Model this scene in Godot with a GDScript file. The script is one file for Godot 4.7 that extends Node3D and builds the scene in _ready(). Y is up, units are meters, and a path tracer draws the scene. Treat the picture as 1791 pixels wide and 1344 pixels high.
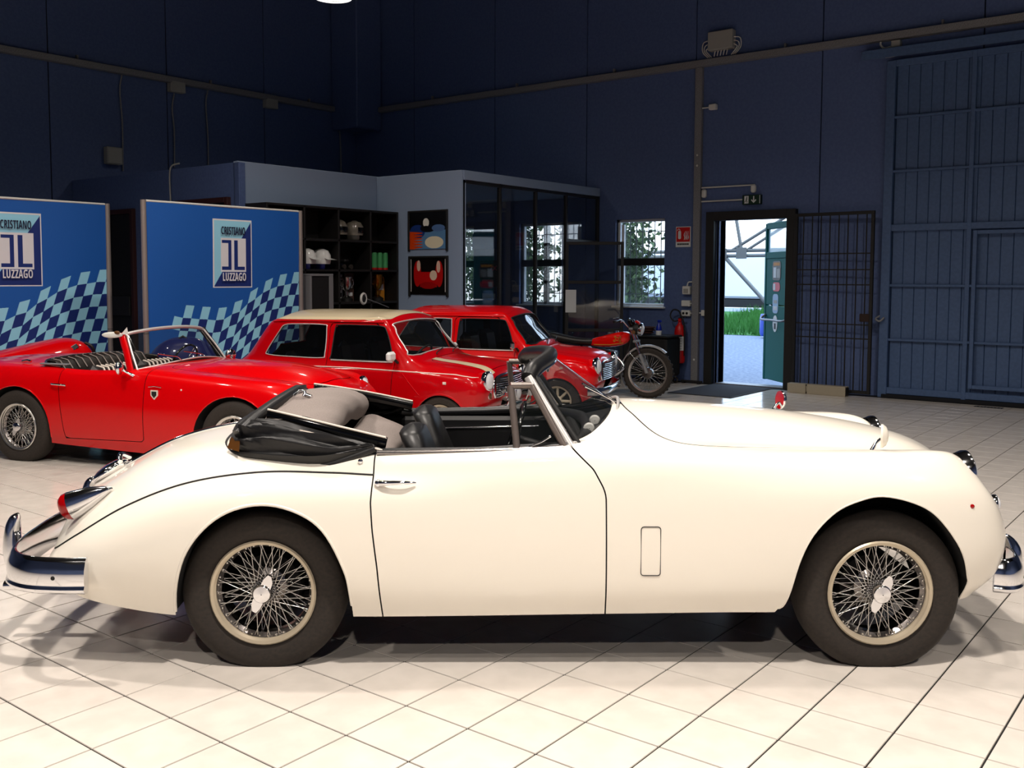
extends Node3D

# ---------------------------------------------------------------- mesh builder
class MB:
	var v := PackedVector3Array()
	var n := PackedVector3Array()
	var uv := PackedVector2Array()
	var ix := PackedInt32Array()

	func tri(a: Vector3, b: Vector3, c: Vector3) -> void:
		var nn := (c - a).cross(b - a).normalized()
		var k := v.size()
		v.push_back(a); v.push_back(b); v.push_back(c)
		n.push_back(nn); n.push_back(nn); n.push_back(nn)
		ix.push_back(k); ix.push_back(k + 1); ix.push_back(k + 2)

	func quad(a: Vector3, b: Vector3, c: Vector3, d: Vector3) -> void:
		var nn := (c - a).cross(b - a) + (d - a).cross(c - a)
		nn = nn.normalized()
		var k := v.size()
		v.push_back(a); v.push_back(b); v.push_back(c); v.push_back(d)
		for i in 4: n.push_back(nn)
		ix.append_array(PackedInt32Array([k, k + 1, k + 2, k, k + 2, k + 3]))

	# chamfered box
	func box(c: Vector3, s: Vector3, bev := 0.0, b := Basis()) -> void:
		var h := s * 0.5
		var e: float = min(bev, min(h.x, min(h.y, h.z)) * 0.9)
		if e <= 0.0:
			var q := []
			for i in 8:
				q.append(c + b * Vector3(h.x if i & 1 else -h.x, h.y if i & 2 else -h.y, h.z if i & 4 else -h.z))
			quad(q[4], q[6], q[7], q[5]); quad(q[1], q[3], q[2], q[0])
			quad(q[5], q[7], q[3], q[1]); quad(q[0], q[2], q[6], q[4])
			quad(q[6], q[2], q[3], q[7]); quad(q[0], q[4], q[5], q[1])
			return
		var ax := [Vector3(1, 0, 0), Vector3(0, 1, 0), Vector3(0, 0, 1)]
		for k in 3:
			var u: Vector3 = ax[(k + 1) % 3]
			var w: Vector3 = ax[(k + 2) % 3]
			var a: Vector3 = ax[k]
			for s1 in [-1.0, 1.0]:
				var o: Vector3 = a * (h[k] * s1)
				var hu: float = h[(k + 1) % 3] - e
				var hw: float = h[(k + 2) % 3] - e
				var p := [o - u * hu - w * hw, o + u * hu - w * hw, o + u * hu + w * hw, o - u * hu + w * hw]
				if s1 > 0: p.reverse()
				quad(c + b * p[0], c + b * p[1], c + b * p[2], c + b * p[3])
			# edges parallel to a
			for su in [-1.0, 1.0]:
				for sw in [-1.0, 1.0]:
					var hu2: float = h[(k + 1) % 3]
					var hw2: float = h[(k + 2) % 3]
					var l: float = h[k] - e
					var p1: Vector3 = u * su * hu2 + w * sw * (hw2 - e)
					var p2: Vector3 = u * su * (hu2 - e) + w * sw * hw2
					var q2 := [p1 - a * l, p1 + a * l, p2 + a * l, p2 - a * l]
					if su * sw < 0: q2.reverse()
					quad(c + b * q2[0], c + b * q2[1], c + b * q2[2], c + b * q2[3])
		for sx in [-1.0, 1.0]:
			for sy in [-1.0, 1.0]:
				for sz in [-1.0, 1.0]:
					var a1 := Vector3(sx * h.x, sy * (h.y - e), sz * (h.z - e))
					var a2 := Vector3(sx * (h.x - e), sy * h.y, sz * (h.z - e))
					var a3 := Vector3(sx * (h.x - e), sy * (h.y - e), sz * h.z)
					if sx * sy * sz > 0: tri(c + b * a1, c + b * a3, c + b * a2)
					else: tri(c + b * a1, c + b * a2, c + b * a3)

	# smooth surface through rows of points
	func grid(rows: Array, cu := false, cv := false, with_uv := false) -> void:
		var R := rows.size()
		var K: int = rows[0].size()
		var base := v.size()
		var acc := PackedVector3Array()
		acc.resize(R * K)
		var pts := PackedVector3Array()
		for r in rows: pts.append_array(PackedVector3Array(r))
		var id := PackedInt32Array()
		var rr := R if cu else R - 1
		var kk := K if cv else K - 1
		for i in rr:
			var i2 := (i + 1) % R
			for j in kk:
				var j2 := (j + 1) % K
				var a := i * K + j
				var b := i2 * K + j
				var c := i2 * K + j2
				var d := i * K + j2
				var fn := (pts[c] - pts[a]).cross(pts[b] - pts[a]) + (pts[d] - pts[a]).cross(pts[c] - pts[a])
				acc[a] += fn; acc[b] += fn; acc[c] += fn; acc[d] += fn
				id.append_array(PackedInt32Array([base + a, base + b, base + c, base + a, base + c, base + d]))
		for i in R * K: acc[i] = acc[i].normalized() if acc[i].length_squared() > 1e-20 else Vector3.UP
		v.append_array(pts); n.append_array(acc); ix.append_array(id)
		if with_uv:
			while uv.size() < base: uv.push_back(Vector2.ZERO)
			for i in R:
				for j in K: uv.push_back(Vector2(float(j) / (K - 1), float(i) / (R - 1)))

	# flat cap through a ring of points
	func fan(ring: Array) -> void:
		var c := Vector3.ZERO
		for p in ring: c += p
		c /= ring.size()
		for i in ring.size(): tri(c, ring[i], ring[(i + 1) % ring.size()])

	func tube(path: Array, r, sides := 8, closed := false, caps := true) -> void:
		var N := path.size()
		var rows := []
		var up := Vector3.UP
		var t0: Vector3 = (path[1] - path[0]).normalized()
		if absf(t0.dot(up)) > 0.9: up = Vector3.RIGHT
		var side := t0.cross(up).normalized()
		for i in N:
			var a: Vector3 = path[(i - 1 + N) % N] if (closed or i > 0) else path[i]
			var b: Vector3 = path[(i + 1) % N] if (closed or i < N - 1) else path[i]
			var t := (b - a).normalized()
			side = (side - t * side.dot(t)).normalized()
			var w := t.cross(side)
			var rad: float = r[i] if r is Array or r is PackedFloat32Array else r
			var ring := PackedVector3Array()
			for k in sides:
				var an := TAU * k / sides
				ring.push_back(path[i] + side * cos(an) * rad + w * sin(an) * rad)
			rows.append(ring)
		grid(rows, closed, true)
		if caps and not closed:
			var f := Array(rows[0]); fan(f)
			var g := Array(rows[N - 1]); g.reverse(); fan(g)

	# profile of (radius, height) about the local y axis
	func lathe(prof: Array, xf := Transform3D(), seg := 24, a0 := 0.0, a1 := TAU) -> void:
		var M := prof.size()
		var full := absf(a1 - a0 - TAU) < 1e-4
		var dirs := []
		for i in M - 1: dirs.append((prof[i + 1] - prof[i]).normalized())
		var s := 0
		while s < M - 1:
			var e := s + 1
			while e < M - 1 and dirs[e - 1].dot(dirs[e]) > 0.8: e += 1
			var rows := []
			for i in range(s, e + 1):
				var ring := PackedVector3Array()
				for k in (seg if full else seg + 1):
					var an: float = a0 + (a1 - a0) * k / seg
					ring.push_back(xf * Vector3(prof[i].x * cos(an), prof[i].y, prof[i].x * sin(an)))
				rows.append(ring)
			grid(rows, false, full)
			s = e

	func ball(c: Vector3, r: Vector3, b := Basis(), seg := 14, rings := 8) -> void:
		var p := []
		for i in rings + 1:
			var a := -PI / 2 + PI * i / rings
			p.append(Vector2(max(cos(a), 0.0005), sin(a)))
		lathe(p, Transform3D(b * Basis.from_scale(r), c), seg)

	# extruded polygon in the local xy plane, depth along z
	func prism(poly: PackedVector2Array, depth: float, xf := Transform3D()) -> void:
		var t := Geometry2D.triangulate_polygon(poly)
		var h := depth * 0.5
		for i in range(0, t.size(), 3):
			var a := poly[t[i]]; var b := poly[t[i + 1]]; var c := poly[t[i + 2]]
			var ccw := (b - a).cross(c - a) > 0
			if ccw:
				var q := b; b = c; c = q
			tri(xf * Vector3(a.x, a.y, h), xf * Vector3(b.x, b.y, h), xf * Vector3(c.x, c.y, h))
			tri(xf * Vector3(a.x, a.y, -h), xf * Vector3(c.x, c.y, -h), xf * Vector3(b.x, b.y, -h))
		var cw := Geometry2D.is_polygon_clockwise(poly)
		for i in poly.size():
			var a := poly[i]; var b := poly[(i + 1) % poly.size()]
			if cw:
				var q := b; b = a; a = q
			quad(xf * Vector3(b.x, b.y, -h), xf * Vector3(b.x, b.y, h), xf * Vector3(a.x, a.y, h), xf * Vector3(a.x, a.y, -h))

	# closed section (local: x = side, y = up) carried along a path
	func sweep(sec: Array, path: Array, up := Vector3.UP, closed := false, caps := true) -> void:
		var N := path.size()
		var rows := []
		for i in N:
			var a: Vector3 = path[(i - 1 + N) % N] if (closed or i > 0) else path[i]
			var b: Vector3 = path[(i + 1) % N] if (closed or i < N - 1) else path[i]
			var t := (b - a).normalized()
			var sd := t.cross(up).normalized()
			var u := sd.cross(t).normalized()
			var ring := PackedVector3Array()
			for p in sec: ring.push_back(path[i] + sd * p.x + u * p.y)
			rows.append(ring)
		grid(rows, closed, true)
		if caps and not closed:
			fan(Array(rows[0]))
			var g := Array(rows[N - 1]); g.reverse(); fan(g)

	func mirrored_z() -> void:
		var k := v.size()
		for i in k:
			v.push_back(Vector3(v[i].x, v[i].y, -v[i].z))
			n.push_back(Vector3(n[i].x, n[i].y, -n[i].z))
		var m := ix.size()
		for i in range(0, m, 3):
			ix.push_back(k + ix[i]); ix.push_back(k + ix[i + 2]); ix.push_back(k + ix[i + 1])

	func mesh() -> ArrayMesh:
		var a := []
		a.resize(Mesh.ARRAY_MAX)
		a[Mesh.ARRAY_VERTEX] = v
		a[Mesh.ARRAY_NORMAL] = n
		if uv.size() == v.size() and uv.size() > 0: a[Mesh.ARRAY_TEX_UV] = uv
		a[Mesh.ARRAY_INDEX] = ix
		var m := ArrayMesh.new()
		m.add_surface_from_arrays(Mesh.PRIMITIVE_TRIANGLES, a)
		return m

# ---------------------------------------------------------------- a car skin: bicubic surface through a net of points, cut into panels
class CarSkin:
	var nu := 0
	var nv := 0
	var p := PackedVector3Array()
	var nr := PackedVector3Array()
	var net := []
	var centred := true

	static func cr(a: Vector3, b: Vector3, c: Vector3, d: Vector3, t: float) -> Vector3:
		return 0.5 * ((2.0 * b) + (c - a) * t + (2.0 * a - 5.0 * b + 4.0 * c - d) * t * t + (3.0 * b - a - 3.0 * c + d) * t * t * t)

	func row_pt(r: int, c: int) -> Vector3:
		var R := net.size()
		var K: int = net[0].size()
		if r < 0: return row_pt(0, c) * 2.0 - row_pt(1, c)
		if r >= R: return row_pt(R - 1, c) * 2.0 - row_pt(R - 2, c)
		if c < 0: return net[r][0] * 2.0 - net[r][1]
		if c >= K:
			if centred:
				var q: Vector3 = net[r][2 * K - 2 - c]
				return Vector3(q.x, q.y, -q.z)
			return net[r][K - 1] * 2.0 - net[r][K - 2]
		return net[r][c]

	func at(u: float, w: float) -> Vector3:
		var i := clampi(int(floor(u)), 0, net.size() - 2)
		var j := clampi(int(floor(w)), 0, net[0].size() - 2)
		var a := []
		for k in range(-1, 3):
			a.append(cr(row_pt(i + k, j - 1), row_pt(i + k, j), row_pt(i + k, j + 1), row_pt(i + k, j + 2), w - j))
		return cr(a[0], a[1], a[2], a[3], u - i)

	func make(n: Array, su: int, sv: int, middle := true) -> void:
		net = n; centred = middle
		var R := net.size()
		var K: int = net[0].size()
		nu = (R - 1) * su + 1
		nv = (K - 1) * sv + 1
		# columns first, then rows
		var mid := []
		for r in range(-1, R + 1):
			var line := PackedVector3Array()
			for j in K - 1:
				var a := row_pt(r, j - 1); var b := row_pt(r, j); var c := row_pt(r, j + 1); var d := row_pt(r, j + 2)
				for k in sv: line.push_back(cr(a, b, c, d, float(k) / sv))
			line.push_back(row_pt(r, K - 1))
			mid.append(line)
		p.resize(nu * nv)
		for i in nu:
			var s := mini(i / su, R - 2)
			var t := float(i - s * su) / su
			for j in nv:
				p[i * nv + j] = cr(mid[s][j], mid[s + 1][j], mid[s + 2][j], mid[s + 3][j], t)
		nr.resize(nu * nv)
		for i in nu:
			for j in nv:
				var du := p[mini(i + 1, nu - 1) * nv + j] - p[maxi(i - 1, 0) * nv + j]
				var dv := p[i * nv + mini(j + 1, nv - 1)] - p[i * nv + maxi(j - 1, 0)]
				if middle and j == nv - 1: dv = Vector3(0, 0, dv.z)
				var q := du.cross(dv)
				nr[i * nv + j] = q.normalized() if q.length_squared() > 1e-18 else Vector3.UP

	# the surface point seen at (x, y) from the side
	func side_at(x: float, y: float) -> Vector3:
		var best := 1e9
		var bi := 0
		var bj := 0
		for i in range(0, nu, 3):
			for j in range(0, nv, 3):
				var q := p[i * nv + j]
				if q.z < 0.2: continue
				var d := (q.x - x) * (q.x - x) + (q.y - y) * (q.y - y)
				if d < best:
					best = d; bi = i; bj = j
		var u := float(bi) * (net.size() - 1) / (nu - 1)
		var w: float = float(bj) * (net[0].size() - 1) / (nv - 1)
		var q2 := at(u, w)
		for it in 6:
			var du := (at(u + 0.01, w) - q2) / 0.01
			var dw := (at(u, w + 0.01) - q2) / 0.01
			var det := du.x * dw.y - du.y * dw.x
			if absf(det) < 1e-9: break
			var ex := x - q2.x
			var ey := y - q2.y
			u = clampf(u + clampf((ex * dw.y - ey * dw.x) / det, -0.5, 0.5), 0.0, net.size() - 1.0)
			w = clampf(w + clampf((du.x * ey - du.y * ex) / det, -0.5, 0.5), 0.0, net[0].size() - 1.0)
			q2 = at(u, w)
		return q2

	# field: signed distance to a polygon in side view (axis 0: x,y) or in plan (axis 1: x,z); positive outside
	# axis 2: seen from the front (z, y), only where x > zmin; axis 3: the same from behind, where x < zmin
	func field(poly: PackedVector2Array, axis: int, zmin := -1e9) -> PackedFloat32Array:
		var f := PackedFloat32Array()
		f.resize(p.size())
		var lo := poly[0]; var hi := poly[0]
		for q in poly:
			lo = lo.min(q); hi = hi.max(q)
		for i in p.size():
			var q := Vector2(p[i].x, p[i].y if axis == 0 else p[i].z)
			if axis >= 2: q = Vector2(p[i].z, p[i].y)
			if (axis < 2 and p[i].z < zmin) or (axis == 2 and p[i].x < zmin) or (axis == 3 and p[i].x > zmin) or q.x < lo.x - 0.1 or q.x > hi.x + 0.1 or q.y < lo.y - 0.1 or q.y > hi.y + 0.1:
				f[i] = 0.1
				continue
			f[i] = CarSkin.sdf(poly, q)
		return f

	static func sdf(poly: PackedVector2Array, q: Vector2) -> float:
		var best := 1e9
		var inside := false
		var N := poly.size()
		var a := poly[N - 1]
		for i in N:
			var b := poly[i]
			var ab := b - a
			var t := clampf((q - a).dot(ab) / maxf(ab.length_squared(), 1e-12), 0.0, 1.0)
			best = minf(best, (q - a - ab * t).length_squared())
			if (a.y > q.y) != (b.y > q.y) and q.x < (b.x - a.x) * (q.y - a.y) / (b.y - a.y) + a.x: inside = not inside
			a = b
		return -sqrt(best) if inside else sqrt(best)

	# keeps what lies where every field is positive
	func cut(fields: Array, offset := 0.0, both := true) -> MB:
		var m := MB.new()
		var map := PackedInt32Array()
		map.resize(p.size()); map.fill(-1)
		for i in nu - 1:
			for j in nv - 1:
				var q := [i * nv + j, (i + 1) * nv + j, (i + 1) * nv + j + 1, i * nv + j + 1]
				var all_in := true
				var gone := false
				for f in fields:
					var c := 0
					for k in q:
						if f[k] >= 0.0: c += 1
					if c == 0:
						gone = true
						break
					if c < 4: all_in = false
				if gone: continue
				if all_in:
					var id := []
					for k in q:
						if map[k] < 0:
							map[k] = m.v.size()
							m.v.push_back(p[k] + nr[k] * offset); m.n.push_back(nr[k])
						id.append(map[k])
					m.ix.append_array(PackedInt32Array([id[0], id[1], id[2], id[0], id[2], id[3]]))
				else:
					var poly := []
					for k in q:
						var fv := PackedFloat32Array()
						for f in fields: fv.push_back(f[k])
						poly.append([p[k] + nr[k] * offset, nr[k], fv])
					for fi in fields.size():
						var out := []
						for s in poly.size():
							var a = poly[s]; var b = poly[(s + 1) % poly.size()]
							var fa: float = a[2][fi]; var fb: float = b[2][fi]
							if fa >= 0.0: out.append(a)
							if (fa >= 0.0) != (fb >= 0.0):
								var t := fa / (fa - fb)
								var fv2 := PackedFloat32Array()
								for z in fields.size(): fv2.push_back(lerpf(a[2][z], b[2][z], t))
								out.append([a[0].lerp(b[0], t), a[1].lerp(b[1], t).normalized(), fv2])
						poly = out
						if poly.size() < 3: break
					if poly.size() >= 3:
						var k0 := m.v.size()
						for w in poly:
							m.v.push_back(w[0]); m.n.push_back(w[1])
						for w in range(1, poly.size() - 1):
							m.ix.append_array(PackedInt32Array([k0, k0 + w, k0 + w + 1]))
		# keep winding and normals together
		for t in range(0, m.ix.size(), 3):
			var a := m.ix[t]; var b := m.ix[t + 1]; var c := m.ix[t + 2]
			if (m.v[c] - m.v[a]).cross(m.v[b] - m.v[a]).dot(m.n[a] + m.n[b] + m.n[c]) < 0.0:
				m.ix[t + 1] = c; m.ix[t + 2] = b
		if both: m.mirrored_z()
		return m

static func inv(f: PackedFloat32Array, gap: float) -> PackedFloat32Array:
	var o := PackedFloat32Array()
	o.resize(f.size())
	for i in f.size(): o[i] = -f[i] - gap
	return o

static func grown(f: PackedFloat32Array, gap: float) -> PackedFloat32Array:
	var o := PackedFloat32Array()
	o.resize(f.size())
	for i in f.size(): o[i] = f[i] - gap
	return o

# smooth curve through points
static func smooth2(k: Array, sub := 6, closed := false) -> PackedVector2Array:
	var o := PackedVector2Array()
	var N := k.size()
	for i in (N if closed else N - 1):
		var a: Vector2 = k[(i - 1 + N) % N] if (closed or i > 0) else k[0] * 2.0 - k[1]
		var b: Vector2 = k[i]
		var c: Vector2 = k[(i + 1) % N]
		var d: Vector2 = k[(i + 2) % N] if (closed or i < N - 2) else k[N - 1] * 2.0 - k[N - 2]
		for s in sub:
			var t := float(s) / sub
			o.push_back(0.5 * ((2.0 * b) + (c - a) * t + (2.0 * a - 5.0 * b + 4.0 * c - d) * t * t + (3.0 * b - a - 3.0 * c + d) * t * t * t))
	if not closed: o.push_back(k[N - 1])
	return o

static func smooth3(k: Array, sub := 6, closed := false) -> Array:
	var o := []
	var N := k.size()
	for i in (N if closed else N - 1):
		var a: Vector3 = k[(i - 1 + N) % N] if (closed or i > 0) else k[0] * 2.0 - k[1]
		var b: Vector3 = k[i]
		var c: Vector3 = k[(i + 1) % N]
		var d: Vector3 = k[(i + 2) % N] if (closed or i < N - 2) else k[N - 1] * 2.0 - k[N - 2]
		for s in sub: o.append(CarSkin.cr(a, b, c, d, float(s) / sub))
	if not closed: o.append(k[N - 1])
	return o

static func rrect(x0: float, y0: float, x1: float, y1: float, r: float, k := 4) -> PackedVector2Array:
	var o := PackedVector2Array()
	for c in [[x1 - r, y1 - r, 0.0], [x0 + r, y1 - r, PI / 2], [x0 + r, y0 + r, PI], [x1 - r, y0 + r, PI * 1.5]]:
		for i in k + 1:
			var a: float = c[2] + PI / 2 * i / k
			o.push_back(Vector2(c[0] + cos(a) * r, c[1] + sin(a) * r))
	return o

static func circle(c: Vector2, r: float, k := 24) -> PackedVector2Array:
	var o := PackedVector2Array()
	for i in k: o.push_back(c + Vector2(cos(TAU * i / k), sin(TAU * i / k)) * r)
	return o

static func oval(a: float, b: float, k := 10) -> Array:
	var o := []
	for i in k: o.append(Vector2(cos(TAU * i / k) * a, sin(TAU * i / k) * b))
	return o

static func V(x: float, y: float, z: float) -> Vector3: return Vector3(x, y, z)
static func v2(x: float, y: float) -> Vector2: return Vector2(x, y)
static func along(a: Vector3, to: Vector3) -> Transform3D:   # local y runs from a towards to
	var y := (to - a).normalized()
	var x := y.cross(Vector3.UP if absf(y.y) < 0.9 else Vector3.RIGHT).normalized()
	return Transform3D(Basis(x, y, x.cross(y)), a)

# ---------------------------------------------------------------- materials and naming
var M := {}
func mat(key: String, c: Color, rough := 0.6, metal := 0.0, coat := 0.0) -> StandardMaterial3D:
	var m := StandardMaterial3D.new()
	m.albedo_color = c
	m.roughness = rough
	m.metallic = metal
	m.cull_mode = BaseMaterial3D.CULL_DISABLED
	if coat > 0.0:
		m.metallic_specular = 0.2
		m.clearcoat_enabled = true
		m.clearcoat = coat
		m.clearcoat_roughness = 0.04
	M[key] = m
	return m

func pane(key: String, c: Color, alpha: float, rough := 0.03) -> StandardMaterial3D:
	var m := mat(key, Color(c.r, c.g, c.b, alpha), rough)
	m.transparency = BaseMaterial3D.TRANSPARENCY_ALPHA
	return m

func noisy(m: StandardMaterial3D, a: Color, b: Color, freq: float, scale: float, sd: int, bump := 0.0) -> void:
	var nz := FastNoiseLite.new()
	nz.seed = sd; nz.frequency = freq; nz.fractal_octaves = 4
	var t := NoiseTexture2D.new()
	t.width = 256; t.height = 256; t.seamless = true; t.noise = nz
	var g := Gradient.new()
	g.set_color(0, a); g.set_color(1, b)
	g.set_offset(0, 0.25); g.set_offset(1, 0.75)
	t.color_ramp = g
	m.albedo_color = Color.WHITE
	m.albedo_texture = t
	m.uv1_triplanar = true
	m.uv1_world_triplanar = true
	m.uv1_scale = Vector3.ONE * scale
	if bump > 0.0:
		var t2 := NoiseTexture2D.new()
		t2.width = 256; t2.height = 256; t2.seamless = true; t2.noise = nz; t2.as_normal_map = true; t2.bump_strength = bump
		m.normal_enabled = true; m.normal_texture = t2

var taken := {}
func numbered(called: String) -> String:
	if not taken.has(called):
		taken[called] = 0
		return called
	taken[called] += 1
	return "%s_%03d" % [called, taken[called]]

func tag(o: Node, label: String, category: String, group := "", kind := "") -> Node:
	if label: o.set_meta("label", label)
	if category: o.set_meta("category", category)
	if group: o.set_meta("group", group)
	if kind: o.set_meta("kind", kind)
	return o

func obj(called: String, mb: MB, m: Material, parent: Node = null, xf := Transform3D()) -> MeshInstance3D:
	return inst(called, mb.mesh(), m, parent, xf)

func inst(called: String, mesh: Mesh, m: Material, parent: Node = null, xf := Transform3D()) -> MeshInstance3D:
	var o := MeshInstance3D.new()
	o.mesh = mesh
	o.material_override = m
	o.transform = xf
	if parent == null:
		o.name = numbered(called)
		add_child(o)
	else:
		o.name = called
		parent.add_child(o, true)
	return o

func thing(called: String, label: String, category: String, at := Vector3.ZERO, turn := 0.0, group := "") -> Node3D:
	var o := Node3D.new()
	o.name = numbered(called)
	add_child(o)
	o.position = at
	o.rotation.y = turn
	tag(o, label, category, group)
	return o

func struct(called: String, mb: MB, m: Material) -> MeshInstance3D:
	var o := obj(called, mb, m)
	o.set_meta("kind", "structure")
	return o

func boxmb(c: Vector3, s: Vector3, bev := 0.0, b := Basis()) -> MB:
	var m := MB.new()
	m.box(c, s, bev, b)
	return m

func tubemb(path: Array, r, sides := 8, closed := false) -> MB:
	var m := MB.new()
	m.tube(path, r, sides, closed)
	return m

func textmesh(parent: Node, called: String, text: String, size: float, depth: float, m: Material, xf: Transform3D, width := 0.0, font := "Droid Sans", bold := true) -> MeshInstance3D:
	var t := TextMesh.new()
	var f := SystemFont.new()
	f.font_names = PackedStringArray([font])
	if bold: f.font_weight = 700
	t.font = f
	t.text = text
	t.font_size = 64
	t.pixel_size = size / 64.0
	t.depth = depth
	t.curve_step = 1.0
	var o := inst(called, t, m, parent, xf)
	var a := t.get_aabb().size
	if width > 0.0 and a.x > 0.0:
		o.transform.basis = xf.basis * Basis.from_scale(Vector3(width / a.x, size / maxf(a.y, 0.001), 1.0))
	return o

const TILE := 0.3063
const EYE := Vector3(1.6114, 1.6277, 1.3885)
const WALL_Z := -12.45
const WALL_X := -13.1
const FOCAL := 1709.06

func _ready() -> void:
	set_view()
	set_materials()
	build_shell()
	build_outside()
	build_office()
	build_wall_fittings()
	build_banners()
	build_white_car()
	build_red_roadster()
	build_minis()
	build_background_cars()
	build_motorcycle()
	build_small_things()

func set_view() -> void:
	var cam := Camera3D.new()
	cam.name = "camera"
	cam.projection = Camera3D.PROJECTION_FRUSTUM
	cam.near = 0.05
	cam.far = 200.0
	cam.size = 0.05 * 1344.0 / FOCAL
	cam.frustum_offset = Vector2(0.0, -0.05 * (672.0 - 606.2) / FOCAL)
	cam.position = EYE
	cam.rotation_degrees = Vector3(-4.023, 37.781, 0.186)
	add_child(cam)
	var we := WorldEnvironment.new()
	var env := Environment.new()
	env.tonemap_mode = Environment.TONE_MAPPER_LINEAR
	env.tonemap_exposure = 1.0
	env.background_mode = Environment.BG_SKY
	var sky := Sky.new()
	var ps := ProceduralSkyMaterial.new()
	ps.sky_top_color = Color(0.74, 0.86, 1.0)
	ps.sky_horizon_color = Color(0.9, 0.95, 1.0)
	ps.ground_horizon_color = Color(0.9, 0.95, 1.0)
	ps.ground_bottom_color = Color(0.4, 0.42, 0.4)
	ps.sky_energy_multiplier = 2.0
	ps.ground_energy_multiplier = 2.0
	sky.sky_material = ps
	env.sky = sky
	env.background_energy_multiplier = 1.0
	env.sdfgi_enabled = true
	env.ssao_enabled = true
	env.ssil_enabled = true
	we.environment = env
	we.name = "world_environment"
	add_child(we)
	# high-bay lamps: [x, y, z, energy]
	for l in LAMPS: high_bay(Vector3(l[0], l[1], l[2]), l[3])

const LAMPS := [[0.6, 6.2, -0.4, 36.0], [3.9, 6.2, 4.0, 25.0], [-4.4, 6.2, -0.4, 24.0], [-1.0, 6.2, 4.0, 13.0], [5.4, 6.2, -2.6, 17.0], [-4.0, 6.2, -5.4, 14.0], [0.6, 6.2, -5.6, 8.0], [-9.15, 5.60, -8.3, 1.5], [-8.0, 6.2, -0.4, 3.5], [-1.9, 6.2, -2.9, 3.0], [-6.2, 6.2, -3.0, 5.0], [2.4, 6.2, -3.2, 4.0]]

func high_bay(at: Vector3, energy: float) -> void:
	var o := thing("high_bay_lamp", "round metal high-bay lamp hanging from the dark hall ceiling", "lamp", at, 0.0, "high-bay lamps under the hall ceiling")
	if not M.has("lamp_shell"):
		mat("lamp_shell", Color(0.55, 0.56, 0.58), 0.35, 0.9)
		var g := mat("lamp_glow", Color(1, 0.97, 0.9), 0.5)
		g.emission_enabled = true
		g.emission = Color(1.0, 0.96, 0.88)
		g.emission_energy_multiplier = 16.0
	var m := MB.new()
	m.lathe([v2(0.27, 0.0), v2(0.265, 0.06), v2(0.2, 0.2), v2(0.1, 0.3), v2(0.09, 0.5), v2(0.005, 0.51)], Transform3D(), 28)
	obj("reflector", m, M.lamp_shell, o)
	m = MB.new()
	m.lathe([v2(0.005, 0.03), v2(0.25, 0.03)], Transform3D(), 28)
	obj("lens", m, M.lamp_glow, o)
	obj("rod", tubemb([V(0, 0.5, 0), V(0, 8.0 - at.y, 0)], 0.015, 6), M.lamp_shell, o)
	var s := SpotLight3D.new()
	s.light_color = Color(1.0, 0.958, 0.918)
	s.light_energy = energy
	s.light_size = 0.16
	s.spot_range = 40.0
	s.spot_attenuation = 2.0
	s.spot_angle = 72.0
	s.spot_angle_attenuation = 0.6
	s.shadow_enabled = true
	s.rotation_degrees = Vector3(-90, 0, 0)
	s.position = Vector3(0, -0.02, 0)
	s.name = "beam"
	o.add_child(s)

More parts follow.
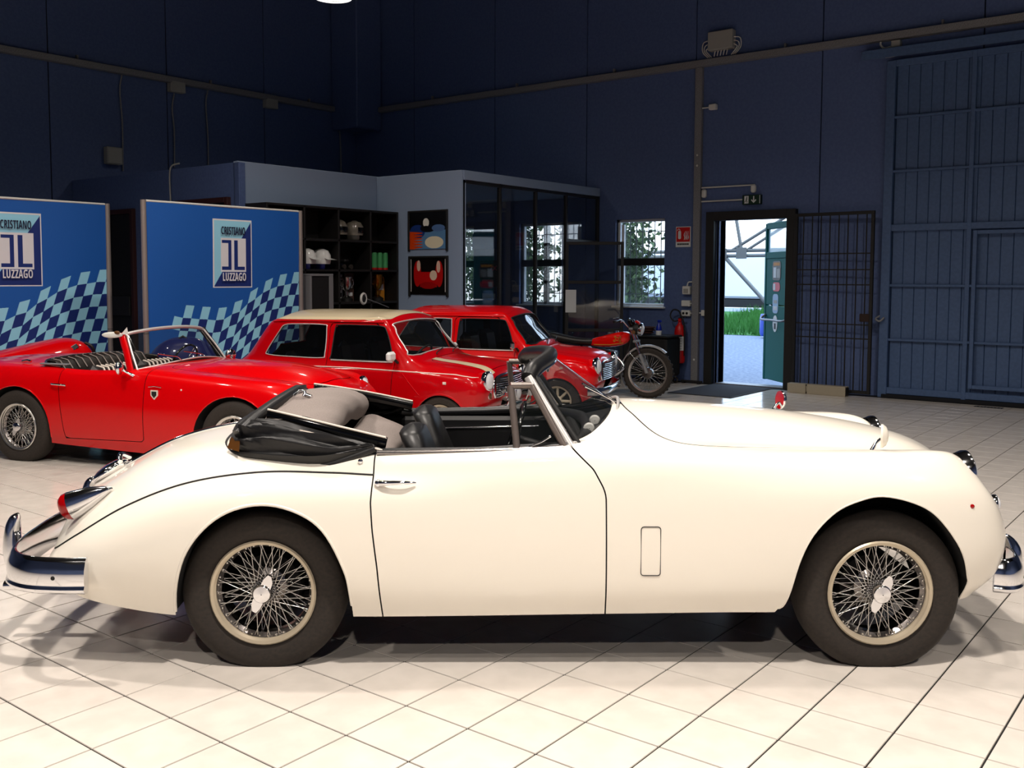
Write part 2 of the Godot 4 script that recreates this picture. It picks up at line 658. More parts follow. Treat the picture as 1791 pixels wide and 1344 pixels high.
func set_materials() -> void:
	mat("tile", Color(0.80, 0.765, 0.71), 0.16)
	noisy(M.tile, Color(0.845, 0.815, 0.78), Color(0.815, 0.785, 0.75), 0.02, 0.9, 3)
	mat("grout", Color(0.055, 0.05, 0.045), 0.85)
	mat("navy", Color(0.10, 0.135, 0.23), 0.62)
	noisy(M.navy, Color(0.29, 0.36, 0.53), Color(0.31, 0.385, 0.555), 0.05, 1.3, 5)
	mat("navy_joint", Color(0.03, 0.04, 0.07), 0.9)
	mat("ceiling", Color(0.05, 0.055, 0.07), 0.9)
	mat("gate_blue", Color(0.12, 0.185, 0.30), 0.55)
	noisy(M.gate_blue, Color(0.245, 0.34, 0.49), Color(0.27, 0.365, 0.52), 0.06, 1.1, 9)
	mat("galv", Color(0.36, 0.36, 0.37), 0.5, 0.3)
	noisy(M.galv, Color(0.46, 0.46, 0.47), Color(0.56, 0.56, 0.57), 0.08, 3.0, 11)
	mat("box_grey", Color(0.60, 0.60, 0.58), 0.55)
	mat("white_plastic", Color(0.82, 0.82, 0.80), 0.45)
	mat("iron", Color(0.06, 0.055, 0.055), 0.6)
	mat("frame_dark", Color(0.09, 0.085, 0.09), 0.55)
	mat("office_paint", Color(0.52, 0.59, 0.69), 0.7)
	mat("black", Color(0.025, 0.025, 0.028), 0.6)
	mat("black_gloss", Color(0.02, 0.02, 0.022), 0.12)
	mat("shelf_dark", Color(0.055, 0.045, 0.045), 0.55)
	mat("white_frame", Color(0.85, 0.87, 0.88), 0.5)
	pane("window_glass", Color(0.8, 0.9, 0.92), 0.06)
	pane("office_glass", Color(0.12, 0.15, 0.18), 0.30)
	pane("car_glass", Color(0.16, 0.18, 0.17), 0.16)
	pane("dark_glass", Color(0.03, 0.035, 0.035), 0.62)
	mat("chrome", Color(0.9, 0.9, 0.91), 0.09, 1.0)
	mat("bright_trim", Color(0.82, 0.81, 0.80), 0.35, 0.55)
	mat("bronze_trim", Color(0.46, 0.42, 0.40), 0.38, 0.6)
	mat("dull_chrome", Color(0.55, 0.53, 0.52), 0.25, 1.0)
	mat("cream_paint", Color(0.93, 0.905, 0.855), 0.3, 0.0, 0.8)
	mat("red_paint", Color(0.80, 0.0, 0.02), 0.3, 0.0, 0.7)
	mat("mini_red", Color(0.70, 0.0, 0.035), 0.3, 0.0, 0.7)
	mat("blue_paint", Color(0.10, 0.12, 0.32), 0.28, 0.0, 1.0)
	mat("roof_cream", Color(0.76, 0.70, 0.58), 0.3, 0.0, 0.8)
	mat("rubber", Color(0.085, 0.075, 0.068), 0.85)
	noisy(M.rubber, Color(0.18, 0.15, 0.125), Color(0.13, 0.11, 0.095), 0.05, 4.0, 15)
	mat("under", Color(0.02, 0.02, 0.021), 0.9)
	mat("leather", Color(0.035, 0.035, 0.042), 0.42)
	mat("canvas", Color(0.045, 0.045, 0.055), 0.48)
	noisy(M.canvas, Color(0.04, 0.04, 0.048), Color(0.06, 0.06, 0.07), 0.1, 6.0, 17)
	mat("lining", Color(0.50, 0.46, 0.44), 0.85)
	noisy(M.lining, Color(0.47, 0.43, 0.41), Color(0.53, 0.49, 0.47), 0.09, 5.0, 19)
	mat("amber", Color(0.34, 0.20, 0.03), 0.4)
	mat("lens_red", Color(0.62, 0.01, 0.02), 0.15, 0.0, 1.0)
	mat("lens_white", Color(0.85, 0.86, 0.88), 0.1, 0.0, 1.0)
	mat("spoke", Color(0.80, 0.79, 0.77), 0.22, 0.9)
	mat("rim_cream", Color(0.74, 0.69, 0.60), 0.35, 0.3)
	mat("alloy", Color(0.72, 0.68, 0.60), 0.35, 0.2)
	mat("vinyl_brown", Color(0.10, 0.075, 0.06), 0.45)
	mat("piping", Color(0.85, 0.80, 0.75), 0.5)
	mat("bright_red", Color(0.75, 0.03, 0.03), 0.4)
	mat("paper", Color(0.85, 0.86, 0.86), 0.7)
	mat("leaf", Color(0.22, 0.30, 0.08), 0.7)
	mat("bark", Color(0.23, 0.19, 0.15), 0.9)
	mat("grass", Color(0.16, 0.40, 0.10), 0.8)
	mat("road", Color(0.46, 0.50, 0.55), 0.85)
	noisy(M.road, Color(0.34, 0.38, 0.46), Color(0.46, 0.49, 0.55), 0.05, 0.8, 23)
	mat("door_green", Color(0.0, 0.38, 0.36), 0.6)
	M.door_green.metallic_specular = 0.25

# ---------------------------------------------------------------- the hall
func build_shell() -> void:
	# floor: slab of grout with tiles on it
	var slab := boxmb(V(-2.05, -0.06, -1.72), V(22.6, 0.11, 21.96))
	var fl := struct("floor", slab, M.grout)
	var cam := Basis.from_euler(Vector3(deg_to_rad(-4.023), deg_to_rad(37.781), deg_to_rad(0.186)))
	var spots := []
	var others := []
	for i in range(-43, 30):
		for j in range(-41, 30):
			var c := Vector3((i + 0.5) * TILE, 0.0, (j + 0.5) * TILE)
			if c.x < -13.0 or c.x > 9.2 or c.z < -12.4 or c.z > 9.2: continue
			var q := (c - EYE) * cam
			var seen := false
			if q.z < -0.5:
				var px := 895.5 + FOCAL * q.x / -q.z
				var py := 606.2 - FOCAL * q.y / -q.z
				seen = px > -60 and px < 1850 and py < 1400
				# hidden under or behind the white car
				var d := c - Vector3(-1.078, 0, -2.492)
				var a := deg_to_rad(38.25)
				var lx := d.x * cos(a) - d.z * sin(a)
				var lz := d.x * sin(a) + d.z * cos(a)
				if absf(lx) < 1.9 and lz < 0.15 and lz > -3.5: seen = false
			if seen: spots.append([-q.z, c])
			else: others.append(c)
	spots.sort_custom(func(a, b): return a[0] < b[0])
	var tm := MB.new()
	tile_shape(tm, Vector3.ZERO)
	var mesh := tm.mesh()
	for k in mini(300, spots.size()):
		inst("tile", mesh, M.tile, fl, Transform3D(Basis(), spots[k][1]))
	var rest := MB.new()
	for k in range(300, spots.size()): tile_shape(rest, spots[k][1])
	for c in others: tile_shape(rest, c)
	var ro := obj("tile_field", rest, M.tile, fl)
	ro.set_meta("kind", "stuff")
	# back wall with door and windows: panels cut around the openings
	var seams := [-13.3, -11.5, -9.52, -7.55, -5.54, -3.56, -1.45, 0.55, 2.55, 4.55, 6.55, 9.3]
	var holes := [[-6.97, 1.17, -6.05, 2.585], [-8.96, 1.16, -8.045, 2.58], [-10.92, 1.16, -10.01, 2.57], [-5.11, -0.02, -3.985, 2.535]]
	var wm := MB.new()
	wall_panel(wm, -13.3, 9.3, -0.2, 8.2, holes, WALL_Z - 0.05, 0.17)
	var wb := struct("wall_back", wm, M.navy_joint)
	for k in seams.size() - 1:
		var x0: float = seams[k]
		var x1: float = seams[k + 1]
		var m := MB.new()
		wall_panel(m, x0 + 0.009, x1 - 0.009, 0.0, 8.0, holes, WALL_Z, 0.06)
		obj("panel", m, M.navy, wb)
	# left wall
	var wl := struct("wall_left", boxmb(V(WALL_X - 0.12, 3.9, -1.7), V(0.2, 8.2, 22.2)), M.navy_joint)
	var zs := [-12.45, -10.17, -8.17, -6.165, -4.15, -2.15, -0.15, 1.85, 3.85, 5.85, 9.3]
	for k in zs.size() - 1:
		obj("panel", boxmb(V(WALL_X - 0.03, 3.95, (zs[k] + zs[k + 1]) * 0.5), V(0.06, 8.1, zs[k + 1] - zs[k] - 0.018), 0.006), M.navy, wl)
	# pier in the far corner
	struct("trim_1", boxmb(V(-12.72, 6.2, -12.1), V(0.72, 3.4, 0.66), 0.02), M.navy)
	struct("wall_right", boxmb(V(9.35, 3.9, -1.7), V(0.2, 8.2, 22.2)), M.navy)
	struct("wall_front", boxmb(V(-2.05, 3.9, 9.35), V(22.6, 8.2, 0.2)), M.navy)
	struct("ceiling", boxmb(V(-2.05, 8.1, -1.7), V(22.6, 0.2, 22.2)), M.ceiling)
	# window frames, panes, bars
	window_unit("window_1", -6.97, 1.17, -6.05, 2.585, false)
	window_unit("window_2", -8.96, 1.16, -8.045, 2.58, true)
	window_unit("window_3", -10.92, 1.16, -10.01, 2.57, true)

func tile_shape(m: MB, c: Vector3) -> void:
	var h := TILE * 0.5 - 0.0032
	var e := 0.0012
	var y1 := 0.0
	var y0 := -0.0035
	var t := [c + V(-h + e, y1, -h + e), c + V(h - e, y1, -h + e), c + V(h - e, y1, h - e), c + V(-h + e, y1, h - e)]
	var b := [c + V(-h, y0, -h), c + V(h, y0, -h), c + V(h, y0, h), c + V(-h, y0, h)]
	m.quad(t[0], t[1], t[2], t[3])
	for i in 4: m.quad(t[i], b[i], b[(i + 1) % 4], t[(i + 1) % 4])

# a wall strip in the plane z = zf (front face), minus rectangular holes
func wall_panel(m: MB, x0: float, x1: float, y0: float, y1: float, holes: Array, zf: float, thick: float) -> void:
	var xs := [x0, x1]
	var ys := [y0, y1]
	for h in holes:
		for x in [h[0], h[2]]:
			if x > x0 and x < x1: xs.append(x)
		if h[2] > x0 and h[0] < x1:
			for y in [h[1], h[3]]:
				if y > y0 and y < y1: ys.append(y)
	xs.sort(); ys.sort()
	for i in xs.size() - 1:
		for j in ys.size() - 1:
			var cx: float = (xs[i] + xs[i + 1]) * 0.5
			var cy: float = (ys[j] + ys[j + 1]) * 0.5
			var open := false
			for h in holes:
				if cx > h[0] and cx < h[2] and cy > h[1] and cy < h[3]: open = true
			if not open and xs[i + 1] - xs[i] > 0.002:
				m.box(V(cx, cy, zf - thick * 0.5), V(xs[i + 1] - xs[i], ys[j + 1] - ys[j], thick))

func window_unit(called: String, x0: float, y0: float, x1: float, y1: float, mullion: bool) -> void:
	var m := MB.new()
	var z := WALL_Z - 0.12
	var w := 0.045
	m.box(V(x0 + w * 0.5, (y0 + y1) * 0.5, z), V(w, y1 - y0, 0.07), 0.006)
	m.box(V(x1 - w * 0.5, (y0 + y1) * 0.5, z), V(w, y1 - y0, 0.07), 0.006)
	m.box(V((x0 + x1) * 0.5, y0 + w * 0.5, z), V(x1 - x0, w, 0.07), 0.006)
	m.box(V((x0 + x1) * 0.5, y1 - w * 0.5, z), V(x1 - x0, w, 0.07), 0.006)
	var o := struct(called, m, M.white_frame)
	var ym := y0 + (y1 - y0) * 0.51
	obj("rail", boxmb(V((x0 + x1) * 0.5, ym, z + 0.01), V(x1 - x0, 0.12, 0.075), 0.006), M.iron, o)
	if mullion: obj("mullion", boxmb(V(x0 + (x1 - x0) * 0.56, (y0 + y1) * 0.5, z + 0.005), V(0.07, y1 - y0, 0.06), 0.006), M.iron, o)
	obj("pane", boxmb(V((x0 + x1) * 0.5, (y0 + ym) * 0.5, z - 0.01), V(x1 - x0 - 0.02, ym - y0, 0.006)), M.window_glass, o)
	obj("pane", boxmb(V((x0 + x1) * 0.5, (y1 + ym) * 0.5, z - 0.01), V(x1 - x0 - 0.02, y1 - ym, 0.006)), M.window_glass, o)
	obj("sill", boxmb(V((x0 + x1) * 0.5, y0 - 0.012, WALL_Z - 0.02), V(x1 - x0 + 0.06, 0.03, 0.16), 0.006), M.white_frame, o)
	var n := 8
	for k in n:
		var x := lerpf(x0, x1, (k + 0.5) / n)
		obj("bar", tubemb([V(x, y0, WALL_Z - 0.2), V(x, y1, WALL_Z - 0.2)], 0.008, 6), M.iron, o)
	for f in [0.14, 0.86]:
		var y := lerpf(y0, y1, f)
		obj("bar", tubemb([V(x0, y, WALL_Z - 0.2), V(x1, y, WALL_Z - 0.2)], 0.008, 6), M.iron, o)
	# the casement standing ajar, seen as a bright strip
	if not mullion:
		obj("casement", boxmb(V(x0 + 0.1, (y0 + ym) * 0.5, z + 0.02), V(0.05, ym - y0 - 0.1, 0.05), 0.006), M.white_frame, o)
		obj("casement", boxmb(V(x0 + 0.1, (y1 + ym) * 0.5, z + 0.02), V(0.05, y1 - ym - 0.16, 0.05), 0.006), M.white_frame, o)

# ---------------------------------------------------------------- what stands outside the door and windows
func build_outside() -> void:
	var g := struct("ground_outside", boxmb(V(-12, -0.16, -32.0), V(80, 0.2, 38.6)), M.road)
	tag(g, "pale asphalt yard outside the open door", "yard")
	g.set_meta("kind", "structure")
	# grass verge
	var rng := RandomNumberGenerator.new()
	rng.seed = 4
	var gm := MB.new()
	gm.quad(V(-16, -0.05, -25.7), V(-16, 0.45, -31.0), V(2, 0.45, -31.0), V(2, -0.05, -25.7))
	for i in 6500:
		var x := rng.randf_range(-12.8, -7.0)
		var z := rng.randf_range(-31.0, -25.7)
		var h := rng.randf_range(0.12, 0.34)
		var a := rng.randf_range(0, TAU)
		var d := V(cos(a), 0, sin(a)) * 0.02
		var lean := V(rng.randf_range(-0.08, 0.08), h, rng.randf_range(-0.08, 0.08))
		var p := V(x, lerpf(-0.05, 0.45, (-25.7 - z) / 5.3), z)
		gm.tri(p - d, p + d, p + lean)
	tag(obj("grass", gm, M.grass), "green grass verge beyond the yard", "grass", "", "stuff")
	# white van and wall behind the grass
	mat("van_white", Color(0.86, 0.88, 0.92), 0.4)
	var van := thing("white_trailer", "long white trailer parked behind the grass verge", "trailer", V(-15.0, 0.0, -33.0))
	obj("body", boxmb(V(0, 1.75, 0), V(9.0, 1.7, 2.2), 0.08), M.van_white, van)
	obj("chassis", boxmb(V(0, 0.72, 0.2), V(8.6, 0.3, 1.7), 0.03), M.black, van)
	for x in [-3.0, -1.9, 2.6]:
		var w := MB.new()
		w.lathe([v2(0.05, -0.1), v2(0.42, -0.1), v2(0.45, 0), v2(0.42, 0.1), v2(0.05, 0.1)], Transform3D(Basis(V(1, 0, 0), PI / 2), V(x, 0.45, 0.95)), 18)
		obj("wheel", w, M.rubber, van)
	obj("marker", boxmb(V(0.55, 1.35, 1.12), V(0.12, 0.42, 0.03), 0.01), M.bright_red, van)
	# steel frame leaning outside the door
	mat("truss", Color(0.45, 0.44, 0.42), 0.6, 0.3)
	var tr := thing("steel_lattice_tower", "grey steel lattice with diagonal braces standing in the yard", "lattice", V(-9.6, 0, -23.0))
	var bars := [[V(-3.2, 2.36, 0), V(3.2, 2.38, 0), 0.05], [V(-3.2, 2.22, 0), V(3.2, 2.24, 0), 0.045], [V(-0.42, 4.6, 0), V(0.03, 2.36, 0), 0.05], [V(-0.7, 4.6, 0), V(-0.5, 2.36, 0), 0.04], [V(-0.5, 2.25, 0), V(1.7, 0.03, 0), 0.055], [V(-0.28, 2.36, 0), V(1.2, 3.2, 0), 0.045], [V(0.15, 2.36, 0), V(1.4, 3.1, 0), 0.04], [V(1.7, 0.03, 0), V(2.3, 2.25, 0), 0.045], [V(0.7, 1.05, 0), V(1.4, 1.5, 0), 0.045], [V(-3.0, 0.0, 0), V(-3.0, 4.6, 0), 0.05], [V(3.0, 0.0, 0), V(3.0, 4.6, 0), 0.05]]
	for b in bars: obj("brace", tubemb([b[0], b[1]], b[2], 8), M.truss, tr)
	obj("gusset", boxmb(V(0.05, 2.3, 0.06), V(0.3, 0.3, 0.02), 0.004), M.truss, tr)
	obj("gusset", boxmb(V(-0.5, 2.3, 0.06), V(0.26, 0.26, 0.02), 0.004), M.truss, tr)
	# trees
	for t in [[V(-10.6, 0, -37.5), 6.6, 2.3, 1, "pale leafy tree rising behind the white trailer"], [V(-18.2, 0, -23.6), 4.6, 1.7, 2, "dense green tree outside the office windows"], [V(-23.3, 0, -23.4), 4.6, 1.9, 3, "broad green tree at the far end of the yard"], [V(-12.0, 0, -20.2), 3.9, 1.1, 5, "slim green tree outside the single barred window"]]: tree(t[0], t[1], t[2], t[3], t[4])
	# blue drum by the kerb
	var d := thing("blue_barrel", "blue plastic barrel beside the grass outside", "barrel", V(-9.6, 0, -25.0))
	mat("drum_blue", Color(0.08, 0.25, 0.65), 0.4)
	var dm := MB.new()
	dm.lathe([v2(0.01, 0), v2(0.24, 0), v2(0.27, 0.1), v2(0.27, 0.5), v2(0.24, 0.62), v2(0.01, 0.62)], Transform3D(), 18)
	obj("shell", dm, M.drum_blue, d)
	obj("lid", boxmb(V(0, 0.63, 0), V(0.2, 0.03, 0.2), 0.01), M.black, d)

func tree(at: Vector3, h: float, r: float, sd: int, label: String) -> void:
	var t := thing("leafy_tree", label, "tree", at, 0.0, "trees beyond the yard")
	var rng := RandomNumberGenerator.new()
	rng.seed = 100 + sd
	var m := MB.new()
	m.tube([V(0, 0, 0), V(0.1, h * 0.3, 0), V(-0.05, h * 0.6, 0.1)], [0.16, 0.12, 0.06], 8)
	for i in 9:
		var a := rng.randf_range(0, TAU)
		var y := h * rng.randf_range(0.25, 0.55)
		m.tube([V(0, y, 0), V(cos(a) * r * 0.5, y + h * 0.16, sin(a) * r * 0.5), V(cos(a) * r, y + h * 0.22, sin(a) * r)], [0.05, 0.03, 0.012], 6)
	obj("trunk", m, M.bark, t)
	var l := MB.new()
	for i in (2600 if sd == 1 else 6500):
		var p := V(rng.randfn(0, 0.45), rng.randfn(0, 0.42), rng.randfn(0, 0.45))
		var c := V(p.x * r, h * 0.5 + p.y * h * 0.5, p.z * r)
		if c.y < 0.4: continue
		var u := V(rng.randf() - 0.5, rng.randf() - 0.5, rng.randf() - 0.5).normalized() * rng.randf_range(0.06, 0.13)
		var w := u.cross(V(rng.randf() - 0.5, rng.randf(), rng.randf() - 0.5)).normalized() * 0.06
		l.quad(c - u, c + w, c + u, c - w)
	var f := obj("foliage", l, M.leaf, t)
	f.set_meta("kind", "stuff")

# ---------------------------------------------------------------- office box in the corner
func build_office() -> void:
	# front wall of plane x = -8.94 with fascia over the bookcase, picture wall at z = -8.93, glass side at x = -7.27
	struct("wall_office_side", boxmb(V(-11.0, 1.55, -6.52), V(4.15, 3.1, 0.1), 0.004), M.navy)
	struct("wall_office_front", boxmb(V(-8.99, 1.56, -7.73), V(0.1, 3.11, 2.52), 0.004), M.office_paint)
	struct("wall_office_picture", boxmb(V(-8.11, 1.555, -8.98), V(1.66, 3.11, 0.1), 0.004), M.office_paint)
	# glass side: header, post and panes
	var g := struct("wall_office_glass", boxmb(V(-7.31, 3.045, -10.7), V(0.1, 0.13, 3.46), 0.004), M.office_paint)
	obj("sill_wall", boxmb(V(-7.31, 0.04, -10.7), V(0.1, 0.08, 3.46)), M.frame_dark, g)
	var zs := [-8.985, -9.81, -10.69, -11.5, -12.43]
	for k in zs.size():
		obj("post", boxmb(V(-7.31, 1.5, zs[k]), V(0.06, 2.96, 0.045), 0.005), M.frame_dark, g)
	obj("rail", boxmb(V(-7.31, 2.955, -10.7), V(0.06, 0.045, 3.44), 0.005), M.frame_dark, g)
	obj("rail", boxmb(V(-7.31, 0.1, -10.7), V(0.06, 0.05, 3.44), 0.005), M.frame_dark, g)
	for k in [0, 1, 2]:
		obj("pane", boxmb(V(-7.31, 1.53, (zs[k] + zs[k + 1]) * 0.5), V(0.008, 2.8, zs[k] - zs[k + 1] - 0.045)), M.office_glass, g)
	obj("pane", boxmb(V(-7.31, 2.58, -11.96), V(0.008, 0.68, 0.88)), M.office_glass, g)
	obj("rail", boxmb(V(-7.31, 2.225, -11.96), V(0.06, 0.05, 0.9), 0.005), M.frame_dark, g)
	struct("ceiling_office", boxmb(V(-10.2, 3.0, -10.7), V(5.7, 0.05, 3.4)), M.office_paint)
	# open glazed door leaf of the office
	var d := thing("glazed_office_door", "black framed glass office door standing open into the hall", "door", V(-7.25, 0.0, -11.42), deg_to_rad(33.0))
	obj("frame", frame_mb(0.0, 0.02, 0.92, 2.2, 0.05, 0.04), M.frame_dark, d)
	obj("rail", boxmb(V(0.46, 1.56, 0), V(0.84, 0.05, 0.04), 0.004), M.frame_dark, d)
	obj("rail", boxmb(V(0.46, 0.8, 0), V(0.84, 0.05, 0.04), 0.004), M.frame_dark, d)
	for y in [[0.07, 0.775], [0.825, 1.535], [1.585, 2.15]]:
		obj("pane", boxmb(V(0.46, (y[0] + y[1]) * 0.5, 0), V(0.82, y[1] - y[0], 0.006)), M.office_glass, d)
	obj("handle", tubemb([V(0.84, 1.0, 0.02), V(0.84, 1.0, 0.07), V(0.76, 1.0, 0.07)], 0.009, 8), M.chrome, d)
	var note := thing("paper_notice", "white paper notice hanging on the office glass", "notice", V(-7.262, 1.36, -11.42), deg_to_rad(33.0))
	obj("sheet", boxmb(V(0.1, -0.1, 0.028), V(0.17, 0.36, 0.004)), M.paper, note)
	# posters between the windows, on the back wall inside the office
	mat("poster_blue", Color(0.12, 0.25, 0.5), 0.6)
	mat("poster_dark", Color(0.12, 0.05, 0.10), 0.6)
	mat("poster_pink", Color(0.75, 0.25, 0.35), 0.6)
	var pz := WALL_Z + 0.012
	var b1 := thing("wall_poster", "long blue sign on the wall inside the office", "poster", V(-9.72, 2.28, pz))
	obj("sheet", boxmb(Vector3.ZERO, V(0.62, 0.28, 0.012), 0.002), M.poster_blue, b1)
	var b2 := thing("wall_poster", "dark poster with pink round figures and red bars inside the office", "poster", V(-9.6, 1.7, pz))
	obj("sheet", boxmb(Vector3.ZERO, V(0.5, 0.48, 0.012), 0.002), M.poster_dark, b2)
	for x in [0.06, 0.15]:
		var pm := MB.new()
		pm.tube(ring_xy(V(x, 0.1, 0.01), 0.035, 12), 0.012, 6, true)
		obj("figure", pm, M.poster_pink, b2)
	obj("bar", boxmb(V(-0.06, -0.14, 0.008), V(0.26, 0.07, 0.006)), M.bright_red, b2)
	var b3 := thing("wall_poster", "small pale blue print low on the office wall", "poster", V(-9.64, 1.29, pz))
	obj("sheet", boxmb(Vector3.ZERO, V(0.38, 0.2, 0.012), 0.002), M.poster_blue, b3)
	obj("print", boxmb(V(0, 0, 0.008), V(0.3, 0.1, 0.004)), M.paper, b3)
	# bookcase
	var bc := thing("display_bookcase", "tall dark bookcase with square pigeonholes under the office fascia", "bookcase", V(-8.93, 0, -6.56))
	var dz := 2.37
	obj("back", boxmb(V(0.015, 1.29, -dz * 0.5), V(0.02, 2.57, dz)), M.shelf_dark, bc)
	for z in [0.015, 0.62, 1.22, 1.82, 2.355]:
		obj("upright", boxmb(V(0.23, 1.29, -z), V(0.42, 2.57, 0.03), 0.003), M.shelf_dark, bc)
	for y in [0.06, 0.66, 1.27, 1.72, 2.13, 2.56]:
		obj("shelf", boxmb(V(0.23, y, -dz * 0.5), V(0.42, 0.03, dz - 0.03), 0.003), M.shelf_dark, bc)
	build_shelf_things()
	# two framed motor-racing prints
	framed_print("framed_print", "framed photo of a blue and orange racing car on the office wall", V(-7.9, 2.29, -8.915), 0.76, 0.58, 0)
	framed_print("framed_print", "framed photo of a red racing car seen head-on, below the other print", V(-7.893, 1.643, -8.915), 0.76, 0.58, 1)
	# narrow doorway with red brown frame between the banners
	mat("red_wood", Color(0.20, 0.07, 0.06), 0.5)
	var f := struct("door_2", frame_mb(-12.05, 0.0, -11.33, 2.6, 0.07, 0.06, -6.44), M.red_wood)
	obj("leaf", boxmb(V(-11.69, 1.28, -6.455), V(0.58, 2.52, 0.03)), M.black, f)
	obj("shelf_box", boxmb(V(-11.69, 1.2, -6.42), V(0.5, 0.28, 0.03), 0.004), M.frame_dark, f)
	var f2 := struct("door_3", frame_mb(-10.3, 0.0, -9.1, 2.66, 0.07, 0.06, -6.44), M.red_wood)
	obj("leaf", boxmb(V(-9.7, 1.3, -6.455), V(1.06, 2.56, 0.03)), M.black, f2)
	# desk with chair shapes inside the office
	var dk := thing("office_desk", "low dark desk with stacked papers behind the office glass", "desk", V(-8.0, 0, -11.0))
	mat("paper_grey", Color(0.40, 0.42, 0.44), 0.6)
	obj("top", boxmb(V(0, 0.74, 0), V(0.7, 0.04, 1.5), 0.005), M.shelf_dark, dk)
	for s in [[-0.3, -0.7], [0.3, -0.7], [-0.3, 0.7], [0.3, 0.7]]:
		obj("leg", boxmb(V(s[0], 0.36, s[1]), V(0.05, 0.72, 0.05), 0.004), M.shelf_dark, dk)
	var ps := thing("paper_stack", "flat stack of grey folders on the office desk", "papers", V(-7.85, 0.76, -10.95))
	for k in 4: obj("folder", boxmb(V(0.01 * (k % 2), 0.015 + 0.03 * k, 0), V(0.34, 0.026, 0.75), 0.004), M.paper_grey, ps)

func ring_xy(c: Vector3, r: float, k: int) -> Array:
	var o := []
	for i in k: o.append(c + V(cos(TAU * i / k) * r, sin(TAU * i / k) * r, 0))
	return o

func frame_mb(x0: float, y0: float, x1: float, y1: float, w: float, t: float, z := 0.0) -> MB:
	var m := MB.new()
	m.box(V(x0 + w * 0.5, (y0 + y1) * 0.5, z), V(w, y1 - y0, t), 0.004)
	m.box(V(x1 - w * 0.5, (y0 + y1) * 0.5, z), V(w, y1 - y0, t), 0.004)
	m.box(V((x0 + x1) * 0.5, y1 - w * 0.5, z), V(x1 - x0 - 2 * w, w, t), 0.004)
	if y0 > 0.001: m.box(V((x0 + x1) * 0.5, y0 + w * 0.5, z), V(x1 - x0 - 2 * w, w, t), 0.004)
	return m

func framed_print(called: String, label: String, at: Vector3, w: float, h: float, kind: int) -> void:
	var o := thing(called, label, "picture", at)
	obj("frame", frame_mb(-w * 0.5, -h * 0.5, w * 0.5, h * 0.5, 0.03, 0.03), M.black, o)
	var img := Image.create(190, 145, false, Image.FORMAT_RGB8)
	var blob := func(cx: float, cy: float, rx: float, ry: float, c: Color):
		for y in range(maxi(0, int(cy - ry)), mini(145, int(cy + ry) + 1)):
			for x in range(maxi(0, int(cx - rx)), mini(190, int(cx + rx) + 1)):
				if pow((x - cx) / rx, 2) + pow((y - cy) / ry, 2) < 1.0: img.set_pixel(x, y, c)
	if kind == 0:
		img.fill(Color(0.02, 0.02, 0.03))
		img.fill_rect(Rect2i(0, 70, 190, 75), Color(0.33, 0.50, 0.66))
		blob.call(40.0, 75.0, 40.0, 28.0, Color(0.10, 0.20, 0.45))
		blob.call(95.0, 62.0, 40.0, 16.0, Color(0.04, 0.05, 0.10))
		blob.call(150.0, 62.0, 34.0, 14.0, Color(0.30, 0.42, 0.6))
		for k in 70:
			img.fill_rect(Rect2i(0, 75 + k, int(20 + 50.0 * abs(sin(k * 0.28))) , 1), Color(0.80, 0.25, 0.04))
		blob.call(86.0, 40.0, 16.0, 18.0, Color(0.86, 0.86, 0.82))
		blob.call(86.0, 64.0, 20.0, 12.0, Color(0.04, 0.04, 0.06))
		blob.call(128.0, 118.0, 48.0, 24.0, Color(0.86, 0.83, 0.72))
	else:
		img.fill(Color(0.03, 0.015, 0.015))
		blob.call(38.0, 62.0, 20.0, 52.0, Color(0.70, 0.05, 0.05))
		blob.call(152.0, 62.0, 20.0, 52.0, Color(0.70, 0.05, 0.05))
		blob.call(45.0, 30.0, 10.0, 22.0, Color(0.85, 0.70, 0.62))
		blob.call(148.0, 34.0, 10.0, 24.0, Color(0.85, 0.70, 0.62))
		blob.call(95.0, 26.0, 34.0, 30.0, Color(0.05, 0.02, 0.02))
		img.fill_rect(Rect2i(52, 55, 88, 60), Color(0.72, 0.03, 0.04))
		blob.call(95.0, 108.0, 42.0, 14.0, Color(0.60, 0.02, 0.03))
		blob.call(122.0, 68.0, 19.0, 20.0, Color(0.85, 0.75, 0.66))
		img.fill_rect(Rect2i(3, 4, 3, 130), Color(0.9, 0.88, 0.86))
		img.fill_rect(Rect2i(182, 4, 3, 130), Color(0.9, 0.88, 0.86))
	var pm := mat("print_%d" % kind, Color.WHITE, 0.35)
	pm.albedo_texture = ImageTexture.create_from_image(img)
	var q := MB.new()
	var hw := w * 0.5 - 0.03
	var hh := h * 0.5 - 0.03
	q.quad(V(-hw, -hh, 0.0), V(-hw, hh, 0.0), V(hw, hh, 0.0), V(hw, -hh, 0.0))
	q.uv = PackedVector2Array([v2(0, 1), v2(0, 0), v2(1, 0), v2(1, 1)])
	obj("photo", q, pm, o)

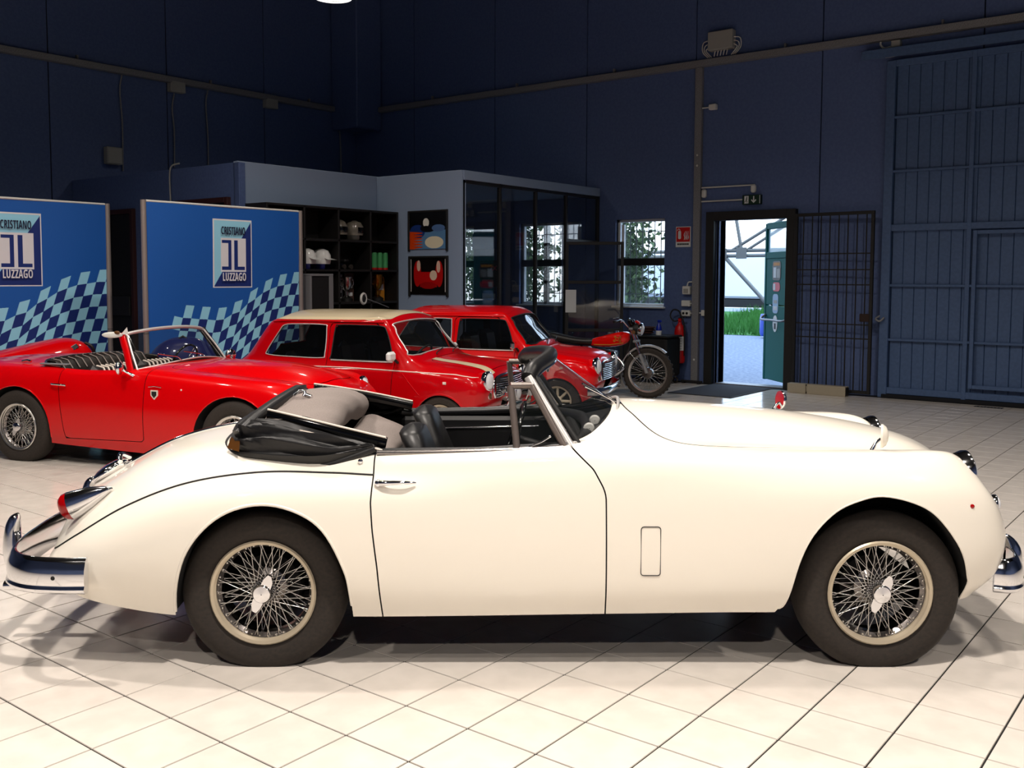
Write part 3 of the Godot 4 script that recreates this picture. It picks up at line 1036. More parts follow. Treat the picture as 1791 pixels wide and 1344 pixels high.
func helmet(at: Vector3, turn: float, label: String, band: Color, shell: Color, peak: bool, g: String) -> void:
	var key := "h%.2f%.2f" % [band.b, shell.r]
	if not M.has(key + "s"):
		mat(key + "s", shell, 0.25, 0.0, 0.8)
		mat(key + "b", band, 0.3)
	var o := thing("racing_helmet", label, "helmet", at, turn, g)
	var m := MB.new()
	m.lathe([v2(0.115, 0.07), v2(0.125, 0.13), v2(0.12, 0.19), v2(0.09, 0.25), v2(0.04, 0.275), v2(0.002, 0.28)], Transform3D(Basis.from_scale(V(1.1, 1, 0.95)), Vector3.ZERO), 20)
	obj("shell", m, M[key + "s"], o)
	m = MB.new()
	m.lathe([v2(0.105, 0.0), v2(0.118, 0.03), v2(0.116, 0.07)], Transform3D(Basis.from_scale(V(1.1, 1, 0.95)), Vector3.ZERO), 20, 0.7, TAU - 0.7)
	obj("neck_band", m, M[key + "b"], o)
	if peak:
		var s := []
		for i in 7:
			var a := -0.8 + 1.6 * i / 6.0
			s.append(PackedVector3Array([V(cos(a) * 0.135, 0.15, sin(a) * 0.115), V(cos(a) * 0.22 + 0.02, 0.125, sin(a) * 0.14)]))
		m = MB.new()
		m.grid(s)
		obj("peak", m, M[key + "s"], o)
	else:
		m = MB.new()
		m.lathe([v2(0.122, 0.10), v2(0.13, 0.14), v2(0.124, 0.18)], Transform3D(Basis.from_scale(V(1.12, 1, 0.97)), Vector3.ZERO), 14, -0.9, 0.9)
		obj("visor", m, M.black_gloss, o)

func build_shelf_things() -> void:
	# [depth along z from the left end, shelf height]
	var at := func(z: float, y: float) -> Vector3: return V(-8.66, y + 0.016, -6.56 - z)
	helmet(at.call(0.785, 1.72), 0.3, "white open-face helmet with dark blue base, the one nearer the banner", Color(0.06, 0.07, 0.35), Color(0.86, 0.86, 0.85), true, "white and blue helmets on the bookcase")
	helmet(at.call(1.045, 1.72), 0.3, "white open-face helmet with dark blue base, the one nearer the model car", Color(0.06, 0.07, 0.35), Color(0.86, 0.86, 0.85), true, "white and blue helmets on the bookcase")
	helmet(at.call(1.37, 2.13), -0.2, "grey upper-shelf helmet beside the empty compartment over the white helmets", Color(0.25, 0.24, 0.22), Color(0.42, 0.40, 0.36), false, "grey helmets on the upper shelf")
	helmet(at.call(1.655, 2.13), 0.5, "grey upper-shelf helmet on the side of the green cans", Color(0.25, 0.24, 0.22), Color(0.42, 0.40, 0.36), false, "grey helmets on the upper shelf")
	mat("can_green", Color(0.28, 0.62, 0.38), 0.35)
	for k in 4:
		var o := thing("green_can", "green oil can in a row of four on the bookcase", "can", at.call(1.93 + 0.11 * k, 1.72), 0.0, "green cans on the bookcase")
		var m := MB.new()
		m.lathe([v2(0.002, 0.03), v2(0.042, 0.03), v2(0.042, 0.23), v2(0.036, 0.25), v2(0.002, 0.25)], Transform3D(), 14)
		obj("body", m, M.can_green, o)
		m = MB.new()
		m.lathe([v2(0.002, 0.0), v2(0.043, 0.0), v2(0.043, 0.03)], Transform3D(), 14)
		obj("base_band", m, M.bright_red, o)
	# model car, trophies, number plate, steering wheel
	var mc := thing("model_car", "small dark model car on the bookcase beside the helmets", "model car", at.call(1.45, 1.72), 0.1)
	obj("body", boxmb(V(0, 0.07, 0), V(0.14, 0.06, 0.22), 0.02), M.black_gloss, mc)
	obj("cabin", boxmb(V(0, 0.12, -0.02), V(0.11, 0.05, 0.1), 0.02), M.frame_dark, mc)
	for s in [[-0.07, 0.07], [0.07, 0.07], [-0.07, -0.07], [0.07, -0.07]]:
		var w := MB.new()
		w.lathe([v2(0.002, -0.015), v2(0.035, -0.015), v2(0.035, 0.015), v2(0.002, 0.015)], Transform3D(Basis(V(0, 0, 1), PI / 2), V(s[0], 0.036, s[1])), 10)
		obj("wheel", w, M.rubber, mc)
	mat("silver", Color(0.75, 0.74, 0.72), 0.2, 1.0)
	mat("gold", Color(0.65, 0.46, 0.18), 0.3, 1.0)
	trophy(at.call(1.50, 1.27), 0.34, M.silver, "silver trophy cup with handles on the bookcase")
	trophy(at.call(2.10, 1.27), 0.38, M.gold, "large gold trophy cup on the bookcase")
	var tb := thing("race_poster", "small black and white race print leaning in the bookcase", "print", at.call(1.43, 1.27) + V(-0.1, 0, 0), 0.2)
	obj("board", boxmb(V(0, 0.19, 0), V(0.01, 0.38, 0.2), 0.002), M.paper, tb)
	for k in 3: obj("print", boxmb(V(0.007, 0.09 + 0.1 * k, 0.02 * (k - 1)), V(0.003, 0.06, 0.12)), M.black, tb)
	var tb2 := thing("race_poster", "brown and grey print leaning behind the silver trophy", "print", at.call(1.64, 1.27) + V(-0.1, 0, 0), -0.1)
	mat("print_brown", Color(0.30, 0.20, 0.17), 0.6)
	obj("board", boxmb(V(0, 0.2, 0), V(0.01, 0.4, 0.16), 0.002), M.print_brown, tb2)
	for k in 3: obj("print", boxmb(V(0.007, 0.1 + 0.11 * k, 0.0), V(0.003, 0.05, 0.11)), M.paper, tb2)
	var np := thing("race_number_board", "grey board with black figure nine leaning in the bookcase", "board", at.call(1.95, 1.27) + V(-0.1, 0, 0), 0.1)
	mat("board_grey", Color(0.45, 0.45, 0.45), 0.6)
	obj("board", boxmb(V(0, 0.14, 0), V(0.012, 0.28, 0.2), 0.003), M.board_grey, np)
	textmesh(np, "figure", "9", 0.17, 0.004, M.black, Transform3D(Basis(V(0, 1, 0), PI / 2), V(0.009, 0.14, 0)))
	var yb := thing("yellow_print", "yellow and white booklet leaning beside the gold trophy", "booklet", at.call(2.25, 1.27) + V(-0.1, 0, 0), -0.25)
	mat("yellow", Color(0.75, 0.48, 0.06), 0.6)
	obj("cover", boxmb(V(0, 0.14, 0), V(0.012, 0.28, 0.15), 0.003), M.yellow, yb)
	obj("print", boxmb(V(0.008, 0.2, 0), V(0.003, 0.09, 0.11)), M.paper, yb)
	# white hub and rod of a folded lamp
	var hb := thing("steering_wheel", "small steering wheel with white rim and black boss on a thin column", "steering wheel", V(-8.36, 1.33, -8.1), 0.3)
	var m2 := MB.new()
	var ring := []
	for i in 20: ring.append(V(0, sin(TAU * i / 20) * 0.07, cos(TAU * i / 20) * 0.07))
	m2.tube(ring, 0.018, 8, true)
	obj("rim", m2, M.white_plastic, hb)
	var m3 := MB.new()
	m3.ball(Vector3.ZERO, V(0.03, 0.05, 0.05))
	obj("boss", m3, M.black, hb)
	obj("column", tubemb([V(0, 0, -0.07), V(0.02, -0.06, -0.34), V(0.02, -0.14, -0.7)], 0.008, 6), M.galv, hb)
	# grey box frame on the floor in front of the bookcase
	var cab := thing("grey_cabinet", "narrow grey cabinet with black front between banner and bookcase", "cabinet", V(-8.21, 0, -7.06))
	mat("cab_grey", Color(0.42, 0.42, 0.43), 0.5)
	obj("side", boxmb(V(0.0, 0.82, -0.16), V(0.36, 1.64, 0.07), 0.004), M.cab_grey, cab)
	obj("side", boxmb(V(0.0, 0.82, 0.18), V(0.36, 1.64, 0.03), 0.004), M.cab_grey, cab)
	obj("top", boxmb(V(0.0, 1.655, 0.0), V(0.36, 0.03, 0.39), 0.004), M.cab_grey, cab)
	obj("front", boxmb(V(0.16, 0.82, 0.02), V(0.02, 1.62, 0.29)), M.black, cab)

func trophy(at: Vector3, h: float, m: Material, label: String) -> void:
	var o := thing("trophy_cup", label, "trophy", at)
	var b := MB.new()
	b.lathe([v2(0.09, 0.0), v2(0.09, 0.04), v2(0.06, 0.06)], Transform3D(), 18)
	obj("plinth", b, M.black, o)
	b = MB.new()
	b.lathe([v2(0.055, 0.06), v2(0.02, 0.09), v2(0.015, h * 0.4), v2(0.05, h * 0.5), v2(0.08, h * 0.7), v2(0.075, h * 0.95), v2(0.085, h), v2(0.07, h - 0.01), v2(0.01, h * 0.55)], Transform3D(), 18)
	obj("cup", b, m, o)
	for s in [-1.0, 1.0]:
		obj("handle", tubemb(smooth3([V(0, h * 0.62, s * 0.07), V(0, h * 0.7, s * 0.13), V(0, h * 0.9, s * 0.12), V(0, h * 0.92, s * 0.075)], 4), 0.008, 6), m, o)

# ---------------------------------------------------------------- fittings on the walls
func build_wall_fittings() -> void:
	var zf := WALL_Z
	# cable trays
	var t1 := thing("cable_tray", "long grey galvanised cable tray running along the back wall", "cable tray", V(0, 0, zf))
	obj("channel", boxmb(V(-2.0, 4.9, 0.06), V(21.6, 0.1, 0.12), 0.006), M.galv, t1)
	for x in [-11.0, -9.0, -7.0, -4.1, -1.95, 0.4]: obj("bracket", boxmb(V(x, 4.98, 0.03), V(0.03, 0.09, 0.05), 0.003), M.galv, t1)
	var t2 := thing("cable_tray", "grey galvanised cable tray running along the left wall", "cable tray", V(WALL_X, 0, 0))
	obj("channel", boxmb(V(0.065, 4.9, -3.3), V(0.12, 0.1, 17.9), 0.006), M.galv, t2)
	for z in [-4.2, -6.6, -9.0, -11.2]: obj("bracket", boxmb(V(0.03, 4.98, z), V(0.05, 0.09, 0.03), 0.003), M.galv, t2)
	var t3 := thing("cable_riser", "vertical grey channel from the floor up to the cable tray beside the door", "cable riser", V(-5.46, 0, zf))
	obj("channel", boxmb(V(0, 2.43, 0.041), V(0.115, 4.84, 0.07), 0.005), M.galv, t3)
	for y in [3.36, 3.52, 0.36]: obj("screw", boxmb(V(0, y, 0.079), V(0.03, 0.03, 0.01), 0.004), M.white_plastic, t3)
	# big junction box with cable loops
	var j := thing("junction_box", "large grey junction box with looping cables above the cable tray", "junction box", V(-5.09, 5.17, zf))
	obj("case", boxmb(V(0, 0.03, 0.07), V(0.4, 0.28, 0.14), 0.012), M.box_grey, j)
	for k in 3:
		for s in [-1.0, 1.0]:
			obj("cable", tubemb(smooth3([V(s * 0.19, 0.06 - 0.05 * k, 0.07), V(s * (0.3 - 0.03 * k), 0.03 - 0.05 * k, 0.07), V(s * (0.31 - 0.03 * k), -0.1, 0.07), V(s * (0.22 - 0.03 * k), -0.2, 0.07)], 4), 0.008, 6), M.white_plastic, j)
	for k in 5: obj("cable", tubemb([V(-0.1 + 0.05 * k, -0.1, 0.07), V(-0.12 + 0.05 * k, -0.19, 0.07)], 0.008, 6), M.white_plastic, j)
	var j2 := thing("sensor_box", "small grey box hanging under the cable tray by the big gate", "box", V(-2.53, 4.787, zf))
	obj("case", boxmb(V(0, 0, 0.05), V(0.12, 0.1, 0.1), 0.008), M.box_grey, j2)
	obj("conduit", tubemb(smooth3([V(-0.06, -0.02, 0.05), V(-0.16, -0.03, 0.05), V(-0.21, 0.02, 0.05), V(-0.21, 0.06, 0.05)], 4), 0.013, 8), M.white_plastic, j2)
	var fl := thing("wall_lamp", "small white wall light on a short arm high on the riser", "light", V(-5.22, 4.23, zf))
	obj("arm", tubemb([V(-0.18, 0, 0.05), V(-0.05, 0, 0.05)], 0.012, 8), M.white_plastic, fl)
	obj("case", boxmb(V(0, 0, 0.05), V(0.12, 0.085, 0.08), 0.01), M.white_plastic, fl)
	# emergency fittings above the door
	var c1 := thing("conduit_run", "white conduit with two emergency lamp boxes above the exit door", "conduit", V(0, 0, zf))
	obj("pipe", tubemb([V(-5.4, 3.02, 0.03), V(-4.53, 3.02, 0.03)], 0.012, 8), M.white_plastic, c1)
	obj("lamp_box", boxmb(V(-5.35, 2.93, 0.04), V(0.07, 0.13, 0.08), 0.02), M.white_plastic, c1)
	obj("lamp_box", boxmb(V(-4.545, 2.965, 0.04), V(0.075, 0.12, 0.08), 0.02), M.white_plastic, c1)
	obj("pipe", tubemb([V(-5.4, 2.81, 0.03), V(-4.72, 2.81, 0.03)], 0.012, 8), M.white_plastic, c1)
	var ex := thing("exit_sign", "green emergency exit sign with running figure and down arrow", "exit sign", V(-4.56, 2.8, zf))
	mat("exit_green", Color(0.02, 0.17, 0.10), 0.4)
	obj("case", boxmb(V(0, 0, 0.04), V(0.29, 0.14, 0.08), 0.008), M.exit_green, ex)
	obj("door_mark", boxmb(V(-0.075, 0, 0.082), V(0.065, 0.11, 0.004)), M.paper, ex)
	var rm := MB.new()
	rm.ball(V(-0.068, 0.036, 0.085), V(0.009, 0.009, 0.003))
	rm.tube([V(-0.07, 0.025, 0.086), V(-0.078, -0.008, 0.086)], 0.007, 6)
	rm.tube([V(-0.078, -0.008, 0.086), V(-0.062, -0.025, 0.086), V(-0.066, -0.045, 0.086)], 0.005, 6)
	rm.tube([V(-0.078, -0.008, 0.086), V(-0.09, -0.03, 0.086), V(-0.102, -0.034, 0.086)], 0.005, 6)
	rm.tube([V(-0.072, 0.02, 0.086), V(-0.055, 0.008, 0.086)], 0.004, 6)
	obj("figure", rm, M.exit_green, ex)
	var ar := MB.new()
	ar.prism(PackedVector2Array([v2(-0.008, 0.05), v2(0.008, 0.05), v2(0.008, -0.02), v2(0.03, 0.002), v2(0.042, -0.01), v2(0, -0.052), v2(-0.042, -0.01), v2(-0.03, 0.002), v2(-0.008, -0.02)]), 0.004, Transform3D(Basis(), V(0.04, 0, 0.083)))
	obj("arrow", ar, M.paper, ex)
	obj("edge", boxmb(V(0.135, 0, 0.082), V(0.008, 0.12, 0.004)), M.paper, ex)
	# fire extinguisher sign
	var fs := thing("fire_sign", "red fire extinguisher sign with white symbols on the blue wall", "sign", V(-5.715, 2.277, zf))
	obj("plate", boxmb(V(0, 0, 0.006), V(0.26, 0.32, 0.012), 0.002), M.paper, fs)
	obj("field", boxmb(V(0, 0.035, 0.014), V(0.235, 0.225, 0.004)), M.bright_red, fs)
	var em := MB.new()
	em.prism(rrect(-0.085, -0.055, -0.035, 0.075, 0.02), 0.003, Transform3D(Basis(), V(0, 0.02, 0.018)))
	em.tube(smooth3([V(-0.05, 0.1, 0.018), V(-0.075, 0.125, 0.018), V(-0.098, 0.1, 0.018)], 4), 0.006, 6)
	obj("symbol", em, M.paper, fs)
	for k in 3:
		var fm := MB.new()
		fm.tube(smooth3([V(0.02 + 0.03 * k, -0.05, 0.018), V(0.035 + 0.03 * k, -0.01, 0.018), V(0.02 + 0.032 * k, 0.03, 0.018), V(0.045 + 0.025 * k, 0.09, 0.018)], 4), [0.004, 0.006, 0.008, 0.009, 0.01, 0.009, 0.008, 0.008, 0.007, 0.006, 0.005, 0.003, 0.002], 6)
		obj("flame", fm, M.paper, fs)
	for k in 6: obj("caption_mark", boxmb(V(-0.085 + 0.034 * k, -0.115, 0.014), V(0.026, 0.026, 0.003)), M.black, fs)
	# switch boxes by the riser
	var sb := thing("switch_box", "white switch box with bent conduit beside the riser", "switch", V(-5.62, 1.44, zf))
	obj("case", boxmb(V(0, 0, 0.04), V(0.13, 0.13, 0.08), 0.01), M.white_plastic, sb)
	obj("rocker", boxmb(V(0, -0.01, 0.083), V(0.08, 0.07, 0.01), 0.003), M.box_grey, sb)
	obj("conduit", tubemb(smooth3([V(0, 0.06, 0.04), V(0.02, 0.12, 0.04), V(0.06, 0.13, 0.04), V(0.1, 0.13, 0.04)], 4), 0.011, 8), M.white_plastic, sb)
	for y in [1.235, 1.08]:
		var s2 := thing("socket_box", "white wall socket box low beside the riser" if y < 1.2 else "plain white junction box between switch and socket", "socket", V(-5.63, y, zf))
		obj("case", boxmb(V(0, 0, 0.035), V(0.15, 0.095, 0.07), 0.01), M.white_plastic, s2)
		obj("conduit", tubemb([V(0.07, 0, 0.035), V(0.12, 0, 0.035)], 0.011, 8), M.white_plastic, s2)
		if y < 1.2:
			for x in [-0.03, 0.03]:
				var h := MB.new()
				h.lathe([v2(0.001, 0.0), v2(0.02, 0.0), v2(0.02, 0.004)], Transform3D(Basis(V(1, 0, 0), PI / 2), V(x, 0, 0.072)), 12)
				obj("socket", h, M.black, s2)
	var s3 := thing("door_switch", "small white push switch on the wall beside the open door", "switch", V(-5.33, 1.09, zf))
	obj("case", boxmb(V(0, 0, 0.03), V(0.07, 0.09, 0.06), 0.008), M.white_plastic, s3)
	obj("conduit", tubemb([V(-0.03, 0, 0.03), V(-0.09, 0, 0.03)], 0.01, 8), M.white_plastic, s3)
	# fire extinguisher
	var fe := thing("fire_extinguisher", "red fire extinguisher with black hose on the wall by the riser", "fire extinguisher", V(-5.68, 0.3, zf + 0.14))
	var b := MB.new()
	b.lathe([v2(0.002, 0.0), v2(0.07, 0.0), v2(0.082, 0.02), v2(0.085, 0.05), v2(0.085, 0.5), v2(0.07, 0.57), v2(0.035, 0.61), v2(0.03, 0.64), v2(0.002, 0.64)], Transform3D(), 22)
	obj("cylinder", b, M.bright_red, fe)
	b = MB.new()
	b.lathe([v2(0.0865, 0.2), v2(0.0865, 0.42)], Transform3D(), 14, 0.2, 2.9)
	obj("label_wrap", b, M.paper, fe)
	for k in 5: 
		var ln := MB.new()
		ln.lathe([v2(0.0875, 0.225 + k * 0.04), v2(0.0875, 0.235 + k * 0.04)], Transform3D(), 10, 0.7, 2.4)
		obj("label_line", ln, M.box_grey, fe)
	obj("valve", boxmb(V(0, 0.67, 0), V(0.05, 0.06, 0.05), 0.01), M.bright_red, fe)
	obj("lever", boxmb(V(0.03, 0.715, 0), V(0.13, 0.018, 0.025), 0.004, Basis(V(0, 0, 1), 0.2)), M.black, fe)
	obj("hose", tubemb(smooth3([V(-0.02, 0.67, 0), V(-0.1, 0.66, 0.02), V(-0.16, 0.74, 0.02), V(-0.12, 0.83, 0.01), V(-0.03, 0.82, 0), V(0.03, 0.75, 0.03), V(0.09, 0.62, 0.04), V(0.1, 0.3, 0.03), V(0.09, 0.12, 0.02)], 6), 0.012, 8), M.black, fe)
	# main door
	var df := struct("door_1", frame_mb(-5.285, 0.0, -3.865, 2.64, 0.135, 0.16, zf + 0.02), M.iron)
	obj("jamb", boxmb(V(-5.125, 1.27, zf - 0.12), V(0.03, 2.54, 0.24)), M.iron, df)
	obj("jamb", boxmb(V(-3.97, 1.27, zf - 0.12), V(0.03, 2.54, 0.24)), M.iron, df)
	obj("threshold", boxmb(V(-4.55, 0.008, zf - 0.12), V(1.15, 0.016, 0.26), 0.004), M.galv, df)
	var a := deg_to_rad(43.0)
	var lf := thing("green_exit_door", "teal green metal exit door standing ajar with panic bar and stickers", "door", V(-3.995, 0.0, zf - 0.24), PI + -a)
	# local x runs from the hinge to the free edge; local -z faces the hall side after the turn
	obj("lower_panel", boxmb(V(0.5, 0.62, 0), V(0.96, 1.16, 0.05), 0.006), M.door_green, lf)
	obj("upper_panel", boxmb(V(0.5, 1.58, 0), V(0.96, 0.72, 0.05), 0.006), M.door_green, lf)
	obj("stile", boxmb(V(0.03, 1.26, 0), V(0.06, 2.46, 0.065), 0.006), M.door_green, lf)
	obj("stile", boxmb(V(0.97, 1.26, 0), V(0.06, 2.46, 0.065), 0.006), M.door_green, lf)
	obj("head_rail", boxmb(V(0.5, 2.45, 0), V(0.88, 0.1, 0.065), 0.006), M.door_green, lf)
	obj("rail", boxmb(V(0.5, 1.99, 0), V(0.88, 0.1, 0.065), 0.006), M.door_green, lf)
	pane("frosted", Color(0.75, 0.86, 0.9), 0.55, 0.3)
	obj("pane", boxmb(V(0.5, 2.22, 0), V(0.9, 0.38, 0.01)), M.frosted, lf)
	obj("panic_bar", tubemb(smooth3([V(0.06, 1.06, -0.03), V(0.1, 0.99, -0.12), V(0.5, 0.99, -0.13), V(0.9, 0.99, -0.12), V(0.94, 1.06, -0.03)], 5), 0.018, 8), M.galv, lf)
	var stick := [["poster", 0.56, 1.75, 0.3, 0.3, Color(0.12, 0.12, 0.08), "small dark poster with a yellow headline stuck on the green door"], ["sticker", 0.56, 1.5, 0.26, 0.14, Color(0.8, 0.15, 0.25), "red and white round-ended sticker on the green door"], ["sticker", 0.58, 1.24, 0.2, 0.3, Color(0.55, 0.68, 0.8), "pale blue pointed sticker on the green door"], ["sticker", 0.58, 0.93, 0.17, 0.26, Color(0.85, 0.86, 0.85), "white oval sticker near the panic bar"]]
	for s in stick:
		var key := "st%.2f" % s[2]
		mat(key, s[5], 0.5)
		var st := thing(s[0], s[6], s[0], lf.position, lf.rotation.y)
		var pl := MB.new()
		var poly := rrect(-s[3] * 0.5, -s[4] * 0.5, s[3] * 0.5, s[4] * 0.5, 0.06)
		if s[2] < 1.0:
			poly = PackedVector2Array()
			for k in 18: poly.push_back(v2(cos(TAU * k / 18) * s[3] * 0.5, sin(TAU * k / 18) * s[4] * 0.5))
		pl.prism(poly, 0.004, Transform3D(Basis(), V(s[1], s[2], -0.028)))
		obj("sheet", pl, M[key], st)
		if s[2] > 1.6:
			obj("headline", boxmb(V(s[1], s[2] + 0.1, -0.031), V(0.22, 0.05, 0.003)), M.yellow, st)
			obj("photo", boxmb(V(s[1] + 0.06, s[2] - 0.03, -0.031), V(0.1, 0.16, 0.003)), M.paper, st)
			obj("photo", boxmb(V(s[1] - 0.07, s[2] - 0.04, -0.031), V(0.12, 0.14, 0.003)), M.box_grey, st)
		elif s[2] > 1.4: obj("print", boxmb(V(s[1] + 0.07, s[2], -0.031), V(0.08, 0.1, 0.003), 0.001), M.paper, st)
		elif s[2] > 1.1:
			obj("print", boxmb(V(s[1], s[2] + 0.03, -0.031), V(0.12, 0.05, 0.003)), M.box_grey, st)
			obj("print", boxmb(V(s[1], s[2] - 0.07, -0.031), V(0.14, 0.06, 0.003)), M.paper, st)
		else:
			obj("print", boxmb(V(s[1], s[2] - 0.04, -0.031), V(0.06, 0.09, 0.003)), M.black, st)
	# iron bar gate folded back against the wall
	var ig := thing("iron_bar_gate", "black iron bar gate folded back against the wall beside the door", "gate", V(-3.85, 0, zf + 0.14), deg_to_rad(-3.0))
	obj("frame", frame_mb(0.0, 0.03, 1.15, 2.56, 0.045, 0.04), M.iron, ig)
	for k in 8: obj("bar", tubemb([V(0.13 * (k + 1), 0.05, 0), V(0.13 * (k + 1), 2.54, 0)], 0.009, 6), M.iron, ig)
	for y in [1.98, 1.755, 1.545, 0.99, 0.795]: obj("cross_bar", boxmb(V(0.575, y, -0.012), V(1.08, 0.018, 0.01)), M.iron, ig)
	mat("rust", Color(0.16, 0.09, 0.06), 0.8)
	obj("lock", boxmb(V(1.05, 1.09, 0), V(0.14, 0.11, 0.05), 0.006), M.rust, ig)
	# large sliding gate
	var bg := thing("sliding_gate", "tall blue sliding gate of vertical boards with square rails", "gate", V(0, 0, zf))
	obj("stile", boxmb(V(-2.56, 2.28, 0.09), V(0.12, 4.56, 0.12), 0.006), M.gate_blue, bg)
	obj("stile", boxmb(V(-1.52, 2.28, 0.115), V(0.06, 4.56, 0.05), 0.006), M.gate_blue, bg)
	obj("stile", boxmb(V(0.3, 2.28, 0.115), V(0.06, 4.56, 0.05), 0.006), M.gate_blue, bg)
	obj("stile", boxmb(V(2.4, 2.28, 0.09), V(0.12, 4.56, 0.12), 0.006), M.gate_blue, bg)
	for y in [4.52, 3.80, 3.08, 2.32, 1.54, 0.80, 0.1]:
		var h := 0.09 if y in [4.52, 2.32, 0.1] else 0.035
		obj("rail", boxmb(V(-0.06, y, 0.115), V(4.9, h, 0.045), 0.005), M.gate_blue, bg)
	for k in 32:
		obj("board", boxmb(V(-2.42 + 0.15 * k, 2.3, 0.07 + 0.003 * (k % 2)), V(0.146, 4.44, 0.03), 0.006), M.gate_blue, bg)
	var wd := frame_mb(-1.46, 0.2, 0.2, 2.26, 0.05, 0.05, 0.145)
	obj("wicket_frame", wd, M.gate_blue, bg)
	obj("hasp", tubemb(smooth3([V(-2.62, 1.12, 0.14), V(-2.66, 1.08, 0.18), V(-2.6, 1.05, 0.2), V(-2.55, 1.1, 0.17)], 4), 0.014, 6), M.galv, bg)
	obj("bottom_guide", boxmb(V(-0.06, 0.025, 0.1), V(5.0, 0.05, 0.16), 0.005), M.navy_joint, bg)
	var tk := thing("gate_track", "dark blue overhead track carrying the sliding gate", "track", V(0, 0, zf))
	obj("rail", boxmb(V(0.2, 4.7, 0.1), V(6.3, 0.05, 0.18), 0.005), M.gate_blue, tk)
	obj("lip", boxmb(V(0.2, 4.64, 0.18), V(6.3, 0.08, 0.02), 0.003), M.gate_blue, tk)
	obj("bracket", boxmb(V(-2.58, 4.66, 0.16), V(0.12, 0.12, 0.02), 0.003), M.box_grey, tk)
	# left wall boxes and hanging cables
	var lb := [[-7.14, 3.54, 0.26, 0.27, "square grey junction box low on the dark left wall"], [-8.31, 4.8, 0.28, 0.19, "grey junction box hanging under the left cable tray"], [-10.26, 4.8, 0.27, 0.18, "grey box under the left cable tray towards the corner"]]
	for q in lb:
		var o := thing("wall_box", q[4], "box", V(WALL_X, q[1], q[0]))
		obj("case", boxmb(V(0.06, 0, 0), V(0.12, q[3], q[2]), 0.01), M.box_grey, o)
		obj("cover", boxmb(V(0.123, 0, 0), V(0.008, q[3] - 0.03, q[2] - 0.03), 0.003), M.box_grey, o)
	for q in [[-7.33, 4.84, 3.32, "grey cable dropping from the left tray beside the square wall box"], [-8.27, 4.69, 3.47, "grey cable hanging straight below the junction box under the left tray"], [-8.93, 4.84, 3.2, "grey cable dropping from the left tray to the top of the office"], [-12.0, 4.84, 3.2, "thin grey cable hanging near the dark corner of the hall"]]:
		var o2 := thing("hanging_cable", q[3], "cable", V(WALL_X, 0, q[0]), 0.0, "cables on the left wall")
		obj("cable", tubemb(smooth3([V(0.05, q[1], 0), V(0.03, q[1] - 0.25, 0.03), V(0.03, (q[1] + q[2]) * 0.5, 0.0), V(0.03, q[2], 0.01)], 4), 0.014, 6), M.galv, o2)
	var oc := thing("bent_cable", "white cable looping over the top of the office wall", "cable", V(-10.4, 0, -6.46))
	obj("cable", tubemb(smooth3([V(-0.02, 2.6, 0.01), V(-0.02, 3.0, 0.02), V(0.0, 3.14, 0.0), V(0.1, 3.18, -0.06)], 5), 0.012, 6), M.box_grey, oc)

# ---------------------------------------------------------------- printed banners
func banner_texture() -> ImageTexture:
	var W := 852
	var H := 972
	var s := 0.0025
	var img := Image.create(W, H, false, Image.FORMAT_RGB8)
	var blue := Color(0.03, 0.33, 0.66)
	var navy := Color(0.02, 0.15, 0.44)
	var pale := Color(0.58, 0.82, 0.92)
	var white := Color(0.86, 0.86, 0.88)
	img.fill(blue)
	var ks := [-0.2, 0.1, 0.3, 0.546, 0.77, 0.99, 1.235, 1.477, 1.69, 1.89, 2.085, 2.4]
	var kd := [1.05, 1.08, 1.11, 1.15, 1.17, 1.19, 1.10, 0.945, 0.83, 0.78, 0.755, 0.75]
	var wave := func(u: float) -> float:
		for k in ks.size() - 1:
			if u <= ks[k + 1]:
				var t: float = clampf((u - ks[k]) / (ks[k + 1] - ks[k]), 0.0, 1.0)
				return lerpf(kd[k], kd[k + 1], t * t * (3.0 - 2.0 * t))
		return kd[kd.size() - 1]
	for row in 13:
		for col in range(-1, 20):
			var light := (col + row) % 2 == 0
			if not light and (col < 0 or row < 1): continue
			var poly := PackedVector2Array()
			for q in [[0, 0], [1, 0], [1, 1], [0, 1]]:
				var us: float = 0.483 + (col + q[0]) * 0.112
				poly.push_back(v2((us - 0.045 * (row + q[1])) / s, (wave.call(us) + (row + q[1]) * 0.145) / s))
			var lo := poly[0]; var hi := poly[0]
			for q in poly:
				lo = lo.min(q); hi = hi.max(q)
			for x in range(maxi(0, int(lo.x)), mini(W, int(hi.x) + 1)):
				for y in range(maxi(0, int(lo.y)), mini(H, int(hi.y) + 1)):
					if Geometry2D.is_point_in_polygon(v2(x + 0.5, y + 0.5), poly): img.set_pixel(x, y, pale if light else navy)
	# emblem
	var e := Rect2(0.854, 0.14, 0.551, 0.81)
	for x in range(int(e.position.x / s), int(e.end.x / s)):
		for y in range(int(e.position.y / s), int(e.end.y / s)):
			var p := v2((x * s - e.position.x) / e.size.x, (y * s - e.position.y) / e.size.y)
			var c := pale if p.x + p.y < 1.0 else navy
			if p.x < 0.03 or p.x > 0.97 or p.y < 0.02 or p.y > 0.98: c = white
			if p.x > 0.2 and p.x < 0.84 and p.y > 0.27 and p.y < 0.765:
				c = white
				var q := v2((p.x - 0.2) / 0.64, (p.y - 0.27) / 0.495)
				if q.y > 0.06 and q.y < 0.94:
					if q.x > 0.30 and q.x < 0.42: c = navy
					if q.x > 0.04 and q.x < 0.42 and (q.y < 0.15 or q.y > 0.84): c = navy
					if q.x > 0.53 and q.x < 0.67: c = navy
					if q.x > 0.53 and q.x < 0.95 and q.y > 0.84: c = navy
			img.set_pixel(x, y, c)
	return ImageTexture.create_from_image(img)

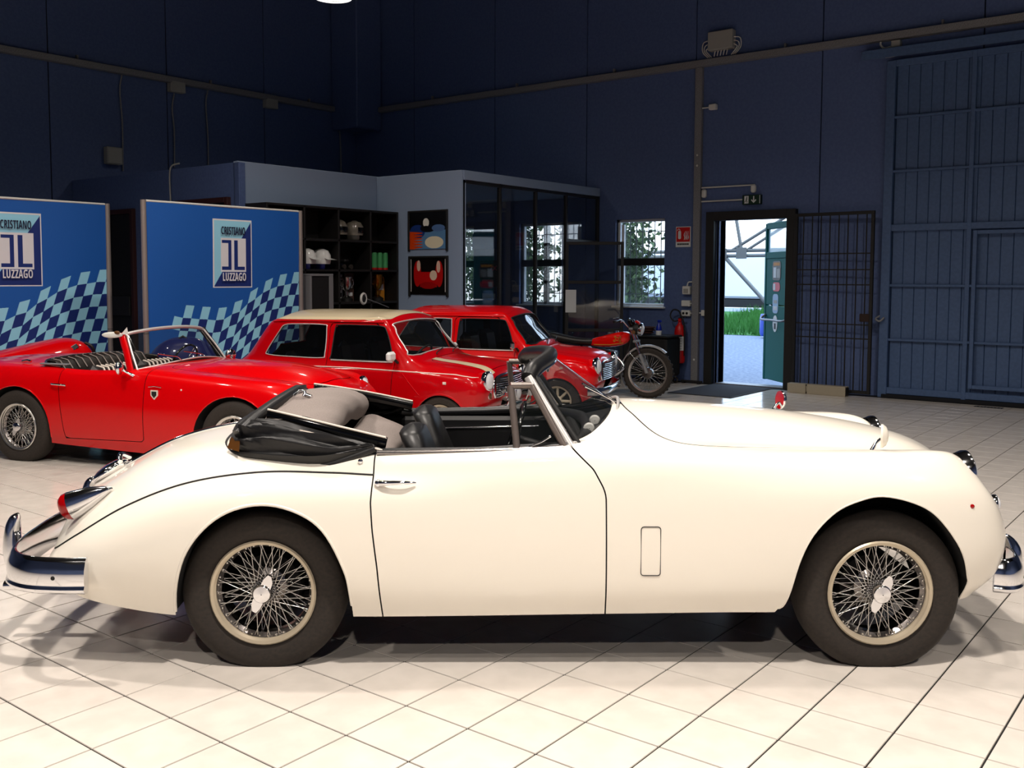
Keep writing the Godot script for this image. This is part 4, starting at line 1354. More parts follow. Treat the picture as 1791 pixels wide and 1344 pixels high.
func build_banners() -> void:
	var bm := mat("banner_cloth", Color.WHITE, 0.6)
	bm.albedo_texture = banner_texture()
	mat("banner_navy", Color(0.02, 0.045, 0.20), 0.6)
	mat("banner_white", Color(0.86, 0.86, 0.88), 0.6)
	mat("alu", Color(0.62, 0.58, 0.56), 0.4, 0.5)
	# [x, z of the left pole, z of the right pole, top, label]
	for b in [[-9.3, -2.6, -4.84, 2.475, "blue banner with chequered flag and emblem behind the roadster's tail"], [-8.1, -4.63, -6.74, 2.45, "blue banner with chequered flag and emblem beside the bookcase"]]:
		var w: float = b[1] - b[2]
		var h: float = b[3]
		var o := thing("advertising_banner", b[4], "banner", V(b[0], 0, b[1]), PI / 2)
		# local x runs along the banner, local z towards the hall
		var rows := []
		for i in 13:
			var r := PackedVector3Array()
			for k in 25:
				var u := k / 24.0
				var t := i / 12.0
				r.push_back(V(u * w, lerpf(h - 0.01, 0.03, t), 0.008 * sin(u * 9.0 + t * 2.0) + 0.01 * sin(t * 6.0 + 1.0) * (1.0 - t)))
			rows.append(r)
		var m := MB.new()
		m.grid(rows, false, false, true)
		obj("cloth", m, M.banner_cloth, o)
		obj("pole", tubemb([V(-0.03, 0, 0), V(-0.03, h + 0.01, 0)], 0.03, 12), M.alu, o)
		obj("pole", tubemb([V(w + 0.03, 0, 0), V(w + 0.03, h + 0.01, 0)], 0.03, 12), M.alu, o)
		for x in [-0.03, w + 0.03]:
			obj("foot", boxmb(V(x, 0.02, 0), V(0.12, 0.04, 0.3), 0.01), M.alu, o)
			obj("joint", tubemb([V(x, 1.0, 0), V(x, 1.006, 0)], 0.031, 12), M.black, o)
		obj("top_bar", tubemb([V(0, h, 0), V(w, h, 0)], 0.014, 8), M.white_plastic, o)
		textmesh(o, "lettering", "CRISTIANO", 0.095, 0.003, M.banner_navy, Transform3D(Basis(), V(1.13 * w / 2.13, h - 0.14 - 0.145, 0.02)), 0.335)
		textmesh(o, "lettering", "LUZZAGO", 0.095, 0.003, M.banner_white, Transform3D(Basis(), V(1.135 * w / 2.13, h - 0.14 - 0.685, 0.02)), 0.325)

# ---------------------------------------------------------------- pieces shared by the cars
# a net from longitudinal lines: xs nominal stations, each line [ys, zs], optional x overrides {row: [x per line]}
func net_of(xs: Array, lines: Array, over := {}) -> Array:
	var net := []
	for r in xs.size():
		var row := []
		for c in lines.size():
			var x: float = over[r][c] if over.has(r) else xs[r]
			row.append(V(x, lines[c][0][r], lines[c][1][r] if lines[c].size() > 1 else 0.0))
		net.append(row)
	return net

func wheel_mb(prof: Array, seg := 44) -> MB:
	var m := MB.new()
	m.lathe(prof, Transform3D(Basis(V(1, 0, 0), PI / 2), Vector3.ZERO), seg)
	return m

# axis of the wheel is local z, outer face towards +z; side = -1 turns it round
func wire_wheel(car: Node3D, c: Vector3, side: float, R: float, width: float, rim: float, squash: float, rim_mat: Material, nut_mat: Material) -> void:
	var h := width * 0.5
	var m := wheel_mb([v2(rim - 0.012, -h * 0.7), v2(rim + 0.012, -h * 0.82), v2(rim + (R - rim) * 0.5, -h * 1.02), v2(R - 0.03, -h * 0.9), v2(R - 0.006, -h * 0.66), v2(R, -h * 0.3), v2(R, h * 0.3), v2(R - 0.006, h * 0.66), v2(R - 0.022, h * 0.86), v2(R - 0.04, h * 0.95), v2(R - 0.045, h * 0.955), v2(rim + (R - rim) * 0.5, h * 1.02), v2(rim + 0.03, h * 0.93), v2(rim + 0.026, h * 0.9), v2(rim + 0.012, h * 0.84), v2(rim - 0.012, h * 0.7)], 56)
	for i in m.v.size():
		if m.v[i].y < -squash: m.v[i] = V(m.v[i].x, -squash, m.v[i].z * (1.0 + 0.1 * clampf((-squash - m.v[i].y) * 30.0, 0, 1)))
	var w := obj("wheel", m, M.rubber, car, Transform3D(Basis(V(0, 1, 0), 0.0 if side > 0 else PI), c))
	var r := wheel_mb([v2(rim - 0.012, h * 0.60), v2(rim - 0.013, h * 0.74), v2(rim + 0.002, h * 0.82), v2(rim + 0.006, h * 0.84), v2(rim + 0.01, h * 0.9), v2(rim + 0.004, h * 0.97), v2(rim - 0.008, h * 0.93)], 56)
	obj("rim", r, rim_mat, w)
	obj("barrel", wheel_mb([v2(rim - 0.02, -h * 0.75), v2(rim - 0.012, -h * 0.3), v2(rim - 0.03, 0.0), v2(rim - 0.028, h * 0.4), v2(rim - 0.014, h * 0.56), v2(rim - 0.012, h * 0.62)], 56), M.dull_chrome, w)
	var s := MB.new()
	var hub_o := h * 0.55
	for k in 48:
		var a := TAU * k / 48
		var sg := 1.0 if k % 2 == 0 else -1.0
		# outer crossing pair, long lean
		s.tube([V(cos(a) * 0.05, sin(a) * 0.05, hub_o), V(cos(a + sg * 0.62) * (rim - 0.016), sin(a + sg * 0.62) * (rim - 0.016), h * 0.52)], 0.0023, 4, false, false)
	for k in 30:
		var a := TAU * (k + 0.5) / 30
		var sg := 1.0 if k % 2 == 0 else -1.0
		s.tube([V(cos(a) * 0.075, sin(a) * 0.075, -h * 0.1), V(cos(a + sg * 0.3) * (rim - 0.03), sin(a + sg * 0.3) * (rim - 0.03), h * 0.2)], 0.0021, 4, false, false)
	for k in 36:
		var a := TAU * (k + 0.3) / 36
		s.ball(V(cos(a) * (rim - 0.018), sin(a) * (rim - 0.018), h * 0.54), V(0.006, 0.006, 0.006), Basis(), 5, 3)
	var so := obj("spokes", s, M.spoke, w)
	so.set_meta("kind", "stuff")
	obj("hub", wheel_mb([v2(0.075, -h * 0.2), v2(0.08, -h * 0.05), v2(0.055, h * 0.1), v2(0.052, h * 0.6), v2(0.045, h * 0.72)], 24), M.dull_chrome, w)
	obj("brake_drum", wheel_mb([v2(0.002, -h * 0.35), v2(rim * 0.62, -h * 0.35), v2(rim * 0.66, -h * 0.9)], 24), M.under, w)
	var n := wheel_mb([v2(0.05, h * 0.62), v2(0.046, h * 0.9), v2(0.038, h * 1.12), v2(0.034, h * 1.16), v2(0.002, h * 1.19)], 24)
	for sg2 in [-1.0, 1.0]:
		var e := Basis(V(0, 0, 1), 1.15 + (0.0 if sg2 > 0 else PI))
		n.prism(PackedVector2Array([v2(0.02, -0.026), v2(0.06, -0.022), v2(0.082, -0.008), v2(0.084, 0.008), v2(0.06, 0.018), v2(0.02, 0.02)]), 0.02, Transform3D(e, V(0, 0, h * 0.98)))
	obj("spinner", n, nut_mat, w)

# dark tunnel behind a wheel arch: from the cut edge of the skin inwards
func wheel_well(car: Node3D, sk: CarSkin, arch: PackedVector2Array, zin: float, lip: Material, lip_r: float, ymin: float) -> void:
	for sd in [1.0, -1.0]:
		var edge := []
		for q in arch:
			if q.y < ymin: continue
			var e := sk.side_at(q.x, q.y)
			edge.append(V(e.x, e.y, e.z * sd))
		var a := PackedVector3Array()
		var b := PackedVector3Array()
		for e in edge:
			a.push_back(e)
			b.push_back(V(e.x, e.y + 0.02, zin * sd))
		var m := MB.new()
		m.grid([a, b])
		var cen := Vector3.ZERO
		for e in b: cen += e
		cen /= b.size()
		for i in b.size() - 1: m.tri(cen, b[i], b[i + 1])
		obj("wheel_well", m, M.under, car)
		if lip_r > 0.0:
			var le := []
			for e in edge: le.append(e - V(0, 0, sd * lip_r * 0.55))
			obj("arch_lip", tubemb(le, lip_r, 8), lip, car)

func mirror_pts(k: Array) -> Array:
	var o := k.duplicate()
	for i in range(k.size() - 2, -1, -1): o.append(V(k[i].x, k[i].y, -k[i].z))
	return o

func lamp_head(car: Node3D, called: String, c: Vector3, dir: Vector3, r: float, depth: float, lens: Material, bezel: Material, pod: Material = null) -> void:
	var xf := along(c, c + dir)
	var m := MB.new()
	m.lathe([v2(r * 0.96, -depth * 0.5), v2(r * 1.06, -depth * 0.1), v2(r * 1.04, depth * 0.15), v2(r * 0.9, depth * 0.25), v2(r * 0.86, depth * 0.15)], xf, 26)
	var h := obj(called, m, bezel, car)
	m = MB.new()
	m.lathe([v2(r * 0.88, depth * 0.12), v2(r * 0.7, depth * 0.38), v2(r * 0.4, depth * 0.52), v2(0.001, depth * 0.56)], xf, 22)
	obj("lens", m, lens, h)
	if pod:
		m = MB.new()
		m.lathe([v2(r * 0.98, -depth * 0.3), v2(r * 0.9, -depth * 1.2), v2(r * 0.6, -depth * 2.2), v2(0.001, -depth * 2.8)], xf, 20)
		obj("pod", m, pod, h)

# ---------------------------------------------------------------- the cream drophead
func build_white_car() -> void:
	mat("dark_iron", Color(0.10, 0.09, 0.085), 0.6, 0.4)
	var car := thing("cream_convertible", "cream vintage convertible with folded black soft top and wire wheels", "car", V(-1.078, 0, -2.492), deg_to_rad(38.25))
	var xs := [-2.30, -2.24, -2.08, -1.86, -1.6, -1.3, -1.0, -0.75, -0.4, 0.0, 0.3, 0.6, 0.95, 1.3, 1.55, 1.72, 1.83, 1.89, 1.9]
	var L := [
		[[.40, .365, .30, .25, .222, .222, .222, .224, .228, .234, .238, .242, .246, .27, .28, .28, .31, .38, .42], [.30, .58, .69, .72, .735, .74, .74, .745, .745, .745, .745, .745, .745, .74, .715, .66, .58, .44, .12]],
		[[.415, .39, .37, .365, .36, .36, .36, .36, .36, .36, .36, .36, .37, .38, .38, .38, .39, .43, .45], [.32, .615, .73, .775, .80, .815, .80, .785, .78, .78, .78, .785, .79, .79, .77, .715, .63, .48, .12]],
		[[.43, .41, .43, .48, .53, .55, .55, .55, .55, .55, .55, .55, .56, .56, .55, .54, .52, .5, .5], [.32, .615, .735, .795, .825, .835, .815, .795, .785, .785, .785, .79, .80, .805, .79, .735, .645, .49, .12]],
		[[.445, .43, .49, .59, .69, .735, .735, .72, .72, .735, .745, .75, .755, .755, .745, .715, .65, .57, .54], [.31, .595, .71, .765, .79, .80, .787, .775, .765, .765, .765, .768, .775, .78, .76, .705, .615, .47, .12]],
		[[.46, .455, .545, .675, .775, .822, .82, .812, .825, .85, .87, .872, .876, .876, .866, .825, .735, .62, .57], [.29, .55, .655, .69, .705, .712, .712, .722, .735, .735, .73, .72, .70, .69, .665, .61, .54, .43, .11]],
		[[.485, .50, .61, .74, .83, .872, .875, .88, .893, .915, .915, .903, .90, .897, .893, .866, .785, .66, .6], [.26, .46, .55, .59, .62, .64, .66, .68, .695, .69, .66, .635, .605, .585, .565, .52, .465, .385, .10]],
		[[.515, .56, .68, .80, .878, .91, .91, .905, .91, .94, .955, .925, .895, .87, .845, .80, .73, .65, .62], [.19, .32, .40, .45, .49, .52, .55, .57, .58, .56, .5, .47, .45, .43, .41, .38, .34, .28, .08]],
		[[.54, .61, .72, .832, .90, .93, .935, .935, .94, .985, 1.012, .995, .97, .93, .885, .83, .76, .67, .64], [.10, .17, .21, .24, .27, .3, .3, .3, .3, .3, .27, .25, .24, .22, .2, .18, .16, .13, .04]],
		[[.55, .625, .735, .845, .912, .94, .945, .945, .95, 1.0, 1.036, 1.022, .996, .95, .90, .845, .775, .69, .66]]]
	var over := {
		0: [-2.25, -2.27, -2.28, -2.29, -2.29, -2.30, -2.31, -2.32, -2.33], 1: [-2.19, -2.215, -2.225, -2.23, -2.23, -2.24, -2.25, -2.26, -2.265],
		15: [1.68, 1.72, 1.74, 1.725, 1.695, 1.665, 1.68, 1.70, 1.71], 16: [1.76, 1.82, 1.84, 1.825, 1.775, 1.74, 1.77, 1.80, 1.81],
		17: [1.83, 1.875, 1.90, 1.885, 1.835, 1.795, 1.83, 1.87, 1.88], 18: [1.86, 1.90, 1.92, 1.92, 1.87, 1.83, 1.87, 1.91, 1.92]}
	var sk := CarSkin.new()
	sk.make(net_of(xs, L, over), 11, 9)
	var arch_r := smooth2([v2(-1.652, 0.02), v2(-1.648, 0.245), v2(-1.6, 0.46), v2(-1.523, 0.591), v2(-1.41, 0.678), v2(-1.268, 0.709), v2(-1.131, 0.679), v2(-1.023, 0.603), v2(-0.947, 0.461), v2(-0.918, 0.329), v2(-0.907, 0.02)], 5)
	var arch_f := smooth2([v2(0.80, 0.02), v2(0.835, 0.235), v2(0.875, 0.285), v2(0.918, 0.462), v2(0.974, 0.582), v2(1.065, 0.677), v2(1.163, 0.723), v2(1.263, 0.741), v2(1.393, 0.713), v2(1.489, 0.654), v2(1.588, 0.523), v2(1.632, 0.403), v2(1.64, 0.33), v2(1.60, 0.02)], 5)
	var door := PackedVector2Array([v2(-0.826, 1.3), v2(-0.828, 0.809), v2(-0.833, 0.71), v2(-0.825, 0.60), v2(-0.807, 0.449), v2(-0.78, 0.1), v2(0.133, 0.1), v2(0.13, 0.72), v2(0.127, 0.747), v2(0.116, 0.775), v2(0.08, 0.841), v2(-0.02, 0.935), v2(-0.30, 1.3)])
	var pit := smooth2([v2(-1.50, -0.3), v2(-1.50, 0.30), v2(-1.44, 0.5), v2(-1.3, 0.58), v2(-1.05, 0.625), v2(-0.80, 0.65), v2(-0.4, 0.667), v2(-0.08, 0.655), v2(-0.02, 0.62), v2(0.04, 0.565), v2(0.11, 0.47), v2(0.19, 0.28), v2(0.235, 0.0), v2(0.235, -0.3)], 4)
	var hood := smooth2([v2(0.27, -0.3), v2(0.27, 0.1), v2(0.30, 0.3), v2(0.35, 0.45), v2(0.42, 0.545), v2(0.52, 0.575), v2(0.75, 0.56), v2(1.0, 0.525), v2(1.3, 0.46), v2(1.55, 0.38), v2(1.7, 0.28), v2(1.77, 0.1), v2(1.77, -0.3)], 4)
	var flap := rrect(0.273, 0.41, 0.353, 0.612, 0.012)
	var fa := sk.field(arch_r, 0, 0.3)
	var ff := sk.field(arch_f, 0, 0.3)
	var fd := sk.field(door, 0, 0.5)
	var fp := sk.field(pit, 1)
	var fh := sk.field(hood, 1)
	# keep plan fields off the flanks
	for i in sk.p.size():
		if sk.p[i].y < 0.62:
			fp[i] = 0.1; fh[i] = 0.1
	obj("body", sk.cut([fa, ff, grown(fd, 0.003), fp, grown(fh, 0.0035)]), M.cream_paint, car)
	obj("liner", sk.cut([fa, ff, fp], -0.014), M.under, car)
	var dp: MB = sk.cut([inv(fd, 0.003), fp], 0.0, false)
	var dm := obj("door", dp, M.cream_paint, car)
	var dp2 := MB.new()
	for i in dp.v.size():
		dp2.v.push_back(V(dp.v[i].x, dp.v[i].y, -dp.v[i].z)); dp2.n.push_back(V(dp.n[i].x, dp.n[i].y, -dp.n[i].z))
	for i in range(0, dp.ix.size(), 3): dp2.ix.append_array(PackedInt32Array([dp.ix[i], dp.ix[i + 2], dp.ix[i + 1]]))
	var dm2 := obj("door", dp2, M.cream_paint, car)
	obj("bonnet", sk.cut([inv(fh, 0.0035), ff]), M.cream_paint, car)
	for sd in [1.0, -1.0]:
		var sl := []
		for q in flap:
			var e := sk.side_at(q.x, q.y)
			sl.append(V(e.x, e.y, (e.z + 0.0012) * sd))
		obj("flap_seam", tubemb(sl, 0.0019, 5, true), M.dark_iron, car)
	wheel_well(car, sk, arch_r, 0.36, M.cream_paint, 0.007, 0.23)
	wheel_well(car, sk, arch_f, 0.36, M.cream_paint, 0.004, 0.26)
	obj("floor_pan", boxmb(V(-0.2, 0.235, 0), V(3.7, 0.03, 1.1), 0.01), M.under, car)
	obj("sill_box", boxmb(V(-0.05, 0.3, 0.63), V(1.7, 0.14, 0.16), 0.01), M.under, car)
	obj("sill_box", boxmb(V(-0.05, 0.3, -0.63), V(1.7, 0.14, 0.16), 0.01), M.under, car)
	# bead along the rear wing and the door top
	for sd in [1.0, -1.0]:
		var bead := []
		for k in 60:
			var q := sk.at(1.15 + k * (6.72 - 1.15) / 59.0, 4.0)
			bead.append(V(q.x, q.y, q.z * sd))
		obj("wing_bead", tubemb(bead, 0.0045, 6), M.black, car)
		var dt := []
		for k in 20:
			var x := lerpf(-0.82, -0.04, k / 19.0)
			dt.append(V(x, 0.896 + 0.025 * pow((x + 0.8) / 0.8, 2.0) + (0.0 if x < -0.2 else 0.0), 0.662 * sd))
		obj("door_cap", tubemb(dt, 0.011, 8), M.dull_chrome, dm if sd > 0 else dm2)
		# handle
		var hd := dm if sd > 0 else dm2
		var z0: float = sk.side_at(-0.73, 0.785).z * sd
		obj("handle", tubemb(smooth3([V(-0.80, 0.785, z0 + 0.012 * sd), V(-0.77, 0.79, z0 + 0.03 * sd), V(-0.70, 0.792, z0 + 0.034 * sd), V(-0.65, 0.788, z0 + 0.018 * sd)], 4), [0.012, 0.013, 0.013, 0.012, 0.011, 0.010, 0.010, 0.009, 0.009, 0.008, 0.007, 0.006, 0.004], 8), M.chrome, hd)
		var kb := MB.new()
		kb.ball(V(-0.805, 0.785, z0 + 0.012 * sd), V(0.016, 0.016, 0.014))
		obj("lock_button", kb, M.chrome, hd)
	# wheels
	for sd in [1.0, -1.0]:
		wire_wheel(car, V(-1.29, 0.317, 0.64 * sd), sd, 0.345, 0.19, 0.212, 0.315, M.rim_cream, M.chrome)
		wire_wheel(car, V(1.285, 0.317, 0.64 * sd), sd, 0.345, 0.19, 0.212, 0.315, M.rim_cream, M.chrome)
	# bumpers
	var bp := smooth3(mirror_pts([V(-1.985, 0.415, 0.80), V(-2.10, 0.415, 0.80), V(-2.24, 0.415, 0.77), V(-2.35, 0.415, 0.66), V(-2.41, 0.415, 0.42), V(-2.44, 0.417, 0.0)]), 5)
	var sec := [v2(0.029, 0.0), v2(0.027, 0.022), v2(0.022, 0.034), v2(0.012, 0.056), v2(0.0, 0.072), v2(-0.012, 0.07), v2(-0.014, 0.0), v2(-0.012, -0.07), v2(0.0, -0.076), v2(0.022, -0.072), v2(0.034, -0.058), v2(0.032, -0.05), v2(0.026, -0.042), v2(0.027, -0.036), v2(0.029, -0.02)]
	var m := MB.new()
	var fsec := []
	for q in sec: fsec.append(v2(-q.x, q.y))
	m.sweep(fsec, bp)
	obj("rear_bumper", m, M.chrome, car)
	var bolt := MB.new()
	bolt.ball(V(-2.11, 0.41, 0.828), V(0.009, 0.009, 0.005))
	obj("bumper_bolt", bolt, M.dark_iron, car)
	for sd in [1.0, -1.0]:
		m = MB.new()
		var ovp := smooth3([V(-2.455, 0.285, 0.40 * sd), V(-2.478, 0.36, 0.40 * sd), V(-2.484, 0.46, 0.40 * sd), V(-2.475, 0.53, 0.40 * sd), V(-2.455, 0.572, 0.40 * sd)], 4)
		m.tube(ovp, [0.012, 0.024, 0.032, 0.036, 0.04, 0.042, 0.042, 0.04, 0.038, 0.036, 0.034, 0.032, 0.029, 0.026, 0.022, 0.016, 0.006], 14)
		obj("overrider", m, M.chrome, car)
		obj("exhaust_tip", tubemb([V(-2.56, 0.222, 0.33 * sd), V(-2.3, 0.226, 0.33 * sd), V(-2.0, 0.24, 0.33 * sd)], 0.022, 12), M.chrome, car)
		m = MB.new()
		m.tube(smooth3([V(1.985, 0.27, 0.40 * sd), V(2.005, 0.33, 0.40 * sd), V(2.0, 0.42, 0.40 * sd), V(1.97, 0.48, 0.40 * sd)], 4), [0.012, 0.024, 0.032, 0.036, 0.04, 0.042, 0.042, 0.04, 0.036, 0.03, 0.024, 0.018, 0.008], 14)
		obj("overrider", m, M.chrome, car)
		# tail lamp pods
		m = MB.new()
		var ring_rows := []
		var pod := [[-1.985, 0.712, 0.003, 0.003], [-2.02, 0.70, 0.022, 0.022], [-2.08, 0.672, 0.036, 0.045], [-2.13, 0.648, 0.042, 0.055], [-2.165, 0.634, 0.044, 0.06]]
		for q in pod:
			var r := PackedVector3Array()
			for k in 16: r.push_back(V(q[0] - 0.35 * q[3] * -sin(TAU * k / 16) * -1.0, q[1] + sin(TAU * k / 16) * q[3], (0.52 + cos(TAU * k / 16) * q[2]) * sd))
			ring_rows.append(r)
		m.grid(ring_rows, false, true)
		var tl := obj("tail_lamp", m, M.chrome, car)
		m = MB.new()
		var rr := []
		for q in [[-2.165, 0.634, 0.043, 0.059], [-2.188, 0.628, 0.04, 0.055], [-2.205, 0.622, 0.03, 0.042], [-2.212, 0.62, 0.012, 0.016], [-2.213, 0.62, 0.001, 0.001]]:
			var r := PackedVector3Array()
			for k in 16: r.push_back(V(q[0] - 0.35 * q[3] * sin(TAU * k / 16), q[1] + sin(TAU * k / 16) * q[3], (0.52 + cos(TAU * k / 16) * q[2]) * sd))
			rr.append(r)
		m.grid(rr, false, true)
		obj("lens", m, M.lens_red, tl)
		# headlamps, side lamps, red marker, mirrors
		lamp_head(car, "headlamp", V(1.715, 0.795, 0.535 * sd), V(1, 0.1, 0.06 * sd), 0.088, 0.07, M.lens_white, M.chrome)
		lamp_head(car, "side_lamp", V(1.838, 0.66, 0.555 * sd), V(1, 0.12, 0.35 * sd), 0.036, 0.04, M.lens_white, M.chrome, M.chrome)
		var mk := MB.new()
		var ms := sk.side_at(1.643, 0.692)
		mk.ball(V(ms.x, ms.y, ms.z * sd), V(0.010, 0.010, 0.007))
		obj("marker", mk, M.lens_red, car)
		var mx := 1.315 if sd > 0 else 1.2
		var my := 0.888 if sd > 0 else 0.9
		obj("mirror_stem", tubemb([V(mx - 0.03, my - 0.01, 0.57 * sd), V(mx - 0.01, my + 0.035, 0.57 * sd), V(mx + 0.012, my + 0.055, 0.57 * sd)], [0.013, 0.007, 0.006], 8), M.chrome, car)
		var mc := V(mx + 0.012, my + 0.068, 0.57 * sd)
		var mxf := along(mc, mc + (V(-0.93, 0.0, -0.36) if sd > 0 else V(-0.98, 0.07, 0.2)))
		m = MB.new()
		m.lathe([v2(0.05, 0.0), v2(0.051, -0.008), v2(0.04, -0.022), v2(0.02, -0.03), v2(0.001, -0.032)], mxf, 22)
		var mo := obj("wing_mirror", m, M.cream_paint if sd > 0 else M.chrome, car)  # near shell coloured cream to imitate the floor mirrored in its chrome back
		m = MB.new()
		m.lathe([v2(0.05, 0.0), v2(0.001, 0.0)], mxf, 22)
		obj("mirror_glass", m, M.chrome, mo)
	# front bumper
	m = MB.new()
	m.sweep(sec, smooth3(mirror_pts([V(1.82, 0.36, 0.60), V(1.88, 0.36, 0.615), V(1.945, 0.36, 0.55), V(1.985, 0.36, 0.38), V(2.02, 0.355, 0.0)]), 5))
	obj("front_bumper", m, M.chrome, car)
	# grille
	for k in 11:
		var z := -0.2 + 0.04 * k
		obj("grille_bar", tubemb([V(1.90 - absf(z) * 0.12, 0.63, z), V(1.955 - absf(z) * 0.15, 0.52, z), V(1.95 - absf(z) * 0.15, 0.40, z)], 0.008, 6), M.chrome, car)
	# boot: centre strip, number plate lamp and handle
	var st := []
	for k in 26: st.append(sk.at(1.2 + k * 2.9 / 25.0, 8.0) + V(0, 0.004, 0))
	obj("boot_strip", tubemb(st, 0.009, 6), M.chrome, car)
	m = MB.new()
	m.ball(V(-2.2, 0.685, 0.0), V(0.09, 0.035, 0.12), Basis(V(0, 0, 1), 0.62), 18, 10)
	obj("plate_lamp", m, M.chrome, car)
	obj("boot_handle", tubemb(smooth3([V(-2.13, 0.74, -0.06), V(-2.15, 0.765, 0.0), V(-2.13, 0.74, 0.06)], 4), 0.012, 8), M.chrome, car)
	build_white_interior(car, sk)
	build_soft_top(car)

func build_white_interior(car: Node3D, sk: CarSkin) -> void:
	var m := MB.new()
	# windscreen
	var base := [V(0.0, 0.905, 0.625), V(0.06, 0.905, 0.575), V(0.13, 0.922, 0.48), V(0.214, 0.967, 0.28), V(0.256, 1.022, 0.0)]
	var top := [V(-0.185, 1.195, 0.515), V(-0.168, 1.225, 0.47), V(-0.14, 1.24, 0.37), V(-0.09, 1.255, 0.2), V(-0.065, 1.262, 0.0)]
	var bs := smooth3(mirror_pts(base), 4)
	var ts := smooth3(mirror_pts(top), 4)
	var rows := []
	for t in 7:
		var r := PackedVector3Array()
		for i in bs.size(): r.push_back(bs[i].lerp(ts[i], t / 6.0))
		rows.append(r)
	m.grid(rows)
	var ws := obj("windscreen", m, M.car_glass, car)
	var bs0 := []
	for q in bs: bs0.append(q + V(0.004, 0.006, 0))
	obj("base_seal", tubemb(bs0, 0.017, 8), M.black_gloss, ws)
	var bs2 := []
	for q in bs: bs2.append(q + V(0.004, 0.027, 0))
	obj("base_trim", tubemb(bs2, 0.008, 6), M.bright_trim, ws)
	obj("header", tubemb(ts, 0.034, 12), M.leather, ws)
	var ts2 := []
	for q in ts: ts2.append(q + V(0.024, -0.024, 0))
	obj("header_trim", tubemb(ts2, 0.009, 6), M.chrome, ws)
	for sd in [1.0, -1.0]:
		m = MB.new()
		m.sweep([v2(0.02, 0.0), v2(0.014, 0.022), v2(-0.014, 0.022), v2(-0.02, 0.0), v2(-0.014, -0.022), v2(0.014, -0.022)], [V(0.02, 0.87, 0.64 * sd), V(-0.08, 1.03, 0.58 * sd), V(-0.185, 1.2, 0.52 * sd)], V(0, 0, 1))
		obj("screen_post", m, M.bright_trim, ws)
		obj("post_seal", tubemb([V(0.045, 0.9, 0.622 * sd), V(-0.055, 1.05, 0.565 * sd), V(-0.155, 1.2, 0.51 * sd)], 0.012, 8), M.black, ws)
		# quarter light on the door
		var q := [V(-0.233, 0.89, 0.655 * sd), V(-0.262, 1.172, 0.60 * sd), V(-0.175, 1.172, 0.59 * sd), V(-0.035, 0.915, 0.645 * sd)]
		m = MB.new()
		m.tube([q[0], q[1]], 0.015, 8)
		m.tube([q[1], q[2]], 0.015, 8)
		m.tube([q[2], q[3]], 0.015, 8)
		m.tube([q[3], q[0]], 0.015, 8)
		var ql := obj("quarter_light", m, M.bronze_trim, car)
		m = MB.new()
		m.quad(q[0], q[1], q[2], q[3])
		obj("pane", m, M.car_glass, ql)
		obj("catch", tubemb([q[0] + V(0.05, 0.03, 0), q[0] + V(0.1, 0.05, 0), q[0] + V(0.14, 0.075, 0)], 0.005, 6), M.chrome, ql)
		# white discs standing in for lamp reflections in the screen; wipers
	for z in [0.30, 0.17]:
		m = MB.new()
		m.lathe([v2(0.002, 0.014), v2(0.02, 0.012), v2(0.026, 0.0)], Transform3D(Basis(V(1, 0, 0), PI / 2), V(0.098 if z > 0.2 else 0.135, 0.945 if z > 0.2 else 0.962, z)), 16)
		obj("reflection_disc", m, M.white_plastic, car)
		obj("wiper", tubemb([V(0.29, 1.01, z - 0.25), V(0.2, 1.06, z - 0.2), V(0.08, 1.13, z - 0.05)], 0.005, 6), M.chrome, car)
	# dashboard and cockpit tub
	m = MB.new()
	m.tube(smooth3(mirror_pts([V(-0.02, 0.895, 0.61), V(0.05, 0.905, 0.45), V(0.10, 0.925, 0.2), V(0.11, 0.93, 0.0)]), 4), 0.03, 10)
	obj("dash_roll", m, M.leather, car)
	m = MB.new()
	var d1 := PackedVector3Array()
	var d2 := PackedVector3Array()
	for q in bs:
		d1.push_back(q + V(0.005, -0.02, 0))
		d2.push_back(V(q.x - 0.15, minf(q.y - 0.05, 0.94), q.z * 0.98))
	m.grid([d1, d2])
	obj("dash_top", m, M.leather, car)
	obj("dashboard", boxmb(V(0.06, 0.80, 0), V(0.05, 0.22, 1.2), 0.015), M.leather, car)
	m = MB.new()
	for z in [-0.28, -0.1, 0.1, 0.28]:
		m.lathe([v2(0.002, 0.012), v2(0.045, 0.012), v2(0.05, 0.0)], Transform3D(Basis(V(0, 0, 1), PI / 2), V(0.03, 0.82, z)), 16)
	obj("gauges", m, M.chrome, car)
	for sd in [1.0, -1.0]:
		m = MB.new()
		m.box(V(-0.42, 0.62, 0.615 * sd), V(0.86, 0.50, 0.05), 0.02)
		m.tube([V(-0.85, 0.885, 0.632 * sd), V(-0.4, 0.893, 0.642 * sd), V(-0.02, 0.915, 0.628 * sd)], 0.024, 10)
		var tr := obj("door_trim", m, M.leather, car)
		obj("trim_strip", tubemb([V(-0.8, 0.80, 0.585 * sd), V(-0.1, 0.82, 0.585 * sd)], 0.005, 6), M.chrome, tr)
		# seats
		var z: float = 0.32 * sd
		var rr := []
		for i in 11:
			var t := i / 10.0
			var prof := []
			var wd := 0.25 * (1.0 - 0.28 * pow(t, 3.0))
			for k in 16:
				var a := TAU * k / 16
				var cx: float = signf(cos(a)) * pow(absf(cos(a)), 0.6)
				var cz: float = signf(sin(a)) * pow(absf(sin(a)), 0.6)
				prof.append(V(-0.50 - 0.2 * t + cx * 0.075 * (1.0 - 0.25 * t), 0.42 + 0.52 * t, z + cz * wd))
			rr.append(PackedVector3Array(prof))
		var cap := []
		for q in rr[10]: cap.append(V(-0.70, 0.955, z) + (q - V(-0.70, 0.94, z)) * V(0.55, 0.5, 0.75))
		rr.append(PackedVector3Array(cap))
		var cap2 := []
